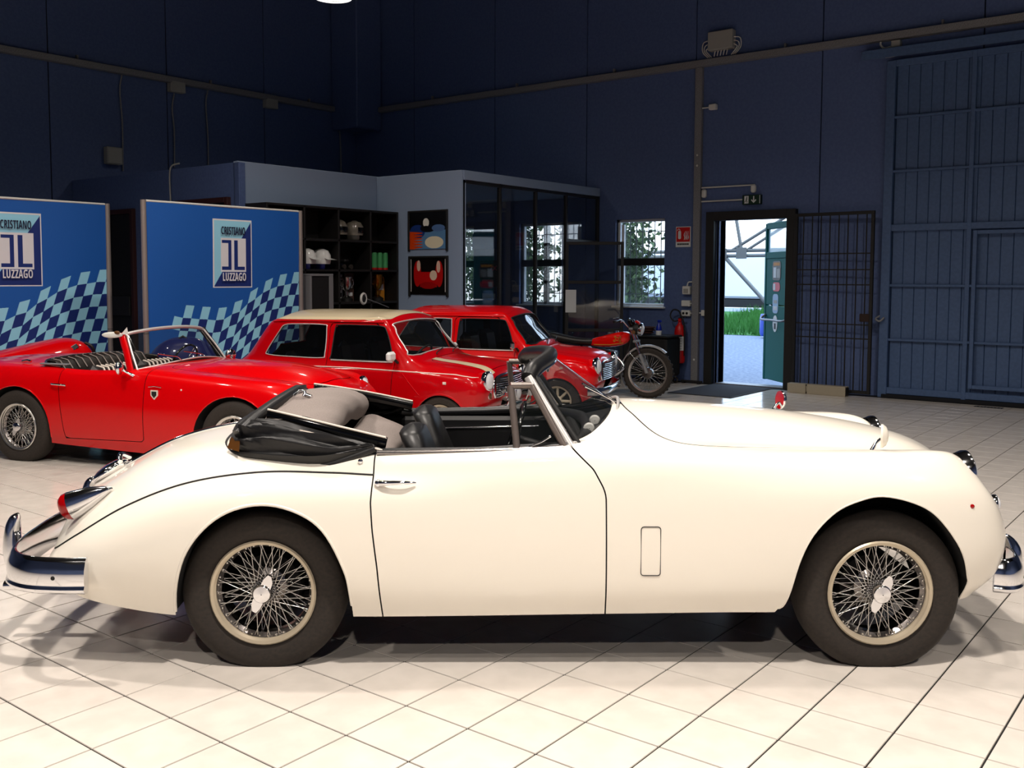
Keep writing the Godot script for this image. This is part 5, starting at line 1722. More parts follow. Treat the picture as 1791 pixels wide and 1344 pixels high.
		for q in cap: cap2.append(V(-0.70, 0.968, z) + (q - V(-0.70, 0.955, z)) * 0.02)
		rr.append(PackedVector3Array(cap2))
		m = MB.new()
		m.grid(rr, false, true)
		var se := obj("seat_back", m, M.leather, car)
		obj("cushion", boxmb(V(-0.3, 0.44, z), V(0.5, 0.16, 0.48), 0.05), M.leather, se)
	obj("rear_shelf", boxmb(V(-1.05, 0.72, 0), V(0.6, 0.05, 1.1), 0.02), M.leather, car)
	obj("bulkhead", boxmb(V(-1.33, 0.75, 0), V(0.04, 0.3, 1.0), 0.01), M.leather, car)
	obj("transmission_tunnel", boxmb(V(-0.2, 0.36, 0), V(1.2, 0.24, 0.2), 0.06), M.leather, car)
	var ring := []
	for k in 28: ring.append(V(-0.24 + 0.06 * sin(TAU * k / 28), 0.80 + 0.18 * sin(TAU * k / 28), -0.33 + 0.19 * cos(TAU * k / 28)))
	m = MB.new()
	m.tube(ring, 0.011, 8, true)
	var sw := obj("steering_wheel", m, M.black_gloss, car)
	for k in 4:
		var a := TAU * k / 4 + 0.5
		obj("spoke", tubemb([V(-0.21, 0.79, -0.33), V(-0.24 + 0.06 * sin(a), 0.80 + 0.18 * sin(a), -0.33 + 0.19 * cos(a))], 0.006, 6), M.chrome, sw)
	obj("column", tubemb([V(-0.21, 0.79, -0.33), V(0.05, 0.72, -0.33)], 0.02, 8), M.black, sw)
	m = MB.new()
	m.ball(V(-0.08, 1.2, 0.0), V(0.012, 0.028, 0.085), Basis(), 16, 8)
	obj("rear_view_mirror", m, M.chrome, car)

func build_soft_top(car: Node3D) -> void:
	var rng := RandomNumberGenerator.new()
	rng.seed = 8
	var st := MB.new()
	# draped canvas, both flanks and the back in one sheet: outline along the deck, folded edge above
	var low := mirror_pts([V(-0.83, 0.908, 0.655), V(-0.93, 0.872, 0.668), V(-1.06, 0.834, 0.674), V(-1.25, 0.832, 0.66), V(-1.4, 0.838, 0.61), V(-1.49, 0.852, 0.50), V(-1.54, 0.875, 0.32), V(-1.555, 0.89, 0.0)])
	var mid := mirror_pts([V(-0.83, 0.915, 0.662), V(-0.93, 0.905, 0.685), V(-1.06, 0.89, 0.70), V(-1.25, 0.905, 0.680), V(-1.4, 0.915, 0.62), V(-1.475, 0.925, 0.50), V(-1.50, 0.94, 0.32), V(-1.51, 0.95, 0.0)])
	var hi := mirror_pts([V(-0.83, 0.915, 0.655), V(-0.95, 0.935, 0.660), V(-1.1, 0.965, 0.655), V(-1.25, 0.99, 0.635), V(-1.37, 0.99, 0.585), V(-1.425, 0.985, 0.50), V(-1.42, 1.01, 0.32), V(-1.40, 1.03, 0.0)])
	var top := mirror_pts([V(-0.83, 0.915, 0.60), V(-0.95, 0.945, 0.60), V(-1.1, 0.985, 0.595), V(-1.25, 1.02, 0.57), V(-1.34, 1.02, 0.53), V(-1.36, 1.02, 0.46), V(-1.34, 1.045, 0.30), V(-1.31, 1.06, 0.0)])
	var rows := []
	var ks := [low, mid, hi, top]
	var curves := []
	for k in ks: curves.append(smooth3(k, 4))
	var n: int = curves[0].size()
	for t in 19:
		var f := t / 6.0
		var i := mini(int(f), 2)
		var r := PackedVector3Array()
		for j in n:
			var a: Vector3 = curves[maxi(i - 1, 0)][j]
			var q := CarSkin.cr(a, curves[i][j], curves[i + 1][j], curves[mini(i + 2, 3)][j], f - i)
			var fold := sin(j * 0.55 + t * 0.9) * 0.008 + sin(t * 1.5 + j * 0.19 + sin(j * 0.4)) * 0.014 + sin(t * 2.9 - j * 0.31) * 0.006
			if t > 1 and t < 17: q += V(-fold * 0.4, fold, signf(q.z) * fold * 0.8)
			r.push_back(q)
		rows.append(r)
	st.grid(rows)
	var so := obj("soft_top", st, M.canvas, car)
	# beading round the deck
	var lo := []
	for q in curves[0]: lo.append(q + V(0, 0.004, 0))
	obj("deck_roll", tubemb(lo, 0.017, 8), M.canvas, so)
	# side rails with light edges
	for sd in [1.0, -1.0]:
		var path := smooth3([V(-1.31, 1.03, 0.50 * sd), V(-1.15, 1.002, 0.55 * sd), V(-0.97, 0.965, 0.585 * sd), V(-0.79, 0.925, 0.60 * sd)], 4)
		var m := MB.new()
		m.sweep([v2(0.016, 0.022), v2(-0.016, 0.022), v2(-0.016, -0.022), v2(0.016, -0.022)], path)
		obj("side_rail", m, M.black_gloss, so)
		for dy in [0.026, -0.022]:
			var p2 := []
			for q in path: p2.append(q + V(-0.01 if dy < 0 else 0.0, dy, (0.012 if dy > 0 else 0.05) * sd))
			obj("rail_edge", tubemb(p2, 0.0055, 6), M.piping, so)
		var st2 := MB.new()
		st2.ball(V(-0.885, 0.865, 0.695 * sd), V(0.011, 0.011, 0.006))
		obj("stud", st2, M.chrome, so)
	# rear bow
	var bow := smooth3(mirror_pts([V(-1.43, 0.955, 0.56), V(-1.365, 1.02, 0.46), V(-1.32, 1.06, 0.25), V(-1.30, 1.075, 0.0)]), 4)
	var bm := MB.new()
	bm.sweep([v2(0.02, 0.02), v2(-0.02, 0.02), v2(-0.025, -0.02), v2(0.02, -0.02)], bow)
	obj("bow", bm, M.canvas, so)
	# pale lining: a thick roll, then a loose fold
	var roll := [v2(-1.33, 1.04), v2(-1.27, 1.055), v2(-1.18, 1.06), v2(-1.10, 1.045), v2(-1.045, 1.01), v2(-1.03, 0.96), v2(-1.06, 0.90)]
	var fold2 := [v2(-1.06, 0.88), v2(-1.00, 0.89), v2(-0.93, 0.872), v2(-0.87, 0.84), v2(-0.82, 0.80), v2(-0.82, 0.75)]
	for w in 2:
		var pts := smooth2(roll if w == 0 else fold2, 4)
		var rr := []
		for k in 21:
			var z := lerpf(-0.54, 0.54, k / 20.0)
			var r := PackedVector3Array()
			for q in pts:
				var sag := (0.03 * cos(z * 2.6) - 0.02 if w == 0 else -0.05 * cos(z * 2.9)) + 0.006 * sin(z * 21.0 + q.x * 30.0)
				r.push_back(V(q.x + (0.02 * sin(z * 7.0) if w == 1 else 0.04 * (absf(z) - 0.3)), q.y + sag - 0.06 * z * z * (1.0 if w == 0 else 0.3), z))
			rr.append(r)
		var lm := MB.new()
		lm.grid(rr)
		obj("lining", lm, M.lining, so)
	var cl := MB.new()
	cl.tube(smooth3([V(-1.27, 1.075, 0.18), V(-1.25, 1.095, 0.15), V(-1.22, 1.095, 0.17), V(-1.22, 1.075, 0.2)], 4), 0.007, 6)
	cl.tube([V(-1.23, 1.075, 0.12), V(-1.19, 1.068, 0.16)], 0.009, 6)
	obj("latch", cl, M.chrome, so)
	var am := MB.new()
	am.quad(V(-1.47, 0.90, 0.578), V(-1.452, 0.945, 0.57), V(-1.40, 0.94, 0.632), V(-1.40, 0.895, 0.648))
	obj("rear_window", am, M.amber, so)

# ---------------------------------------------------------------- red open roadster on wire wheels
func build_red_roadster() -> void:
	var car := thing("red_roadster", "red open two-seat roadster with wire wheels in front of the banners", "car", V(-6.21, 0, -3.715), deg_to_rad(18.3))
	var xs := [-2.05, -2.0, -1.8, -1.5, -1.12, -0.8, -0.4, 0.1, 0.4, 0.75, 1.12, 1.4, 1.58, 1.69, 1.74, 1.76]
	var L := [
		[[.42, .38, .30, .24, .20, .18, .165, .15, .145, .145, .18, .24, .28, .30, .34, .40], [.40, .60, .66, .68, .68, .68, .68, .68, .68, .68, .68, .68, .66, .62, .50, .15]],
		[[.44, .42, .38, .34, .32, .30, .28, .27, .27, .28, .32, .34, .36, .38, .40, .43], [.42, .63, .69, .715, .725, .72, .715, .715, .715, .72, .725, .715, .70, .65, .53, .15]],
		[[.50, .50, .50, .50, .50, .49, .48, .48, .48, .49, .50, .50, .50, .50, .50, .50], [.42, .63, .695, .725, .735, .73, .728, .728, .728, .73, .735, .73, .71, .66, .54, .15]],
		[[.60, .62, .66, .69, .69, .68, .67, .67, .67, .68, .68, .67, .64, .60, .57, .55], [.41, .61, .675, .705, .715, .715, .718, .715, .712, .712, .712, .70, .675, .625, .51, .14]],
		[[.68, .72, .775, .80, .79, .775, .765, .775, .78, .775, .765, .745, .70, .65, .61, .59], [.40, .58, .635, .66, .672, .685, .695, .69, .68, .672, .668, .655, .625, .575, .46, .13]],
		[[.72, .765, .82, .845, .84, .83, .806, .826, .825, .815, .80, .785, .755, .70, .65, .62], [.36, .51, .56, .585, .60, .63, .662, .655, .625, .60, .585, .57, .54, .49, .40, .11]],
		[[.745, .79, .845, .865, .865, .86, .84, .855, .85, .825, .795, .775, .745, .70, .655, .63], [.28, .39, .43, .45, .46, .50, .56, .56, .51, .46, .43, .41, .39, .36, .30, .09]],
		[[.755, .80, .86, .88, .885, .88, .86, .875, .875, .875, .865, .83, .785, .72, .67, .645], [.15, .21, .22, .23, .24, .26, .3, .3, .28, .26, .24, .22, .21, .19, .16, .05]],
		[[.76, .805, .865, .885, .89, .885, .865, .88, .885, .893, .885, .85, .80, .735, .68, .65]]]
	var over := {0: [-2.0, -2.02, -2.05, -2.06, -2.06, -2.06, -2.06, -2.07, -2.07], 13: [1.66, 1.70, 1.71, 1.70, 1.68, 1.67, 1.68, 1.69, 1.70], 14: [1.71, 1.75, 1.77, 1.76, 1.73, 1.72, 1.73, 1.75, 1.76], 15: [1.73, 1.77, 1.79, 1.78, 1.76, 1.75, 1.76, 1.78, 1.79]}
	var sk := CarSkin.new()
	sk.make(net_of(xs, L, over), 9, 7)
	var ar := PackedVector2Array()
	var af := PackedVector2Array()
	for k in 25:
		var a := PI * 1.12 - PI * 1.24 * k / 24.0
		ar.push_back(v2(-1.13 + cos(a) * 0.385, 0.31 + sin(a) * 0.36))
		af.push_back(v2(1.12 + cos(a) * 0.385, 0.31 + sin(a) * 0.36))
	for q in [[ar, -1.13], [af, 1.12]]:
		q[0].push_back(v2(q[1] + 0.36, 0.0)); q[0].push_back(v2(q[1] - 0.36, 0.0))
	var door := PackedVector2Array([v2(-0.66, 1.2), v2(-0.65, 0.70), v2(-0.632, 0.566), v2(-0.59, 0.235), v2(0.24, 0.25), v2(0.255, 0.85), v2(0.16, 1.2)])
	var pit := smooth2([v2(-1.0, -0.3), v2(-1.0, 0.42), v2(-0.93, 0.56), v2(-0.75, 0.61), v2(-0.4, 0.625), v2(0.0, 0.625), v2(0.07, 0.58), v2(0.14, 0.3), v2(0.15, -0.3)], 4)
	var hood := smooth2([v2(0.30, -0.3), v2(0.31, 0.2), v2(0.33, 0.42), v2(0.42, 0.50), v2(0.8, 0.47), v2(1.2, 0.43), v2(1.5, 0.38), v2(1.64, 0.25), v2(1.66, -0.3)], 4)
	var fa := sk.field(ar, 0, 0.3)
	var ff := sk.field(af, 0, 0.3)
	var fd := sk.field(door, 0, 0.5)
	var fp := sk.field(pit, 1)
	var fh := sk.field(hood, 1)
	for i in sk.p.size():
		if sk.p[i].y < 0.6:
			fp[i] = 0.1; fh[i] = 0.1
	obj("body", sk.cut([fa, ff, grown(fd, 0.003), fp, grown(fh, 0.003)]), M.red_paint, car)
	obj("liner", sk.cut([fa, ff, fp], -0.014), M.under, car)
	var dm: MB = sk.cut([inv(fd, 0.003), fp], 0.0, false)
	var d1 := obj("door", dm, M.red_paint, car)
	obj("bonnet", sk.cut([inv(fh, 0.003), ff]), M.red_paint, car)
	var dd := MB.new()
	for i in dm.v.size():
		dd.v.push_back(V(dm.v[i].x, dm.v[i].y, -dm.v[i].z)); dd.n.push_back(V(dm.n[i].x, dm.n[i].y, -dm.n[i].z))
	for i in range(0, dm.ix.size(), 3): dd.ix.append_array(PackedInt32Array([dm.ix[i], dm.ix[i + 2], dm.ix[i + 1]]))
	obj("door", dd, M.red_paint, car)
	var lip_r := PackedVector2Array(Array(ar).slice(0, 25))
	var lip_f := PackedVector2Array(Array(af).slice(0, 25))
	wheel_well(car, sk, lip_r, 0.36, M.red_paint, 0.008, 0.19)
	wheel_well(car, sk, lip_f, 0.36, M.red_paint, 0.006, 0.19)
	obj("floor_pan", boxmb(V(-0.1, 0.19, 0), V(3.2, 0.03, 1.2), 0.01), M.under, car)
	for sd in [1.0, -1.0]:
		wire_wheel(car, V(-1.12, 0.305, 0.635 * sd), sd, 0.33, 0.17, 0.2, 0.303, M.spoke, M.chrome)
		wire_wheel(car, V(1.12, 0.305, 0.635 * sd), sd, 0.33, 0.17, 0.2, 0.303, M.spoke, M.chrome)
		lamp_head(car, "headlamp", V(1.645, 0.655, 0.50 * sd), V(1, 0.05, 0.05 * sd), 0.085, 0.07, M.lens_white, M.chrome)
		var m := MB.new()
		m.ball(V(0.05, 0.868, 0.765 * sd), V(0.03, 0.058, 0.058), Basis(V(0, 1, 0), 0.4 * sd), 14, 8)
		obj("door_mirror", m, M.chrome, car)
		obj("mirror_stem", tubemb([V(0.12, 0.80, 0.68 * sd), V(0.07, 0.85, 0.75 * sd)], [0.014, 0.008], 6), M.chrome, car)
	var hz := sk.side_at(-0.62, 0.70).z
	obj("handle", tubemb(smooth3([V(-0.72, 0.70, hz + 0.01), V(-0.69, 0.703, hz + 0.03), V(-0.6, 0.70, hz + 0.028), V(-0.56, 0.695, hz + 0.012)], 4), 0.009, 6), M.chrome, d1)
	# front badge, script line and bonnet edge
	var bz := sk.side_at(0.36, 0.655).z
	var bg := MB.new()
	bg.prism(PackedVector2Array([v2(-0.035, 0.035), v2(0.035, 0.035), v2(0.035, -0.01), v2(0.0, -0.045), v2(-0.035, -0.01)]), 0.008, Transform3D(Basis(), V(0.36, 0.655, bz + 0.004)))
	var b0 := obj("badge", bg, M.piping, car)
	bg = MB.new()
	bg.prism(PackedVector2Array([v2(-0.024, 0.024), v2(0.024, 0.024), v2(0.024, -0.006), v2(0.0, -0.03), v2(-0.024, -0.006)]), 0.008, Transform3D(Basis(), V(0.36, 0.655, bz + 0.006)))
	obj("shield", bg, M.black, b0)
	obj("script", tubemb([V(0.30, 0.715, bz + 0.002), V(0.36, 0.722, bz + 0.002), V(0.43, 0.715, bz + 0.002)], 0.004, 5), M.chrome, car)
	var mk := MB.new()
	var mp := sk.side_at(0.62, 0.70)
	mk.ball(mp, V(0.008, 0.008, 0.006))
	obj("marker", mk, M.piping, car)
	# bumpers and grille
	var sec := oval(0.022, 0.05, 10)
	for b in [[smooth3(mirror_pts([V(1.6, 0.42, 0.74), V(1.72, 0.42, 0.69), V(1.84, 0.42, 0.5), V(1.87, 0.42, 0.0)]), 4), "front_bumper"], [smooth3(mirror_pts([V(-1.8, 0.42, 0.74), V(-1.98, 0.42, 0.71), V(-2.1, 0.42, 0.5), V(-2.13, 0.42, 0.0)]), 4), "rear_bumper"]]:
		var bm := MB.new()
		bm.sweep(sec, b[0])
		obj(b[1], bm, M.chrome, car)
	for k in 6: obj("grille_bar", tubemb([V(1.75, 0.46 + 0.025 * k, -0.4), V(1.80, 0.46 + 0.025 * k, 0), V(1.75, 0.46 + 0.025 * k, 0.4)], 0.006, 6), M.chrome, car)
	# windscreen
	var base := [V(0.09, 0.825, 0.615), V(0.14, 0.84, 0.52), V(0.215, 0.872, 0.25), V(0.243, 0.888, 0.0)]
	var top := [V(-0.095, 1.125, 0.53), V(-0.08, 1.142, 0.46), V(-0.045, 1.163, 0.25), V(-0.03, 1.17, 0.0)]
	var bs := smooth3(mirror_pts(base), 5)
	var ts := smooth3(mirror_pts(top), 5)
	var rows := []
	for t in 5:
		var r := PackedVector3Array()
		for i in bs.size(): r.push_back(bs[i].lerp(ts[i], t / 4.0))
		rows.append(r)
	var gm := MB.new()
	gm.grid(rows)
	var ws := obj("windscreen", gm, M.car_glass, car)
	obj("top_rail", tubemb(ts, 0.016, 8), M.bright_trim, ws)
	obj("base_seal", tubemb(bs, 0.016, 8), M.black, ws)
	var inr := []
	for q in bs: inr.append(q + V(0.01, 0.018, 0))
	obj("base_trim", tubemb(inr, 0.008, 6), M.bright_trim, ws)
	for sd in [1.0, -1.0]:
		var pm := MB.new()
		pm.sweep([v2(0.026, 0.014), v2(-0.026, 0.014), v2(-0.026, -0.014), v2(0.026, -0.014)], [V(0.06, 0.81, 0.635 * sd), V(-0.02, 0.98, 0.59 * sd), V(-0.115, 1.135, 0.54 * sd)], V(0, 0, 1))
		obj("screen_post", pm, M.red_paint if sd > 0 else M.black, ws)
		obj("post_trim", tubemb([V(0.105, 0.84, 0.612 * sd), V(0.02, 0.98, 0.575 * sd), V(-0.075, 1.125, 0.52 * sd)], 0.010, 6), M.bright_trim, ws)
	for z in [0.22, -0.12]:
		obj("wiper", tubemb([V(0.25, 0.90, z), V(0.22, 0.93, z + 0.02), V(0.16, 0.965, z + 0.2)], 0.006, 6), M.chrome, car)
	# cockpit
	obj("dashboard", boxmb(V(0.09, 0.78, 0), V(0.06, 0.16, 1.18), 0.02), M.vinyl_brown, car)
	var ring := []
	for k in 24: ring.append(V(-0.13 + 0.06 * sin(TAU * k / 24), 0.84 + 0.15 * sin(TAU * k / 24), -0.3 + 0.17 * cos(TAU * k / 24)))
	var sm := MB.new()
	sm.tube(ring, 0.01, 6, true)
	var sw := obj("steering_wheel", sm, M.black_gloss, car)
	for k in 3: obj("spoke", tubemb([V(-0.11, 0.83, -0.3), V(-0.13 + 0.06 * sin(k * TAU / 3), 0.84 + 0.15 * sin(k * TAU / 3), -0.3 + 0.17 * cos(k * TAU / 3))], 0.006, 5), M.chrome, sw)
	for sd in [1.0, -1.0]:
		var sb := boxmb(V(-0.45, 0.60, 0.3 * sd), V(0.13, 0.5, 0.46), 0.05, Basis(V(0, 0, 1), 0.22))
		var seat := obj("seat_back", sb, M.vinyl_brown, car)
		obj("cushion", boxmb(V(-0.15, 0.36, 0.3 * sd), V(0.46, 0.14, 0.46), 0.05), M.vinyl_brown, seat)
		for k in 7: obj("flute", tubemb([V(-0.46, 0.845, (0.3 + (k - 3) * 0.055) * sd), V(-0.395, 0.83, (0.3 + (k - 3) * 0.055 - 0.01) * sd), V(-0.34, 0.72, (0.3 + (k - 3) * 0.055 - 0.01) * sd)], 0.009, 6), M.piping, seat)
		obj("side_trim", boxmb(V(-0.25, 0.6, 0.6 * sd), V(0.9, 0.4, 0.04), 0.015), M.vinyl_brown, car)
	# pleated cover behind the seats
	var rr := []
	for k in 45:
		var z := lerpf(-0.56, 0.56, k / 44.0)
		var w := 0.010 * absf(sin(k * PI / 2.0))
		rr.append(PackedVector3Array([V(-0.97, 0.875 - 0.05 * z * z, z), V(-0.90 + w, 0.90 - 0.05 * z * z + w, z), V(-0.82 + w, 0.875 + w, z), V(-0.76 + w, 0.80, z), V(-0.72, 0.66, z)]))
	var pm2 := MB.new()
	pm2.grid(rr)
	obj("pleated_cover", pm2, M.vinyl_brown, car)
	for k in 13:
		var z := lerpf(-0.52, 0.52, k / 12.0)
		obj("pleat_line", tubemb([V(-0.885, 0.908 - 0.05 * z * z, z), V(-0.81, 0.885, z), V(-0.752, 0.81, z)], 0.006, 5), M.lining, car)
	obj("cover_edge", tubemb(smooth3([V(-0.70, 0.845, 0.62), V(-0.9, 0.862, 0.585), V(-1.0, 0.885, 0.42), V(-1.02, 0.895, 0.0), V(-1.0, 0.885, -0.42), V(-0.9, 0.862, -0.585), V(-0.70, 0.845, -0.62)], 4), 0.013, 8), M.dull_chrome, car)
	obj("deck_strip", boxmb(V(-0.78, 0.862, 0.61), V(0.3, 0.012, 0.05), 0.004), M.galv, car)
	obj("hood_catch", tubemb([V(-1.2, 0.868, 0.56), V(-1.14, 0.88, 0.56), V(-1.1, 0.87, 0.56)], 0.012, 6), M.chrome, car)
	# little silver fish-shaped deflector on the screen corner
	var fm := MB.new()
	fm.ball(V(-0.16, 1.13, 0.60), V(0.09, 0.026, 0.012), Basis(V(0, 1, 0), 0.4), 14, 8)
	fm.prism(PackedVector2Array([v2(0.0, 0.0), v2(0.05, 0.06), v2(0.06, 0.0)]), 0.008, Transform3D(Basis(V(0, 1, 0), 0.4), V(-0.09, 1.135, 0.575)))
	var fo := obj("deflector", fm, M.white_plastic, car)
	var fb := MB.new()
	fb.ball(V(-0.12, 1.15, 0.59), V(0.03, 0.016, 0.014))
	obj("amber_lens", fb, M.amber, fo)

# ---------------------------------------------------------------- the two small saloons
func mini_skin() -> CarSkin:
	# lines from the sill up the flank, over the window and roof edge to the middle of the roof
	var net := []
	var R := func(x: Array, y: Array, z: Array):
		var r := []
		for i in 11: r.append(V(x[i], y[i], z[i]))
		net.append(r)
	var same := func(x: float) -> Array:
		var o := []
		for i in 11: o.append(x)
		return o
	R.call([-1.40, -1.46, -1.50, -1.47, -1.38, -1.30, -1.20, -1.05, -1.00, -0.98, -0.97], [.28, .36, .55, .70, .78, .85, .98, 1.14, 1.18, 1.215, 1.225], [.10, .10, .10, .10, .10, .10, .08, .06, .05, .03, 0])
	R.call([-1.38, -1.44, -1.48, -1.45, -1.36, -1.28, -1.185, -1.04, -0.99, -0.97, -0.96], [.26, .35, .55, .70, .77, .84, .97, 1.135, 1.18, 1.215, 1.225], [.40, .42, .43, .43, .42, .41, .38, .35, .30, .16, 0])
	R.call([-1.33, -1.37, -1.40, -1.38, -1.29, -1.21, -1.12, -1.0, -0.95, -0.93, -0.92], [.24, .35, .55, .70, .765, .83, .97, 1.15, 1.195, 1.23, 1.24], [.56, .60, .62, .61, .585, .56, .53, .49, .41, .23, 0])
	R.call([-1.22, -1.22, -1.22, -1.20, -1.14, -1.08, -1.0, -0.88, -0.84, -0.82, -0.81], [.22, .35, .55, .70, .76, .825, .98, 1.175, 1.225, 1.26, 1.27], [.62, .67, .685, .67, .645, .615, .58, .535, .45, .25, 0])
	R.call(same.call(-0.75), [.20, .35, .55, .70, .755, .82, .98, 1.18, 1.235, 1.272, 1.284], [.625, .685, .70, .685, .663, .635, .595, .55, .46, .25, 0])
	R.call(same.call(-0.3), [.19, .35, .55, .70, .75, .82, .98, 1.185, 1.24, 1.279, 1.291], [.625, .685, .70, .69, .667, .64, .60, .555, .465, .25, 0])
	R.call(same.call(0.1), [.19, .35, .55, .69, .745, .82, .98, 1.188, 1.24, 1.278, 1.290], [.625, .685, .70, .69, .667, .64, .60, .555, .465, .25, 0])
	R.call([.30, .30, .30, .32, .40, .42, .41, .36, .36, .375, .38], [.19, .35, .55, .69, .742, .82, .98, 1.19, 1.225, 1.252, 1.26], [.625, .685, .70, .69, .667, .642, .602, .555, .46, .25, 0])
	R.call([.52, .52, .52, .54, .58, .58, .545, .515, .535, .555, .56], [.19, .35, .55, .69, .738, .81, .93, 1.02, 1.04, 1.055, 1.06], [.625, .685, .70, .69, .668, .64, .605, .56, .45, .24, 0])
	R.call([.70, .70, .70, .71, .73, .73, .715, .715, .735, .755, .76], [.19, .35, .55, .685, .733, .79, .825, .845, .855, .865, .867], [.625, .685, .70, .69, .665, .625, .58, .51, .38, .2, 0])
	R.call(same.call(.86), [.19, .35, .55, .68, .725, .77, .795, .81, .822, .832, .835], [.625, .685, .70, .688, .655, .595, .52, .42, .31, .16, 0])
	R.call(same.call(1.1), [.21, .35, .55, .67, .71, .75, .765, .785, .80, .812, .815], [.625, .685, .70, .685, .645, .58, .49, .39, .28, .14, 0])
	R.call([1.27, 1.29, 1.30, 1.30, 1.29, 1.29, 1.30, 1.31, 1.31, 1.31, 1.31], [.24, .36, .54, .65, .688, .72, .735, .755, .772, .783, .786], [.61, .67, .685, .665, .625, .56, .46, .36, .26, .13, 0])
	R.call([1.35, 1.38, 1.40, 1.40, 1.385, 1.38, 1.39, 1.40, 1.405, 1.41, 1.41], [.27, .37, .52, .61, .645, .68, .70, .72, .735, .745, .748], [.56, .62, .64, .62, .585, .53, .44, .34, .24, .12, 0])
	R.call([1.39, 1.43, 1.455, 1.455, 1.445, 1.435, 1.44, 1.45, 1.455, 1.46, 1.46], [.30, .38, .50, .57, .60, .63, .65, .67, .685, .695, .70], [.42, .50, .53, .52, .50, .46, .39, .30, .21, .10, 0])
	R.call([1.41, 1.45, 1.475, 1.475, 1.47, 1.465, 1.465, 1.47, 1.475, 1.48, 1.48], [.32, .39, .48, .53, .55, .57, .585, .60, .61, .62, .62], [.15, .18, .19, .19, .19, .18, .16, .13, .09, .05, 0])
	var sk := CarSkin.new()
	sk.make(net, 8, 6)
	return sk

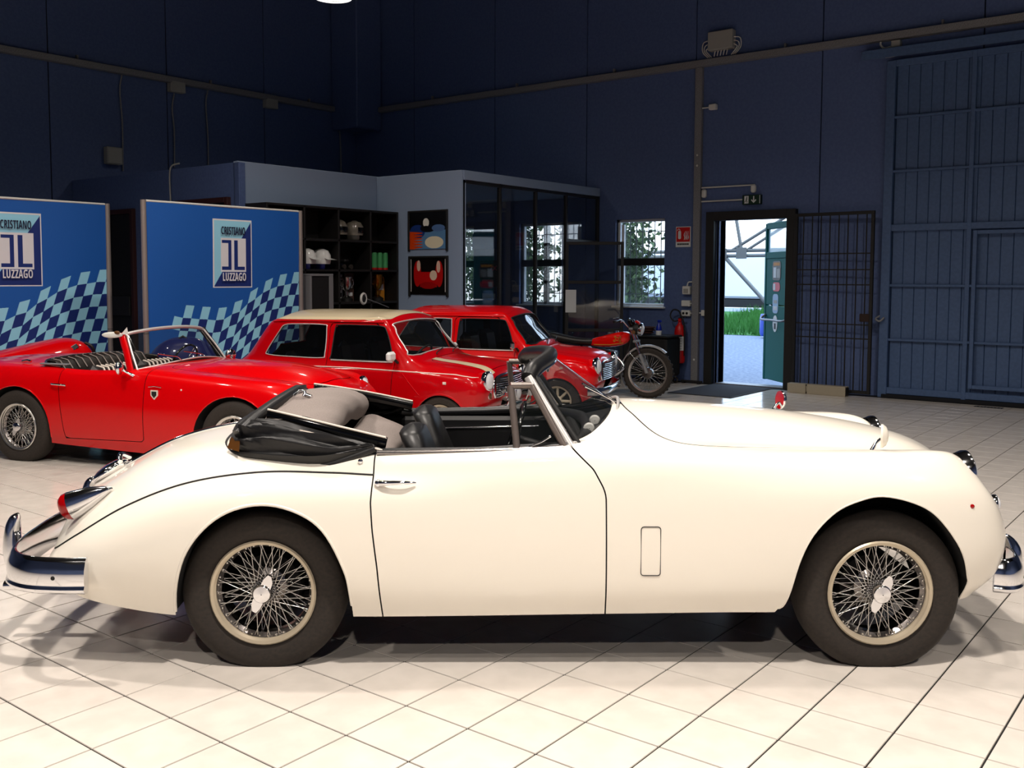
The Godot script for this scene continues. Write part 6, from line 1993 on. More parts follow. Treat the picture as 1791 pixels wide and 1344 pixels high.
func build_minis() -> void:
	var sk := mini_skin()
	var arch := func(cx: float) -> PackedVector2Array:
		var o := PackedVector2Array()
		for k in 25:
			var a := PI * 1.1 - PI * 1.2 * k / 24.0
			o.push_back(v2(cx + cos(a) * 0.272, 0.255 + sin(a) * 0.262))
		return o
	var ar: PackedVector2Array = arch.call(-1.0)
	var af: PackedVector2Array = arch.call(1.02)
	var ar2 := ar.duplicate(); ar2.push_back(v2(-0.74, 0.0)); ar2.push_back(v2(-1.26, 0.0))
	var af2 := af.duplicate(); af2.push_back(v2(1.28, 0.0)); af2.push_back(v2(0.76, 0.0))
	var w_rear := smooth2([v2(-0.93, 0.835), v2(-0.6, 0.822), v2(-0.30, 0.822), v2(-0.27, 0.86), v2(-0.275, 1.11), v2(-0.31, 1.15), v2(-0.6, 1.152), v2(-0.77, 1.14), v2(-0.83, 1.08), v2(-0.955, 0.88)], 4, true)
	var w_door := smooth2([v2(-0.18, 0.815), v2(0.15, 0.812), v2(0.43, 0.812), v2(0.49, 0.83), v2(0.47, 0.92), v2(0.40, 1.10), v2(0.34, 1.146), v2(0.1, 1.152), v2(-0.13, 1.15), v2(-0.175, 1.12), v2(-0.195, 0.86)], 4, true)
	var w_front := smooth2([v2(-0.55, 0.87), v2(0.0, 0.905), v2(0.55, 0.87), v2(0.56, 0.93), v2(0.515, 1.12), v2(0.46, 1.175), v2(0.0, 1.20), v2(-0.46, 1.175), v2(-0.515, 1.12), v2(-0.56, 0.93)], 4, true)
	var w_back := smooth2([v2(-0.42, 0.9), v2(0.42, 0.9), v2(0.44, 0.96), v2(0.39, 1.10), v2(0.34, 1.13), v2(-0.34, 1.13), v2(-0.39, 1.10), v2(-0.44, 0.96)], 3, true)
	var f := [sk.field(ar2, 0, 0.3), sk.field(af2, 0, 0.3), sk.field(w_rear, 0, 0.3), sk.field(w_door, 0, 0.3), sk.field(w_front, 2, 0.36), sk.field(w_back, 3, -0.95)]
	# roof panel above the gutter, door shut line, bonnet
	var roofp := PackedVector2Array([v2(-1.2, 1.196), v2(-0.7, 1.196), v2(0.0, 1.203), v2(0.5, 1.215), v2(0.5, 1.6), v2(-1.2, 1.6)])
	var fr := sk.field(roofp, 0, -1.0)
	for i in sk.p.size():
		if sk.p[i].x > 0.34: fr[i] = maxf(fr[i], sk.p[i].x - 0.385)
		fr[i] = clampf(fr[i], -0.1, 0.1)
		if sk.p[i].y > 1.21 and sk.p[i].x < 0.3: fr[i] = minf(fr[i], -0.02)
	var doorp := PackedVector2Array([v2(-0.24, 0.25), v2(0.46, 0.25), v2(0.50, 0.5), v2(0.52, 0.80), v2(0.30, 1.175), v2(-0.235, 1.17)])
	var fd := sk.field(doorp, 0, 0.4)
	var hoodp := smooth2([v2(0.80, -0.3), v2(0.80, 0.3), v2(0.83, 0.44), v2(0.95, 0.47), v2(1.2, 0.45), v2(1.36, 0.38), v2(1.40, 0.25), v2(1.41, -0.3)], 3)
	var fh := sk.field(hoodp, 1)
	for i in sk.p.size():
		if sk.p[i].y < 0.66: fh[i] = 0.1
	var shell := sk.cut(f + [grown(fr, 0.0), grown(fd, 0.003), grown(fh, 0.003)]).mesh()
	var liner := sk.cut(f, -0.02).mesh()
	var roof := sk.cut([inv(fr, 0.0), f[4], f[5]], 0.002).mesh()
	var dsrc: MB = sk.cut([inv(fd, 0.003), f[3]], 0.0, false)
	var dsrc2 := MB.new()
	for i in dsrc.v.size():
		dsrc2.v.push_back(V(dsrc.v[i].x, dsrc.v[i].y, -dsrc.v[i].z)); dsrc2.n.push_back(V(dsrc.n[i].x, dsrc.n[i].y, -dsrc.n[i].z))
	for i in range(0, dsrc.ix.size(), 3): dsrc2.ix.append_array(PackedInt32Array([dsrc.ix[i], dsrc.ix[i + 2], dsrc.ix[i + 1]]))
	var door_a := dsrc.mesh()
	var door_b := dsrc2.mesh()
	var hood := sk.cut([inv(fh, 0.003)]).mesh()
	var glass := []
	for k in [2, 3, 4, 5]: glass.append(sk.cut([inv(f[k], -0.008)], -0.006, k > 3).mesh())
	var flip := Transform3D(Basis.from_scale(V(1, 1, -1)), Vector3.ZERO)
	for which in 2:
		var car: Node3D
		if which == 0: car = thing("small_red_saloon", "small red saloon with cream roof, white mirror and bonnet stripes", "car", V(-5.776, 0, -5.853), deg_to_rad(17.5), "small red saloons")
		else: car = thing("small_red_saloon", "small red saloon with red roof parked beside the motorcycle", "car", V(-5.854, 0, -7.798), deg_to_rad(21.0), "small red saloons")
		var paint: Material = M.mini_red if which == 0 else M.red_paint
		inst("body", shell, paint, car)
		inst("liner", liner, M.under, car)
		inst("roof", roof, M.roof_cream if which == 0 else paint, car)
		var da := inst("door", door_a, paint, car)
		inst("door", door_b, paint, car)
		inst("bonnet", hood, paint, car)
		for xf in [Transform3D(), flip]:
			inst("side_window", glass[0], M.dark_glass, car, xf)
			inst("door_window", glass[1], M.dark_glass, car, xf)
		var wsn := inst("windscreen", glass[2], M.car_glass, car)
		inst("rear_window", glass[3], M.car_glass, car)
		# window trims following the skin
		for sd in [1.0, -1.0]:
			for q in [w_rear, w_door]:
				var line := []
				for p2 in q:
					var e := sk.side_at(p2.x, p2.y)
					line.append(V(e.x, e.y, (e.z + 0.002) * sd))
				obj("window_trim", tubemb(line, 0.006, 5, true), M.bright_trim if q == w_rear else M.black, car)
			obj("gutter", tubemb(gutter_line(sk, sd), 0.009, 6), paint, car)
			var belt := []
			for k in 30:
				var x := lerpf(-0.95, 1.40, k / 29.0)
				var e := sk.side_at(x, lerpf(0.738, 0.70, clampf(x / 1.4, 0.0, 1.0)) - 0.03 * maxf(0.0, (x - 1.15) / 0.25))
				belt.append(V(e.x, e.y, (e.z + 0.002) * sd))
			obj("belt_line", tubemb(belt, 0.006, 5), M.piping if which == 0 else paint, car)
			obj("sill_strip", tubemb([V(-0.19, 0.805, 0.648 * sd), V(0.15, 0.802, 0.652 * sd), V(0.5, 0.802, 0.655 * sd)], 0.007, 5), M.bright_trim, da)
			# A-pillar seam down to the arch
			var seam := []
			for k in 9:
				var e2 := sk.side_at(lerpf(0.62, 0.80, k / 8.0), lerpf(0.70, 0.50, k / 8.0))
				seam.append(V(e2.x, e2.y, (e2.z + 0.001) * sd))
			obj("wing_seam", tubemb(seam, 0.005, 5), paint, car)
			lamp_head(car, "headlamp", V(1.44, 0.637, 0.495 * sd), V(1, 0.06, 0.1 * sd), 0.095, 0.07, M.lens_white, M.chrome, paint)
			lamp_head(car, "side_lamp", V(1.455, 0.50, 0.50 * sd), V(1, 0, 0.15 * sd), 0.035, 0.03, M.amber, M.chrome)
			var ind := MB.new()
			var ie := sk.side_at(1.07, 0.625)
			ind.box(V(ie.x, ie.y, (ie.z + 0.004) * sd), V(0.035, 0.025, 0.012), 0.003)
			obj("repeater", ind, M.piping, car)
			mini_wheel(car, V(-1.0, 0.248, 0.615 * sd), sd)
			mini_wheel(car, V(1.02, 0.248, 0.615 * sd), sd)
			# mirror
			var mm := MB.new()
			mm.box(V(0.53, 0.865, 0.75 * sd), V(0.05, 0.095, 0.15), 0.022)
			var mo := obj("door_mirror", mm, M.paper if which == 0 else M.chrome, car)
			obj("stem", tubemb([V(0.56, 0.80, 0.66 * sd), V(0.55, 0.83, 0.70 * sd)], 0.014, 6), M.black, mo)
			obj("seat", boxmb(V(-0.12, 0.72, 0.3 * sd), V(0.14, 0.55, 0.42), 0.06, Basis(V(0, 0, 1), 0.18)), M.leather, car)
		wheel_well(car, sk, ar, 0.36, paint, 0.012, 0.2)
		wheel_well(car, sk, af, 0.36, paint, 0.012, 0.2)
		obj("floor_pan", boxmb(V(0, 0.22, 0), V(2.6, 0.03, 1.15), 0.01), M.under, car)
		obj("rear_bench", boxmb(V(-0.72, 0.62, 0), V(0.18, 0.5, 1.1), 0.06, Basis(V(0, 0, 1), 0.2)), M.leather, car)
		obj("dashboard", boxmb(V(0.58, 0.74, 0), V(0.16, 0.12, 1.16), 0.03), M.leather, car)
		var ring := []
		for k in 22: ring.append(V(0.35 + 0.09 * sin(TAU * k / 22), 0.78 + 0.13 * sin(TAU * k / 22), -0.3 + 0.18 * cos(TAU * k / 22)))
		var sm := MB.new()
		sm.tube(ring, 0.012, 6, true)
		obj("steering_wheel", sm, M.black, car)
		# windscreen surround
		var wl := []
		for p3 in w_front:
			# find the skin point at (z, y) on the screen by marching along x
			var best := 1e9
			var at := Vector3.ZERO
			for i in sk.p.size():
				if sk.p[i].x < 0.36 or sk.p[i].x > 0.95: continue
				var d := pow(sk.p[i].z - absf(p3.x), 2.0) + pow(sk.p[i].y - p3.y, 2.0)
				if d < best:
					best = d; at = sk.p[i]
			wl.append(V(at.x + 0.004, p3.y, p3.x))
		obj("screen_trim", tubemb(wl, 0.008, 6, true), M.bright_trim if which == 0 else M.black, wsn)
		for z in [0.28, -0.12]: obj("wiper", tubemb([V(0.80, 0.865, z), V(0.79, 0.88, z - 0.02), V(0.73, 0.91, z - 0.3)], 0.006, 5), M.black, car)
		# grille and bumpers
		var gm := MB.new()
		gm.tube(smooth3([V(1.47, 0.47, 0.40), V(1.455, 0.56, 0.41), V(1.45, 0.645, 0.34), V(1.452, 0.672, 0.2), V(1.455, 0.678, 0.0), V(1.452, 0.672, -0.2), V(1.45, 0.645, -0.34), V(1.455, 0.56, -0.41), V(1.47, 0.47, -0.40)], 4), 0.016, 8)
		var gr := obj("grille", gm, M.chrome, car)
		var back := []
		for k in 9:
			var y2 := 0.462 + 0.025 * k
			back.append(PackedVector3Array([V(1.474, y2, -0.385), V(1.493, y2, -0.2), V(1.498, y2, 0), V(1.493, y2, 0.2), V(1.474, y2, 0.385)]))
		var bmb := MB.new()
		bmb.grid(back)
		obj("backing", bmb, M.black, gr)
		for k in 9:
			var y := 0.475 + 0.021 * k
			var hw := 0.38 if k < 7 else 0.30
			obj("bar", tubemb([V(1.482, y, -hw), V(1.505, y, -hw * 0.5), V(1.51, y, 0), V(1.505, y, hw * 0.5), V(1.482, y, hw)], 0.0055, 6), M.chrome, gr)
		for b in [[smooth3(mirror_pts([V(1.36, 0.36, 0.66), V(1.47, 0.36, 0.6), V(1.53, 0.36, 0.35), V(1.54, 0.36, 0.0)]), 4), "front_bumper"], [smooth3(mirror_pts([V(-1.40, 0.36, 0.64), V(-1.50, 0.36, 0.56), V(-1.54, 0.36, 0.3), V(-1.55, 0.36, 0.0)]), 4), "rear_bumper"]]:
			var bm := MB.new()
			bm.sweep(oval(0.02, 0.045, 8), b[0])
			obj(b[1], bm, M.chrome, car)
		if which == 0:
			# two cream bonnet stripes laid on the bonnet
			for sd in [1.0, -1.0]:
				var rows := []
				for k in 16:
					var x := lerpf(0.80, 1.43, k / 15.0)
					var r := PackedVector3Array()
					for j in 5:
						var z := 0.30 + 0.10 * j / 4.0
						r.push_back(V(x, top_y(sk, x, z) + 0.004, z * sd))
					rows.append(r)
				var stm := MB.new()
				stm.grid(rows)
				obj("stripe", stm, M.roof_cream, car)
			# round spot lamps in front of the grille
			for z in [0.27, -0.27, 0.12]: lamp_head(car, "spot_lamp", V(1.60, 0.50, z), V(1, 0.05, 0), 0.075, 0.06, M.lens_white, M.chrome, M.chrome)
			for z in [0.27, -0.27, 0.12]: obj("lamp_bracket", tubemb([V(1.57, 0.44, z), V(1.54, 0.37, z)], 0.01, 6), M.chrome, car)

func top_y(sk: CarSkin, x: float, z: float) -> float:
	var best := 1e9
	var y := 0.8
	for i in range(0, sk.p.size()):
		var q := sk.p[i]
		if q.y < 0.66 or absf(q.x - x) > 0.06 or absf(q.z - z) > 0.06: continue
		var d := (q.x - x) * (q.x - x) + (q.z - z) * (q.z - z)
		if d < best:
			best = d
			# slope correction with the normal
			var n := sk.nr[i]
			y = q.y - (n.x * (x - q.x) + n.z * (z - q.z)) / maxf(n.y, 0.2)
	return y

func gutter_line(sk: CarSkin, sd: float) -> Array:
	var o := []
	for k in 26:
		var x := lerpf(-0.93, 0.36, k / 25.0)
		var e := sk.side_at(x, 1.185 if x > -0.7 else 1.185 - 0.06 * (-0.7 - x))
		o.append(V(e.x, e.y, (e.z + 0.006) * sd))
	return o

func mini_wheel(car: Node3D, c: Vector3, sd: float) -> void:
	var h := 0.08
	var R := 0.25
	var m := wheel_mb([v2(0.16, -h * 0.7), v2(0.18, -h * 0.95), v2(0.225, -h), v2(R - 0.005, -h * 0.7), v2(R, -h * 0.3), v2(R, h * 0.3), v2(R - 0.005, h * 0.7), v2(0.225, h), v2(0.18, h * 0.95), v2(0.16, h * 0.7)], 36)
	for i in m.v.size():
		if m.v[i].y < -0.246: m.v[i].y = -0.246
	var w := obj("wheel", m, M.rubber, car, Transform3D(Basis(V(0, 1, 0), 0.0 if sd > 0 else PI), c))
	obj("rim", wheel_mb([v2(0.13, -h * 0.7), v2(0.14, h * 0.2), v2(0.148, h * 0.8), v2(0.168, h * 0.9), v2(0.17, h * 0.97), v2(0.16, h * 0.9)], 36), M.alloy, w)
	var s := MB.new()
	for k in 8:
		var b := Basis(V(0, 0, 1), TAU * k / 8)
		s.box(b * V(0.095, 0, h * 0.5), V(0.11, 0.028, 0.03), 0.006, b)
	s.lathe([v2(0.055, 0.0), v2(0.055, h * 0.7), v2(0.03, h * 0.9), v2(0.002, h * 0.92)], Transform3D(Basis(V(1, 0, 0), PI / 2), Vector3.ZERO), 18)
	obj("spokes", s, M.alloy, w)
	obj("brake_drum", wheel_mb([v2(0.002, -h * 0.1), v2(0.12, -h * 0.1), v2(0.125, -h * 0.8)], 20), M.dark_iron, w)

# ---------------------------------------------------------------- two half-hidden shapes behind the roadster
func build_background_cars() -> void:
	var o := thing("red_bodied_pod", "small red rounded vehicle body half hidden behind the roadster's tail", "vehicle", V(-8.72, 0, -3.55), deg_to_rad(84.0))
	var prof := [[-0.95, 0.50, 0.55, 0.10], [-0.90, 0.42, 0.70, 0.22], [-0.6, 0.34, 0.78, 0.28], [-0.2, 0.30, 0.86, 0.30], [0.15, 0.30, 0.93, 0.30], [0.4, 0.31, 0.965, 0.29], [0.58, 0.34, 0.93, 0.26], [0.68, 0.42, 0.82, 0.20], [0.72, 0.55, 0.70, 0.08]]
	var rows := []
	for q in prof:
		var r := PackedVector3Array()
		for k in 20:
			var a := TAU * k / 20
			var cy: float = signf(sin(a)) * pow(absf(sin(a)), 0.75)
			var cz: float = signf(cos(a)) * pow(absf(cos(a)), 0.75)
			r.push_back(V(q[0], (q[1] + q[2]) * 0.5 + cy * (q[2] - q[1]) * 0.5, cz * q[3]))
		rows.append(r)
	var fine := []
	for j in 20:
		var line := []
		for r in rows: line.append(r[j])
		fine.append(PackedVector3Array(smooth3(line, 4)))
	var m := MB.new()
	m.grid(fine, true, false)
	obj("shell", m, M.red_paint, o)
	obj("name_plate", boxmb(V(0.42, 0.86, 0.235), V(0.13, 0.05, 0.012), 0.004, Basis(V(0, 0, 1), 0.5) * Basis(V(1, 0, 0), -0.5)), M.chrome, o)
	obj("edge_band", tubemb(smooth3([V(0.60, 0.91, 0.12), V(0.66, 0.86, 0.17), V(0.70, 0.74, 0.14)], 4), 0.018, 6), M.black, o)
	var wm := MB.new()
	wm.grid([PackedVector3Array([V(-0.55, 0.80, 0.24), V(-0.5, 0.84, 0.0), V(-0.55, 0.80, -0.24)]), PackedVector3Array([V(-0.75, 1.0, 0.2), V(-0.70, 1.02, 0.0), V(-0.75, 1.0, -0.2)])])
	var ws := obj("windscreen", wm, M.car_glass, o)
	obj("screen_rail", tubemb([V(-0.75, 1.0, 0.2), V(-0.70, 1.02, 0.0), V(-0.75, 1.0, -0.2)], 0.022, 8), M.red_paint, ws)
	for s in [[-0.55, 0.2], [-0.55, -0.2], [0.4, 0.2], [0.4, -0.2]]:
		obj("wheel", wheel_mb2(0.2, 0.08, V(s[0], 0.2, s[1])), M.rubber, o)
	# dark blue cover
	var c := thing("blue_dust_cover", "dark blue cloth cover draped over a low machine before the banner", "cover", V(-7.62, 0, -4.74), deg_to_rad(52.0))
	rows = []
	for i in 25:
		var r := PackedVector3Array()
		var u := i / 24.0
		for j in 33:
			var a := TAU * j / 32
			var rad := sin(u * PI * 0.5)
			var y := 0.98 * pow(cos(u * PI * 0.5), 0.45)
			var fold := 1.0 + 0.05 * sin(a * 7.0) * u
			var ridge := 0.05 * cos(a * 2.0) * (1.0 - u) * u
			r.push_back(V(cos(a) * 0.42 * rad * fold, maxf(y + ridge + 0.02 * sin(a * 5.0 + u * 6.0) * u * (1.0 - u), 0.02), sin(a) * 0.22 * rad * fold))
		rows.append(r)
	m = MB.new()
	m.grid(rows)
	obj("cloth", m, M.blue_paint, c)
	obj("strap", tubemb([V(-0.42, 0.3, 0.02), V(-0.3, 0.8, 0.03), V(0, 0.99, 0.03), V(0.3, 0.8, 0.03), V(0.42, 0.3, 0.02)], 0.012, 6), M.black, c)

func wheel_mb2(R: float, w: float, at: Vector3) -> MB:
	var m := MB.new()
	m.lathe([v2(0.03, -w * 0.5), v2(R - 0.02, -w * 0.5), v2(R, 0), v2(R - 0.02, w * 0.5), v2(0.03, w * 0.5)], Transform3D(Basis(V(1, 0, 0), PI / 2), at), 24)
	return m

# ---------------------------------------------------------------- red off-road motorcycle
func build_motorcycle() -> void:
	var yaw := deg_to_rad(17.0)
	var fwd := V(cos(yaw), 0, -sin(yaw))
	var o := thing("red_motorcycle", "red trail motorcycle with black seat and chrome front mudguard", "motorcycle", V(-5.03, 0, -10.2) - fwd * 0.70, yaw)
	for w in [[0.70, 0.345, 0.045], [-0.68, 0.33, 0.055]]:
		var m := MB.new()
		var c := V(w[0], w[1], 0)
		var xf := Transform3D(Basis(V(1, 0, 0), PI / 2), c)
		m.lathe([v2(w[1] - 0.075, -w[2] * 0.7), v2(w[1] - 0.03, -w[2]), v2(w[1] - 0.005, -w[2] * 0.6), v2(w[1], 0), v2(w[1] - 0.005, w[2] * 0.6), v2(w[1] - 0.03, w[2]), v2(w[1] - 0.075, w[2] * 0.7)], xf, 44)
		var wh := obj("wheel", m, M.rubber, o)
		var kn := MB.new()
		for k in 36:
			var a := TAU * k / 36
			kn.box(c + V(cos(a) * (w[1] + 0.002), sin(a) * (w[1] + 0.002), 0.02 if k % 2 else -0.02), V(0.014, 0.03, 0.03), 0.003, Basis(V(0, 0, 1), a))
		var ko := obj("tread", kn, M.rubber, wh)
		ko.set_meta("kind", "stuff")
		m = MB.new()
		m.lathe([v2(w[1] - 0.1, -0.025), v2(w[1] - 0.075, -0.03), v2(w[1] - 0.07, 0.0), v2(w[1] - 0.075, 0.03), v2(w[1] - 0.1, 0.025), v2(w[1] - 0.09, 0.0), v2(w[1] - 0.1, -0.025)], xf, 40)
		obj("rim", m, M.spoke, wh)
		m = MB.new()
		for k in 32:
			var a := TAU * k / 32
			var sg := 1.0 if k % 2 else -1.0
			m.tube([c + V(cos(a) * 0.07, sin(a) * 0.07, 0.03 * sg), c + V(cos(a + sg * 0.25) * (w[1] - 0.095), sin(a + sg * 0.25) * (w[1] - 0.095), 0.0)], 0.0022, 4, false, false)
		var sp := obj("spokes", m, M.spoke, wh)
		sp.set_meta("kind", "stuff")
		m = MB.new()
		m.lathe([v2(0.002, -0.06), v2(0.07, -0.055), v2(0.08, 0.0), v2(0.07, 0.055), v2(0.002, 0.06)], xf, 20)
		obj("hub", m, M.dull_chrome, wh)
	for sd in [1.0, -1.0]:
		obj("fork_leg", tubemb([V(0.70, 0.345, 0.075 * sd), V(0.60, 0.60, 0.075 * sd)], 0.024, 10), M.galv, o)
		obj("fork_tube", tubemb([V(0.60, 0.60, 0.075 * sd), V(0.47, 0.95, 0.075 * sd)], 0.016, 10), M.chrome, o)
		obj("shock", tubemb([V(-0.62, 0.36, 0.12 * sd), V(-0.48, 0.68, 0.12 * sd)], 0.024, 10), M.chrome, o)
		obj("swingarm", tubemb([V(-0.12, 0.40, 0.10 * sd), V(-0.68, 0.33, 0.10 * sd)], 0.018, 8), M.black, o)
		obj("grip", tubemb([V(0.36, 1.05, 0.28 * sd), V(0.32, 1.045, 0.40 * sd)], 0.018, 8), M.black, o)
		obj("lever", tubemb([V(0.40, 1.05, 0.26 * sd), V(0.41, 1.04, 0.38 * sd)], 0.006, 6), M.chrome, o)
		obj("front_indicator", tubemb([V(0.52, 0.90, 0.09 * sd), V(0.53, 0.90, 0.17 * sd)], [0.012, 0.028], 8), M.amber, o)
	obj("handlebar", tubemb(smooth3([V(0.34, 1.05, -0.38), V(0.38, 1.06, -0.22), V(0.44, 0.97, -0.1), V(0.45, 0.95, 0.0), V(0.44, 0.97, 0.1), V(0.38, 1.06, 0.22), V(0.34, 1.05, 0.38)], 5), 0.011, 8), M.chrome, o)
	obj("yoke", boxmb(V(0.475, 0.94, 0), V(0.06, 0.03, 0.2), 0.008), M.galv, o)
	obj("yoke", boxmb(V(0.535, 0.77, 0), V(0.06, 0.03, 0.2), 0.008), M.galv, o)
	lamp_head(o, "headlamp", V(0.60, 0.93, 0), V(1, -0.1, 0), 0.085, 0.07, M.lens_white, M.chrome, M.black)
	obj("lamp_cowl", boxmb(V(0.55, 1.03, 0), V(0.07, 0.03, 0.1), 0.012, Basis(V(0, 0, 1), -0.5)), M.bright_red, o)
	for sd in [1.0, -1.0]:
		var gm := MB.new()
		gm.lathe([v2(0.002, 0.03), v2(0.035, 0.028), v2(0.038, 0.0), v2(0.03, -0.05)], Transform3D(Basis(V(0, 0, 1), 0.5), V(0.46, 1.03, 0.045 * sd)), 14)
		obj("gauge", gm, M.black_gloss, o)
	# chrome front mudguard
	var rows := []
	for k in 19:
		var a := deg_to_rad(lerpf(215.0, 48.0, k / 18.0))
		var r := PackedVector3Array()
		for j in 7:
			var t := (j - 3) / 3.0
			var R := 0.385 - 0.025 * t * t
			r.push_back(V(0.70 + cos(a) * R, 0.345 + sin(a) * R, t * 0.06))
		rows.append(r)
	var mm := MB.new()
	mm.grid(rows)
	var mg := obj("front_mudguard", mm, M.bright_trim, o)
	for sd in [1.0, -1.0]:
		obj("stay", tubemb([V(0.70, 0.345, 0.065 * sd), V(0.44, 0.63, 0.06 * sd)], 0.006, 6), M.chrome, mg)
	mm = MB.new()
	rows = []
	for k in 13:
		var a := deg_to_rad(lerpf(200.0, 70.0, k / 12.0))
		var r := PackedVector3Array()
		for j in 5:
			var t := (j - 2) / 2.0
			r.push_back(V(-0.68 + cos(a) * (0.39 - 0.03 * t * t), 0.36 + sin(a) * (0.39 - 0.03 * t * t), t * 0.075))
		rows.append(r)
	mm.grid(rows)
	obj("rear_mudguard", mm, M.bright_red, o)
	# tank
	var tr := []
	for q in [[-0.10, 0.70, 0.76, 0.04], [-0.06, 0.69, 0.80, 0.085], [0.08, 0.68, 0.84, 0.12], [0.25, 0.69, 0.885, 0.14], [0.37, 0.72, 0.90, 0.13], [0.43, 0.76, 0.88, 0.09], [0.45, 0.79, 0.85, 0.03]]:
		var line := []
		for k in 18:
			var a := TAU * k / 18
			line.append(V(q[0], (q[1] + q[2]) * 0.5 + signf(sin(a)) * pow(absf(sin(a)), 0.6) * (q[2] - q[1]) * 0.5, signf(cos(a)) * pow(absf(cos(a)), 0.6) * q[3]))
		tr.append(line)
	var fine := []
	for j in 18:
		var line := []
		for q in tr: line.append(q[j])
		fine.append(PackedVector3Array(smooth3(line, 3)))
	mm = MB.new()
	mm.grid(fine, true, false)
	mat("orange_red", Color(0.85, 0.06, 0.03), 0.25, 0.0, 1.0)
	var tk := obj("tank", mm, M.orange_red, o)
	for sd in [1.0, -1.0]:
		for q in [[0.30, 0.80, 0.022], [0.26, 0.775, 0.012], [0.34, 0.775, 0.012], [0.27, 0.83, 0.010], [0.34, 0.825, 0.010]]:
			var bm := MB.new()
			bm.tube(ring_xy(V(q[0], q[1], 0.142 * sd), q[2], 10), 0.005, 5, true)
			obj("tank_emblem", bm, M.yellow, tk)
		obj("tank_line", tubemb([V(-0.04, 0.715, 0.092 * sd), V(0.2, 0.72, 0.136 * sd), V(0.38, 0.75, 0.128 * sd)], 0.006, 6), M.yellow, tk)
	var cap := MB.new()
	cap.lathe([v2(0.002, 0.03), v2(0.03, 0.03), v2(0.032, 0.0)], Transform3D(Basis(), V(0.25, 0.88, 0)), 14)
	obj("filler_cap", cap, M.chrome, tk)
	# seat
	tr = []
	for q in [[-0.72, 0.80, 0.85, 0.07], [-0.66, 0.765, 0.865, 0.11], [-0.5, 0.74, 0.835, 0.12], [-0.3, 0.72, 0.80, 0.115], [-0.12, 0.71, 0.79, 0.09], [-0.03, 0.72, 0.80, 0.06]]:
		var line := []
		for k in 14:
			var a := TAU * k / 14
			line.append(V(q[0], (q[1] + q[2]) * 0.5 + signf(sin(a)) * pow(absf(sin(a)), 0.6) * (q[2] - q[1]) * 0.5, signf(cos(a)) * pow(absf(cos(a)), 0.6) * q[3]))
		tr.append(line)
	fine = []
	for j in 14:
		var line := []
		for q in tr: line.append(q[j])
		fine.append(PackedVector3Array(smooth3(line, 3)))
	mm = MB.new()
	mm.grid(fine, true, false)
	mat("seat_vinyl", Color(0.09, 0.08, 0.075), 0.5)
	obj("seat", mm, M.seat_vinyl, o)
	# frame and engine
	mm = MB.new()
	mm.tube(smooth3([V(0.47, 0.84, 0), V(0.38, 0.5, 0), V(0.25, 0.25, 0), V(-0.1, 0.24, 0), V(-0.18, 0.45, 0), V(-0.25, 0.7, 0)], 4), 0.018, 8)
	mm.tube([V(0.47, 0.84, 0), V(0.0, 0.70, 0), V(-0.6, 0.74, 0)], 0.018, 8)
	obj("frame", mm, M.black, o)
	var en := obj("engine", boxmb(V(0.08, 0.37, 0), V(0.34, 0.22, 0.22), 0.05), M.galv, o)
	for k in 7: obj("fin", boxmb(V(0.16, 0.50 + 0.022 * k, 0), V(0.2, 0.008, 0.2), 0.002, Basis(V(0, 0, 1), -0.15)), M.dull_chrome, en)
	obj("side_cover", boxmb(V(-0.22, 0.58, 0.0), V(0.22, 0.2, 0.24), 0.03), M.bright_red, o)
	obj("exhaust", tubemb(smooth3([V(0.26, 0.55, 0.03), V(0.38, 0.42, 0.08), V(0.2, 0.3, 0.14), V(-0.2, 0.4, 0.15), V(-0.65, 0.5, 0.15)], 5), 0.025, 8), M.chrome, o)
	obj("side_stand", tubemb([V(-0.05, 0.26, -0.1), V(-0.12, 0.01, -0.28)], 0.012, 6), M.black, o)
	obj("number_plate", boxmb(V(0.93, 0.50, 0.0), V(0.006, 0.12, 0.02), 0.002), M.galv, o)

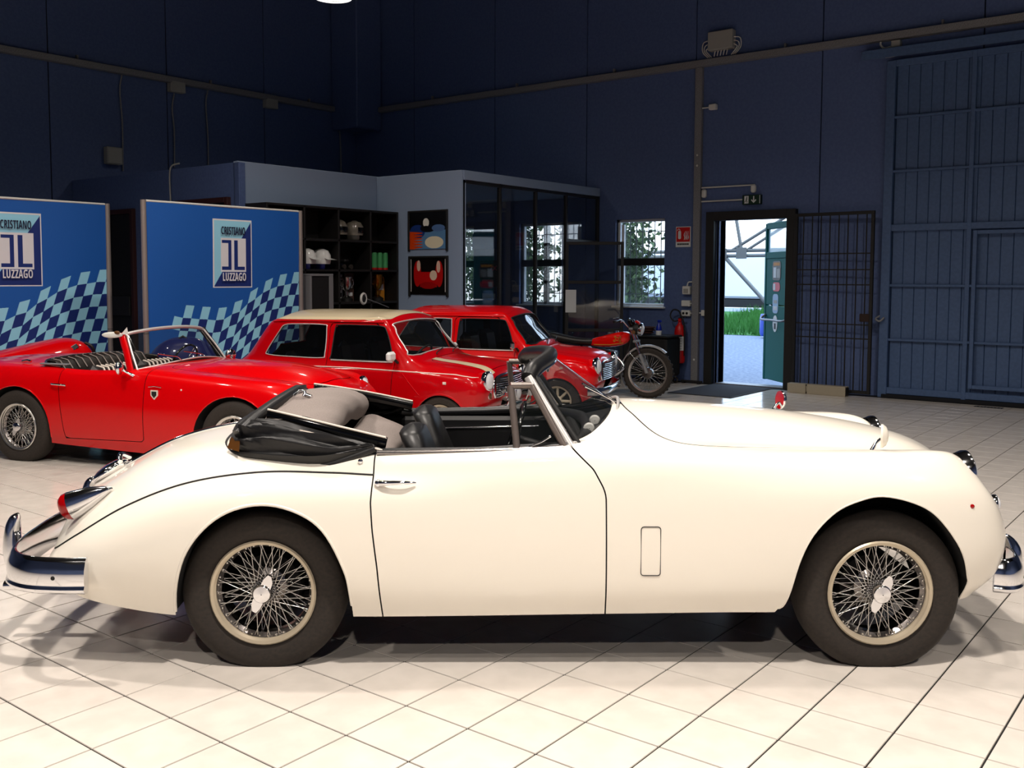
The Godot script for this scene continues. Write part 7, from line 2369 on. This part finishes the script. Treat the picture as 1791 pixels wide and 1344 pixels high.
# ---------------------------------------------------------------- small things on the floor
func build_small_things() -> void:
	var rug := thing("door_mat", "dark grey mat on the floor inside the open door", "mat", V(-4.62, 0, -11.62))
	mat("mat_grey", Color(0.13, 0.13, 0.16), 0.95)
	noisy(M.mat_grey, Color(0.12, 0.12, 0.15), Color(0.17, 0.17, 0.20), 0.2, 8.0, 31)
	obj("pile", boxmb(V(0, 0.006, 0), V(0.95, 0.012, 1.45), 0.005), M.mat_grey, rug)
	obj("border", frame_flat(0.97, 1.47, 0.03, 0.010), M.black, rug)
	var bm := thing("cream_beam", "cream hollow steel beam lying on the floor below the iron gate", "beam", V(-3.38, 0, -12.1), deg_to_rad(-1.5))
	mat("beam_cream", Color(0.62, 0.58, 0.50), 0.5)
	for q in [[-0.29, 0.27], [0.14, 0.55]]:
		var m := MB.new()
		m.box(V(q[0], 0.13, 0), V(q[1], 0.012, 0.13), 0.003)
		m.box(V(q[0], 0.006, 0), V(q[1], 0.012, 0.13), 0.003)
		m.box(V(q[0], 0.068, 0.06), V(q[1], 0.13, 0.012), 0.003)
		m.box(V(q[0], 0.068, -0.06), V(q[1], 0.13, 0.012), 0.003)
		obj("section", m, M.beam_cream, bm)
	obj("inner_tube", boxmb(V(-0.005, 0.068, 0), V(0.82, 0.085, 0.085), 0.004), M.beam_cream, bm)
	obj("end_plate", boxmb(V(0.419, 0.068, 0), V(0.012, 0.1, 0.1), 0.002), M.dark_iron, bm)
	var dr := thing("floor_drain", "small dark drain slot in the floor before the blue gate", "drain", V(-1.16, 0, -12.09))
	obj("slot", boxmb(V(0, 0.002, 0), V(0.33, 0.004, 0.10)), M.black, dr)
	for k in 8: obj("bar", boxmb(V(-0.14 + 0.04 * k, 0.005, 0), V(0.008, 0.004, 0.09)), M.galv, dr)
	# dark covered trolley behind the motorcycle with bowl and bottle
	var tr := thing("black_trolley", "low black covered trolley against the wall behind the motorcycle", "trolley", V(-5.98, 0, -11.95))
	obj("cabinet", boxmb(V(0, 0.42, 0), V(0.78, 0.6, 0.46), 0.03), M.black, tr)
	obj("top", boxmb(V(0, 0.735, 0), V(0.82, 0.03, 0.5), 0.01), M.black, tr)
	for s in [[-0.33, -0.18], [0.33, -0.18], [-0.33, 0.18], [0.33, 0.18]]:
		obj("castor", wheel_mb2(0.05, 0.03, V(s[0], 0.05, s[1])), M.rubber, tr)
		obj("castor_stem", boxmb(V(s[0], 0.11, s[1]), V(0.02, 0.06, 0.02)), M.galv, tr)
	var bw := thing("brown_basket", "brown woven basket on the black trolley", "basket", V(-6.08, 0.75, -11.95))
	mat("wicker", Color(0.25, 0.10, 0.06), 0.7)
	var m2 := MB.new()
	m2.lathe([v2(0.002, 0.01), v2(0.08, 0.01), v2(0.12, 0.12), v2(0.125, 0.125), v2(0.115, 0.12), v2(0.075, 0.02)], Transform3D(Basis.from_scale(V(1.2, 1, 0.9)), Vector3.ZERO), 20)
	obj("bowl", m2, M.wicker, bw)
	for k in 3:
		var ringp := []
		for i in 20: ringp.append(V(cos(TAU * i / 20) * (0.105 + 0.018 * k) * 1.2, 0.03 + 0.04 * k, sin(TAU * i / 20) * (0.105 + 0.018 * k) * 0.9))
		var rm := MB.new()
		rm.tube(ringp, 0.008, 5, true)
		obj("weave", rm, M.wicker, bw)
	var bt := thing("spray_bottle", "blue spray bottle with white base on the black trolley", "bottle", V(-5.84, 0.75, -11.93))
	mat("bottle_blue", Color(0.05, 0.15, 0.6), 0.25)
	m2 = MB.new()
	m2.lathe([v2(0.002, 0.0), v2(0.042, 0.0), v2(0.045, 0.02), v2(0.045, 0.07)], Transform3D(), 16)
	obj("base", m2, M.paper, bt)
	m2 = MB.new()
	m2.lathe([v2(0.045, 0.07), v2(0.043, 0.12), v2(0.02, 0.17), v2(0.015, 0.2), v2(0.002, 0.2)], Transform3D(), 16)
	obj("flask", m2, M.bottle_blue, bt)
	obj("trigger", boxmb(V(0.01, 0.215, 0), V(0.07, 0.035, 0.03), 0.008), M.bottle_blue, bt)
	var st := thing("floor_bar", "short dark metal bar on two feet by the riser", "bar", V(-5.42, 0, -12.22))
	obj("rod", boxmb(V(0, 0.035, 0), V(0.36, 0.03, 0.04), 0.005), M.black, st)
	for x in [-0.13, 0.13]: obj("foot", boxmb(V(x, 0.01, 0), V(0.04, 0.02, 0.08), 0.003), M.black, st)

func frame_flat(w: float, d: float, b: float, h: float) -> MB:
	var m := MB.new()
	m.box(V(-w * 0.5 + b * 0.5, h * 0.5, 0), V(b, h, d), 0.002)
	m.box(V(w * 0.5 - b * 0.5, h * 0.5, 0), V(b, h, d), 0.002)
	m.box(V(0, h * 0.5, -d * 0.5 + b * 0.5), V(w - 2 * b, h, b), 0.002)
	m.box(V(0, h * 0.5, d * 0.5 - b * 0.5), V(w - 2 * b, h, b), 0.002)
	return m
